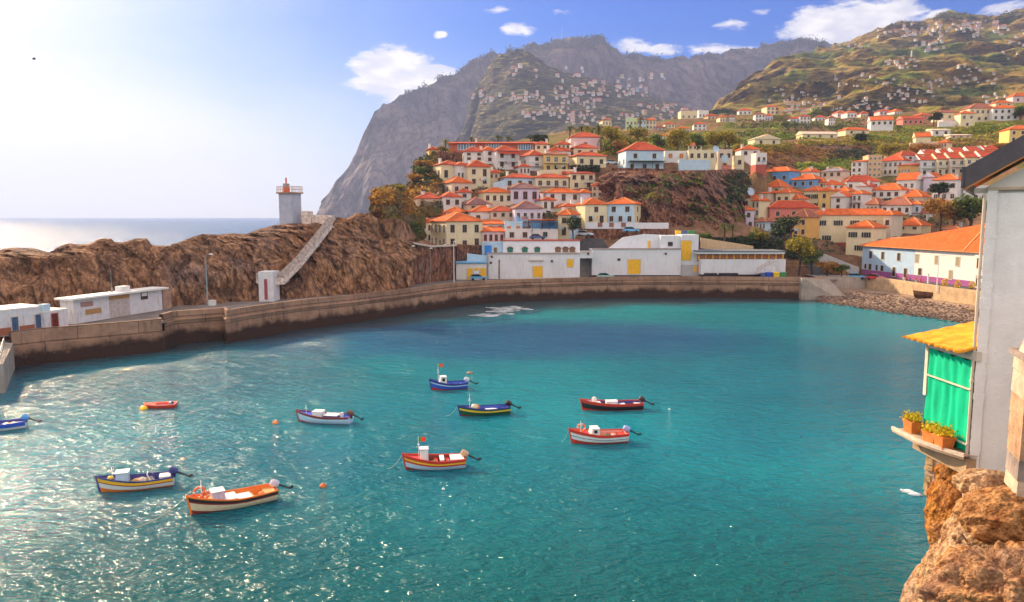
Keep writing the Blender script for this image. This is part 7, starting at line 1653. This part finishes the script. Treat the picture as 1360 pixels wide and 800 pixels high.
for pr, x, y, d, hh, lb, wx in PALMS: place(pr, x, y, d, hh, lb, used, 'palm', 'palms of the town', r5.random() * 6, wx)
def hedge(label, x0, x1, y0, y1, d, leaf, n=900, s=.28, dz=1.6):
    rnd = random.Random(int(x0)); m = MB()
    for _ in range(n):
        p = P(rnd.uniform(x0, x1), rnd.uniform(y0, y1), d + rnd.uniform(0, dz)); u = Vector((rnd.gauss(0, 1), rnd.gauss(0, 1), rnd.gauss(0, 1))).normalized(); v = u.orthogonal().normalized(); k = s * rnd.uniform(.6, 1.3); m.add([p - u * k, p - v * k, p + u * k, p + v * k], [(0, 1, 2, 3)])
    tag(m.build('hedge', leaf), label, 'hedge')
hedge('clipped dark green hedge in front of the hilltop cream house', 758, 797, 219.5, 229, 238, LD); hedge('low green hedge on the wall behind the beach bar', 927, 945, 311, 319, 194, LG, 500); hedge('long dark hedge along the lane above the beach bar', 942, 1018, 316, 330, 196, LD, 1800, .35, 3)
# ground cover
def scatter(name, mat, polys, n, s, surfs, seed):
    rnd = random.Random(seed); m = MB()
    for _ in range(n):
        cx, cy, sx, sy = rnd.choice(polys); px, py = rnd.uniform(cx - sx, cx + sx), rnd.uniform(cy - sy, cy + sy); best = None
        for bv in surfs:
            h, nn = hit(bv, px, py)
            if h is not None and (best is None or h.y < best.y): best = h
        if best is None: continue
        for _ in range(5):
            k = s * rnd.uniform(.5, 1.3); c = best + Vector((rnd.gauss(0, s), rnd.gauss(0, s), abs(rnd.gauss(0, s * .6)))); u = Vector((rnd.gauss(0, 1), rnd.gauss(0, 1), rnd.gauss(0, 1))).normalized(); v = u.orthogonal().normalized(); m.add([c - u * k, c - v * k * .6, c + u * k, c + v * k * .6], [(0, 1, 2, 3)])
    tag(m.build(name, mat), kind='stuff')
near_s = [BVHS[k] for k in BVHS if k.startswith(('terrain', 'cliff', 'rock_outcrop', 'hillside'))]
scatter('undergrowth', LL, [(1000, 178, 40, 14), (980, 190, 30, 6), (1098, 222, 40, 4), (1130, 218, 40, 6), (870, 184, 20, 4), (1060, 182, 30, 3), (1250, 176, 60, 5), (1320, 170, 30, 5), (900, 186, 40, 8), (820, 196, 14, 6), (1170, 184, 40, 4)], 3000, .62, near_s, 1)
scatter('undergrowth', LY, [(1180, 184, 80, 9), (1120, 190, 60, 3), (1240, 190, 60, 10), (1300, 182, 40, 14), (1180, 205, 20, 6), (1030, 196, 22, 5), (850, 190, 40, 6), (800, 200, 14, 6)], 2600, .60, near_s, 2)
scatter('undergrowth', LO, [(1310, 200, 28, 10), (1230, 205, 30, 8), (560, 240, 24, 30), (510, 262, 14, 10), (600, 200, 16, 4), (1040, 200, 30, 6), (1060, 205, 50, 8), (1120, 360, 26, 5), (545, 270, 10, 16)], 1500, .5, near_s, 3)
scatter('undergrowth', LG, [(860, 258, 30, 12), (905, 240, 30, 8), (940, 280, 30, 16), (980, 270, 8, 24), (830, 290, 14, 8), (1150, 268, 60, 18), (1220, 290, 30, 12)], 420, .5, near_s, 14)
scatter('undergrowth', LD, [(1150, 165, 50, 8), (1090, 172, 50, 8), (1000, 190, 40, 14), (1130, 207, 34, 8), (960, 325, 30, 5), (640, 262, 60, 40), (740, 270, 50, 30), (1080, 300, 50, 40), (1200, 260, 80, 40), (1030, 165, 60, 6), (1040, 330, 30, 14), (980, 250, 15, 20), (560, 225, 10, 20), (1250, 225, 60, 8)], 3600, .52, near_s, 4)

# ------------------------------------------------------------------ houses scattered over the far slopes
def far_mesh(wall, roof, k):
    m = MB(); w, d, h = (1, .8, .62) if k == 0 else ((1.5, .8, .5) if k == 1 else (.9, .9, .95)); m.box(-w / 2, w / 2, -d / 2, d / 2, -.30, h, 0)
    o = .05; m.box(-w / 2 - o, w / 2 + o, -d / 2 - o, d / 2 + o, h + .002, h + .03, 1)
    X, Y = w / 2 + o, d / 2 + o; rx = max(0, w / 2 - d / 2); z = h + .032; m.add([(-X, -Y, z), (X, -Y, z), (X, Y, z), (-X, Y, z), (-rx, 0, z + .24), (rx + .001, 0, z + .24)], [(0, 1, 5, 4), (1, 2, 5), (2, 3, 4, 5), (3, 0, 4)], 1)
    n = 4 if k == 1 else 3
    for j in range(2 if k != 1 else 1):
        for i in range(n):
            x = -w / 2 + w * (i + .5) / n; z0 = h * (.56 if j == 0 and k != 1 else .2) if k != 1 else .2; z0 = h * .58 if j == 0 and k != 1 else h * .18; m.box(x - .06, x + .06, -d / 2 - .02, -d / 2 + .02, z0, z0 + .18, 2)
            if i < 2: y = -d / 2 + d * (i + .5) / 2; m.box(-w / 2 - .02, -w / 2 + .02, y - .06, y + .06, z0, z0 + .18, 2)
    me = bpy.data.meshes.new('hillside_house'); me.from_pydata(m.v, [], m.f)
    for mt in (wall, roof, PANE): me.materials.append(mt)
    me.polygons.foreach_set('material_index', m.m); return me, m
FM = {}
for wn, wm_ in (('white', wallm('far_white', (.66, .64, .62))), ('cream', wallm('far_cream', (.55, .47, .33))), ('pink', wallm('far_pink', (.52, .38, .38))), ('pale blue', wallm('far_blue', (.36, .46, .56)))):
    for k in range(3): FM[wn, k] = far_mesh(wm_, (RO, RR, RB)[k], k)
def area(px, py):
    if px < 960: v = 'upper' if py < 110 else ('middle' if py < 140 else 'lower'); return v + ' ' + ('left edge' if px < 690 else ('centre' if px < 780 else ('right part' if px < 870 else 'valley end'))) + ' of headland'
    v = 'crest' if py < 50 else ('upper slope' if py < 85 else ('middle slope' if py < 120 else 'foot')); return v + ', ' + ('left part' if px < 1110 else ('centre' if px < 1230 else 'right side')) + ' of terraced hill'
CL1 = [(700, 130, 22, 5, 10), (770, 118, 35, 8, 18), (765, 132, 30, 8, 16), (830, 122, 30, 8, 12), (885, 150, 40, 10, 18), (720, 152, 25, 6, 8), (800, 158, 50, 8, 16), (650, 130, 22, 6, 8), (905, 160, 30, 8, 10), (760, 150, 40, 8, 14), (730, 98, 50, 8, 6), (850, 105, 40, 6, 5)]
CL2 = [(1250, 40, 50, 8, 16), (1300, 35, 40, 8, 12), (1190, 45, 25, 5, 7), (1135, 61, 25, 3, 5), (1200, 85, 22, 6, 8), (1235, 60, 25, 6, 8), (1100, 132, 60, 10, 12), (1150, 108, 40, 8, 9), (1210, 127, 30, 10, 9), (1300, 100, 30, 12, 9), (1330, 135, 26, 10, 7), (1080, 145, 50, 6, 10), (1345, 60, 18, 20, 7), (1250, 112, 35, 8, 8), (1140, 145, 40, 6, 9), (1040, 128, 40, 8, 5)]
fr_ = random.Random(77); nind = 0; extra = MB(); extra_m = [MATS.get('wall_far_white'), RO, PANE]; pts_used = []
bv_far = [BVHS[k] for k in BVHS if k.startswith(('cabo', 'headland', 'terraced'))]
for ci, cl_ in enumerate((CL1, CL2)):
    for (cx, cy, sx, sy, n) in cl_:
        for i in range(int(n * 2.1)):
            px = cx + fr_.uniform(-1, 1) * sx; py = cy + fr_.uniform(-1, 1) * sy
            py = round((py + .18 * px) / 4.2) * 4.2 - .18 * px + fr_.uniform(-.6, .6)
            if any(abs(px - a) < 3.8 and abs(py - b__) < 2.2 for a, b__ in pts_used): continue
            best = None
            for bv in bv_far:
                h, nn = hit(bv, px, py)
                if h is not None and (best is None or h.y < best.y): best = h
            if best is None: continue
            pts_used.append((px, py)); wn = fr_.choice(['white'] * 5 + ['cream', 'pink', 'pale blue']); k = fr_.choice([0, 0, 1, 2]); s = fr_.uniform(3.0, 5.6) / FOC * best.y; rz = fr_.uniform(-.7, .5)
            if nind < 132 and fr_.random() < .45:
                nind += 1; o = bpy.data.objects.new('hillside_house', FM[wn, k][0]); COL.objects.link(o); o.location = best; o.scale = (s, s, s); o.rotation_euler = (0, 0, rz)
                ar = area(px, py); tag(o, f"tiny {wn} {('wide', 'low', 'tall')[k]} house, {('orange', 'red', 'brown')[k]} roof, {ar}", 'house', 'tiny houses on the ' + ('headland' if px < 960 else 'terraced hill'))
            else:
                fm = FM[wn, k][1]; M = Matrix.Translation(best) @ Matrix.Rotation(rz, 4, 'Z') @ Matrix.Scale(s * .8, 4); base = len(extra.v); extra.v += [tuple(M @ Vector(v)) for v in fm.v]; extra.f += [tuple(q + base for q in f) for f in fm.f]; extra.m += [q if q else 0 for q in fm.m]
tag(extra.build('distant_houses', extra_m), kind='stuff')
# dark woods and single trees on the skylines, field walls
def wood(name, mat, spots, n, s, seed, up=.6):
    rnd = random.Random(seed); m = MB()
    for _ in range(n):
        cx, cy, sx, sy = rnd.choice(spots); px, py = rnd.uniform(cx - sx, cx + sx), rnd.uniform(cy - sy, cy + sy); best = None
        for bv in bv_far:
            h, nn = hit(bv, px, py)
            if h is not None and (best is None or h.y < best.y): best = h
        if best is None: continue
        k = s / FOC * best.y * rnd.uniform(.5, 1.4)
        for _ in range(9):
            v = Vector((rnd.gauss(0, .5), rnd.gauss(0, .5), abs(rnd.gauss(0, 1.0)) * up)) * k; c = best + v; u = Vector((rnd.gauss(0, 1), rnd.gauss(0, 1), rnd.gauss(0, 1))).normalized() * k * .38; w_ = u.orthogonal().normalized() * k * .38; m.add([c - u, c - w_, c + u, c + w_], [(0, 1, 2, 3)])
    tag(m.build(name, mat), kind='stuff')
FL = leafm('leaf_far', (.02, .032, .014), (.05, .06, .02), 0)
sky1 = [(x, y + 2.5, 9, 2.5) for x, y in [(545, 123), (565, 117), (590, 104), (610, 94), (630, 84), (645, 73), (660, 69), (680, 67), (700, 64), (720, 61), (745, 56), (765, 53), (785, 51), (800, 51), (815, 62), (840, 74), (870, 79), (900, 78), (940, 74), (980, 68), (1020, 61), (1045, 57), (1060, 54), (1075, 54), (1090, 58)]]
wood('woodland', FL, sky1 + [(790, 56, 14, 5), (760, 60, 30, 5), (1060, 60, 30, 6)] * 4, 900, 2.4, 5, 1.0)
wood('woodland', FL, [(1270, 22, 25, 4), (1310, 26, 25, 5), (1250, 24, 10, 5), (1345, 20, 15, 4), (1200, 34, 30, 4), (1220, 120, 70, 20), (1180, 140, 40, 10), (1300, 130, 50, 20), (1120, 150, 60, 6), (800, 130, 60, 15), (760, 145, 60, 12), (880, 140, 50, 15), (1180, 95, 80, 30), (1060, 120, 50, 20), (1290, 80, 60, 25)], 1700, 1.7, 6, .8)
p = P(746, 52, 2700); m = MB(); m.tube([p - Vector((0, 0, 10)), p + Vector((0, 0, 42))], [2.0, .8], 6); tag(m.build('radio_mast', METAL), 'thin radio mast on the highest mountain crest', 'mast')
p = P(1210, 82, 1150); m = MB(); m.tube([p - Vector((0, 0, 5)), p + Vector((0, 0, 16))], [1.2, .8], 6); tag(m.build('church_tower', WHITE), 'slim pale tower standing on the terraced hill', 'tower')
# road viaduct on the terraced hill
m = MB(); a_, c_ = P(1008, 134, 1000), P(1048, 127, 1010); m.bar(a_, c_, 8, 3)
for t in (.3, .6): q = a_.lerp(c_, t); m.box(q.x - 2, q.x + 2, q.y - 2, q.y + 2, q.z - 26, q.z)
tag(m.build('viaduct', CONC), 'pale road viaduct at the left foot of the terraced hill', 'bridge')

for lb, x0, y0, x1, y1, d, h_, mt in [('white parapet wall on the cliff top before the blue villa', 812, 227, 882, 228.5, 233, .9, CLIFFM), ('long stone garden wall on the grassy bank, left one', 1208, 195, 1250, 193, 335, 1.6, BEIGE), ('white garden wall right of the long stone one on the bank', 1282, 200, 1303, 199, 322, 1.6, WHITE),
        ('pale baluster wall under the pink ridge villa', 1246, 165, 1276, 164.5, 394, 1.2, WHITE), ('low wall along the lane behind the beach bar', 930, 322, 1000, 333, 193.5, 1.2, TAN), ('grey wall beside the sloping street', 1082, 338, 1140, 361, 192, 1.1, GREYW), ('brown stone terrace wall below the broad cream house', 578, 216, 614, 216, 247, 3.2, CLIFFM),
        ('cream wall below the ornate yellow house', 716, 233, 762, 232, 236, 1.6, CREAM), ('white wall in front of the ice blue three window house', 655, 254, 672, 250, 226, 2.4, LBLUE), ('wall under the cream house with red doors', 755, 262, 792, 258, 224, 2.2, CLIFFM), ('white retaining wall beneath the two storey lilac house', 966, 311, 1004, 309, 222, 1.3, WHITE), ('pale wall below the cream dark door house', 640, 277, 682, 276, 216, 1.8, BEIGE)]:
    a_ = P(x0, y0, d); c_ = P(x1, y1, d); m = MB(); n = Vector((-(c_ - a_).y, (c_ - a_).x, 0)).normalized() * .3
    m.add([a_ - n - Vector((0, 0, 1.5)), c_ - n - Vector((0, 0, 1.5)), c_ - n + Vector((0, 0, h_)), a_ - n + Vector((0, 0, h_)), a_ + n - Vector((0, 0, 1.5)), c_ + n - Vector((0, 0, 1.5)), c_ + n + Vector((0, 0, h_)), a_ + n + Vector((0, 0, h_))], [(0, 1, 2, 3), (7, 6, 5, 4), (3, 2, 6, 7), (0, 3, 7, 4), (1, 5, 6, 2)])
    tag(m.build('garden_wall', mt), lb, 'wall')
# ------------------------------------------------------------------ air
b = MB(); b.box(-8100, 5100, -700, 9100, -9, 700)
hz = b.build('haze', []); hm_ = bpy.data.materials.new('haze_air'); hm_.use_nodes = True; g = NT(hm_.node_tree); g.n.clear()
o_ = g.node('ShaderNodeOutputMaterial'); v_ = g.node('ShaderNodeVolumePrincipled'); v_.inputs['Density'].default_value = HAZE_D
v_.inputs['Color'].default_value = (.44, .56, 1.0, 1); v_.inputs['Anisotropy'].default_value = .30
g.l.new(v_.outputs[0], o_.inputs['Volume']); hz.data.materials.append(hm_); tag(hz, kind='stuff')
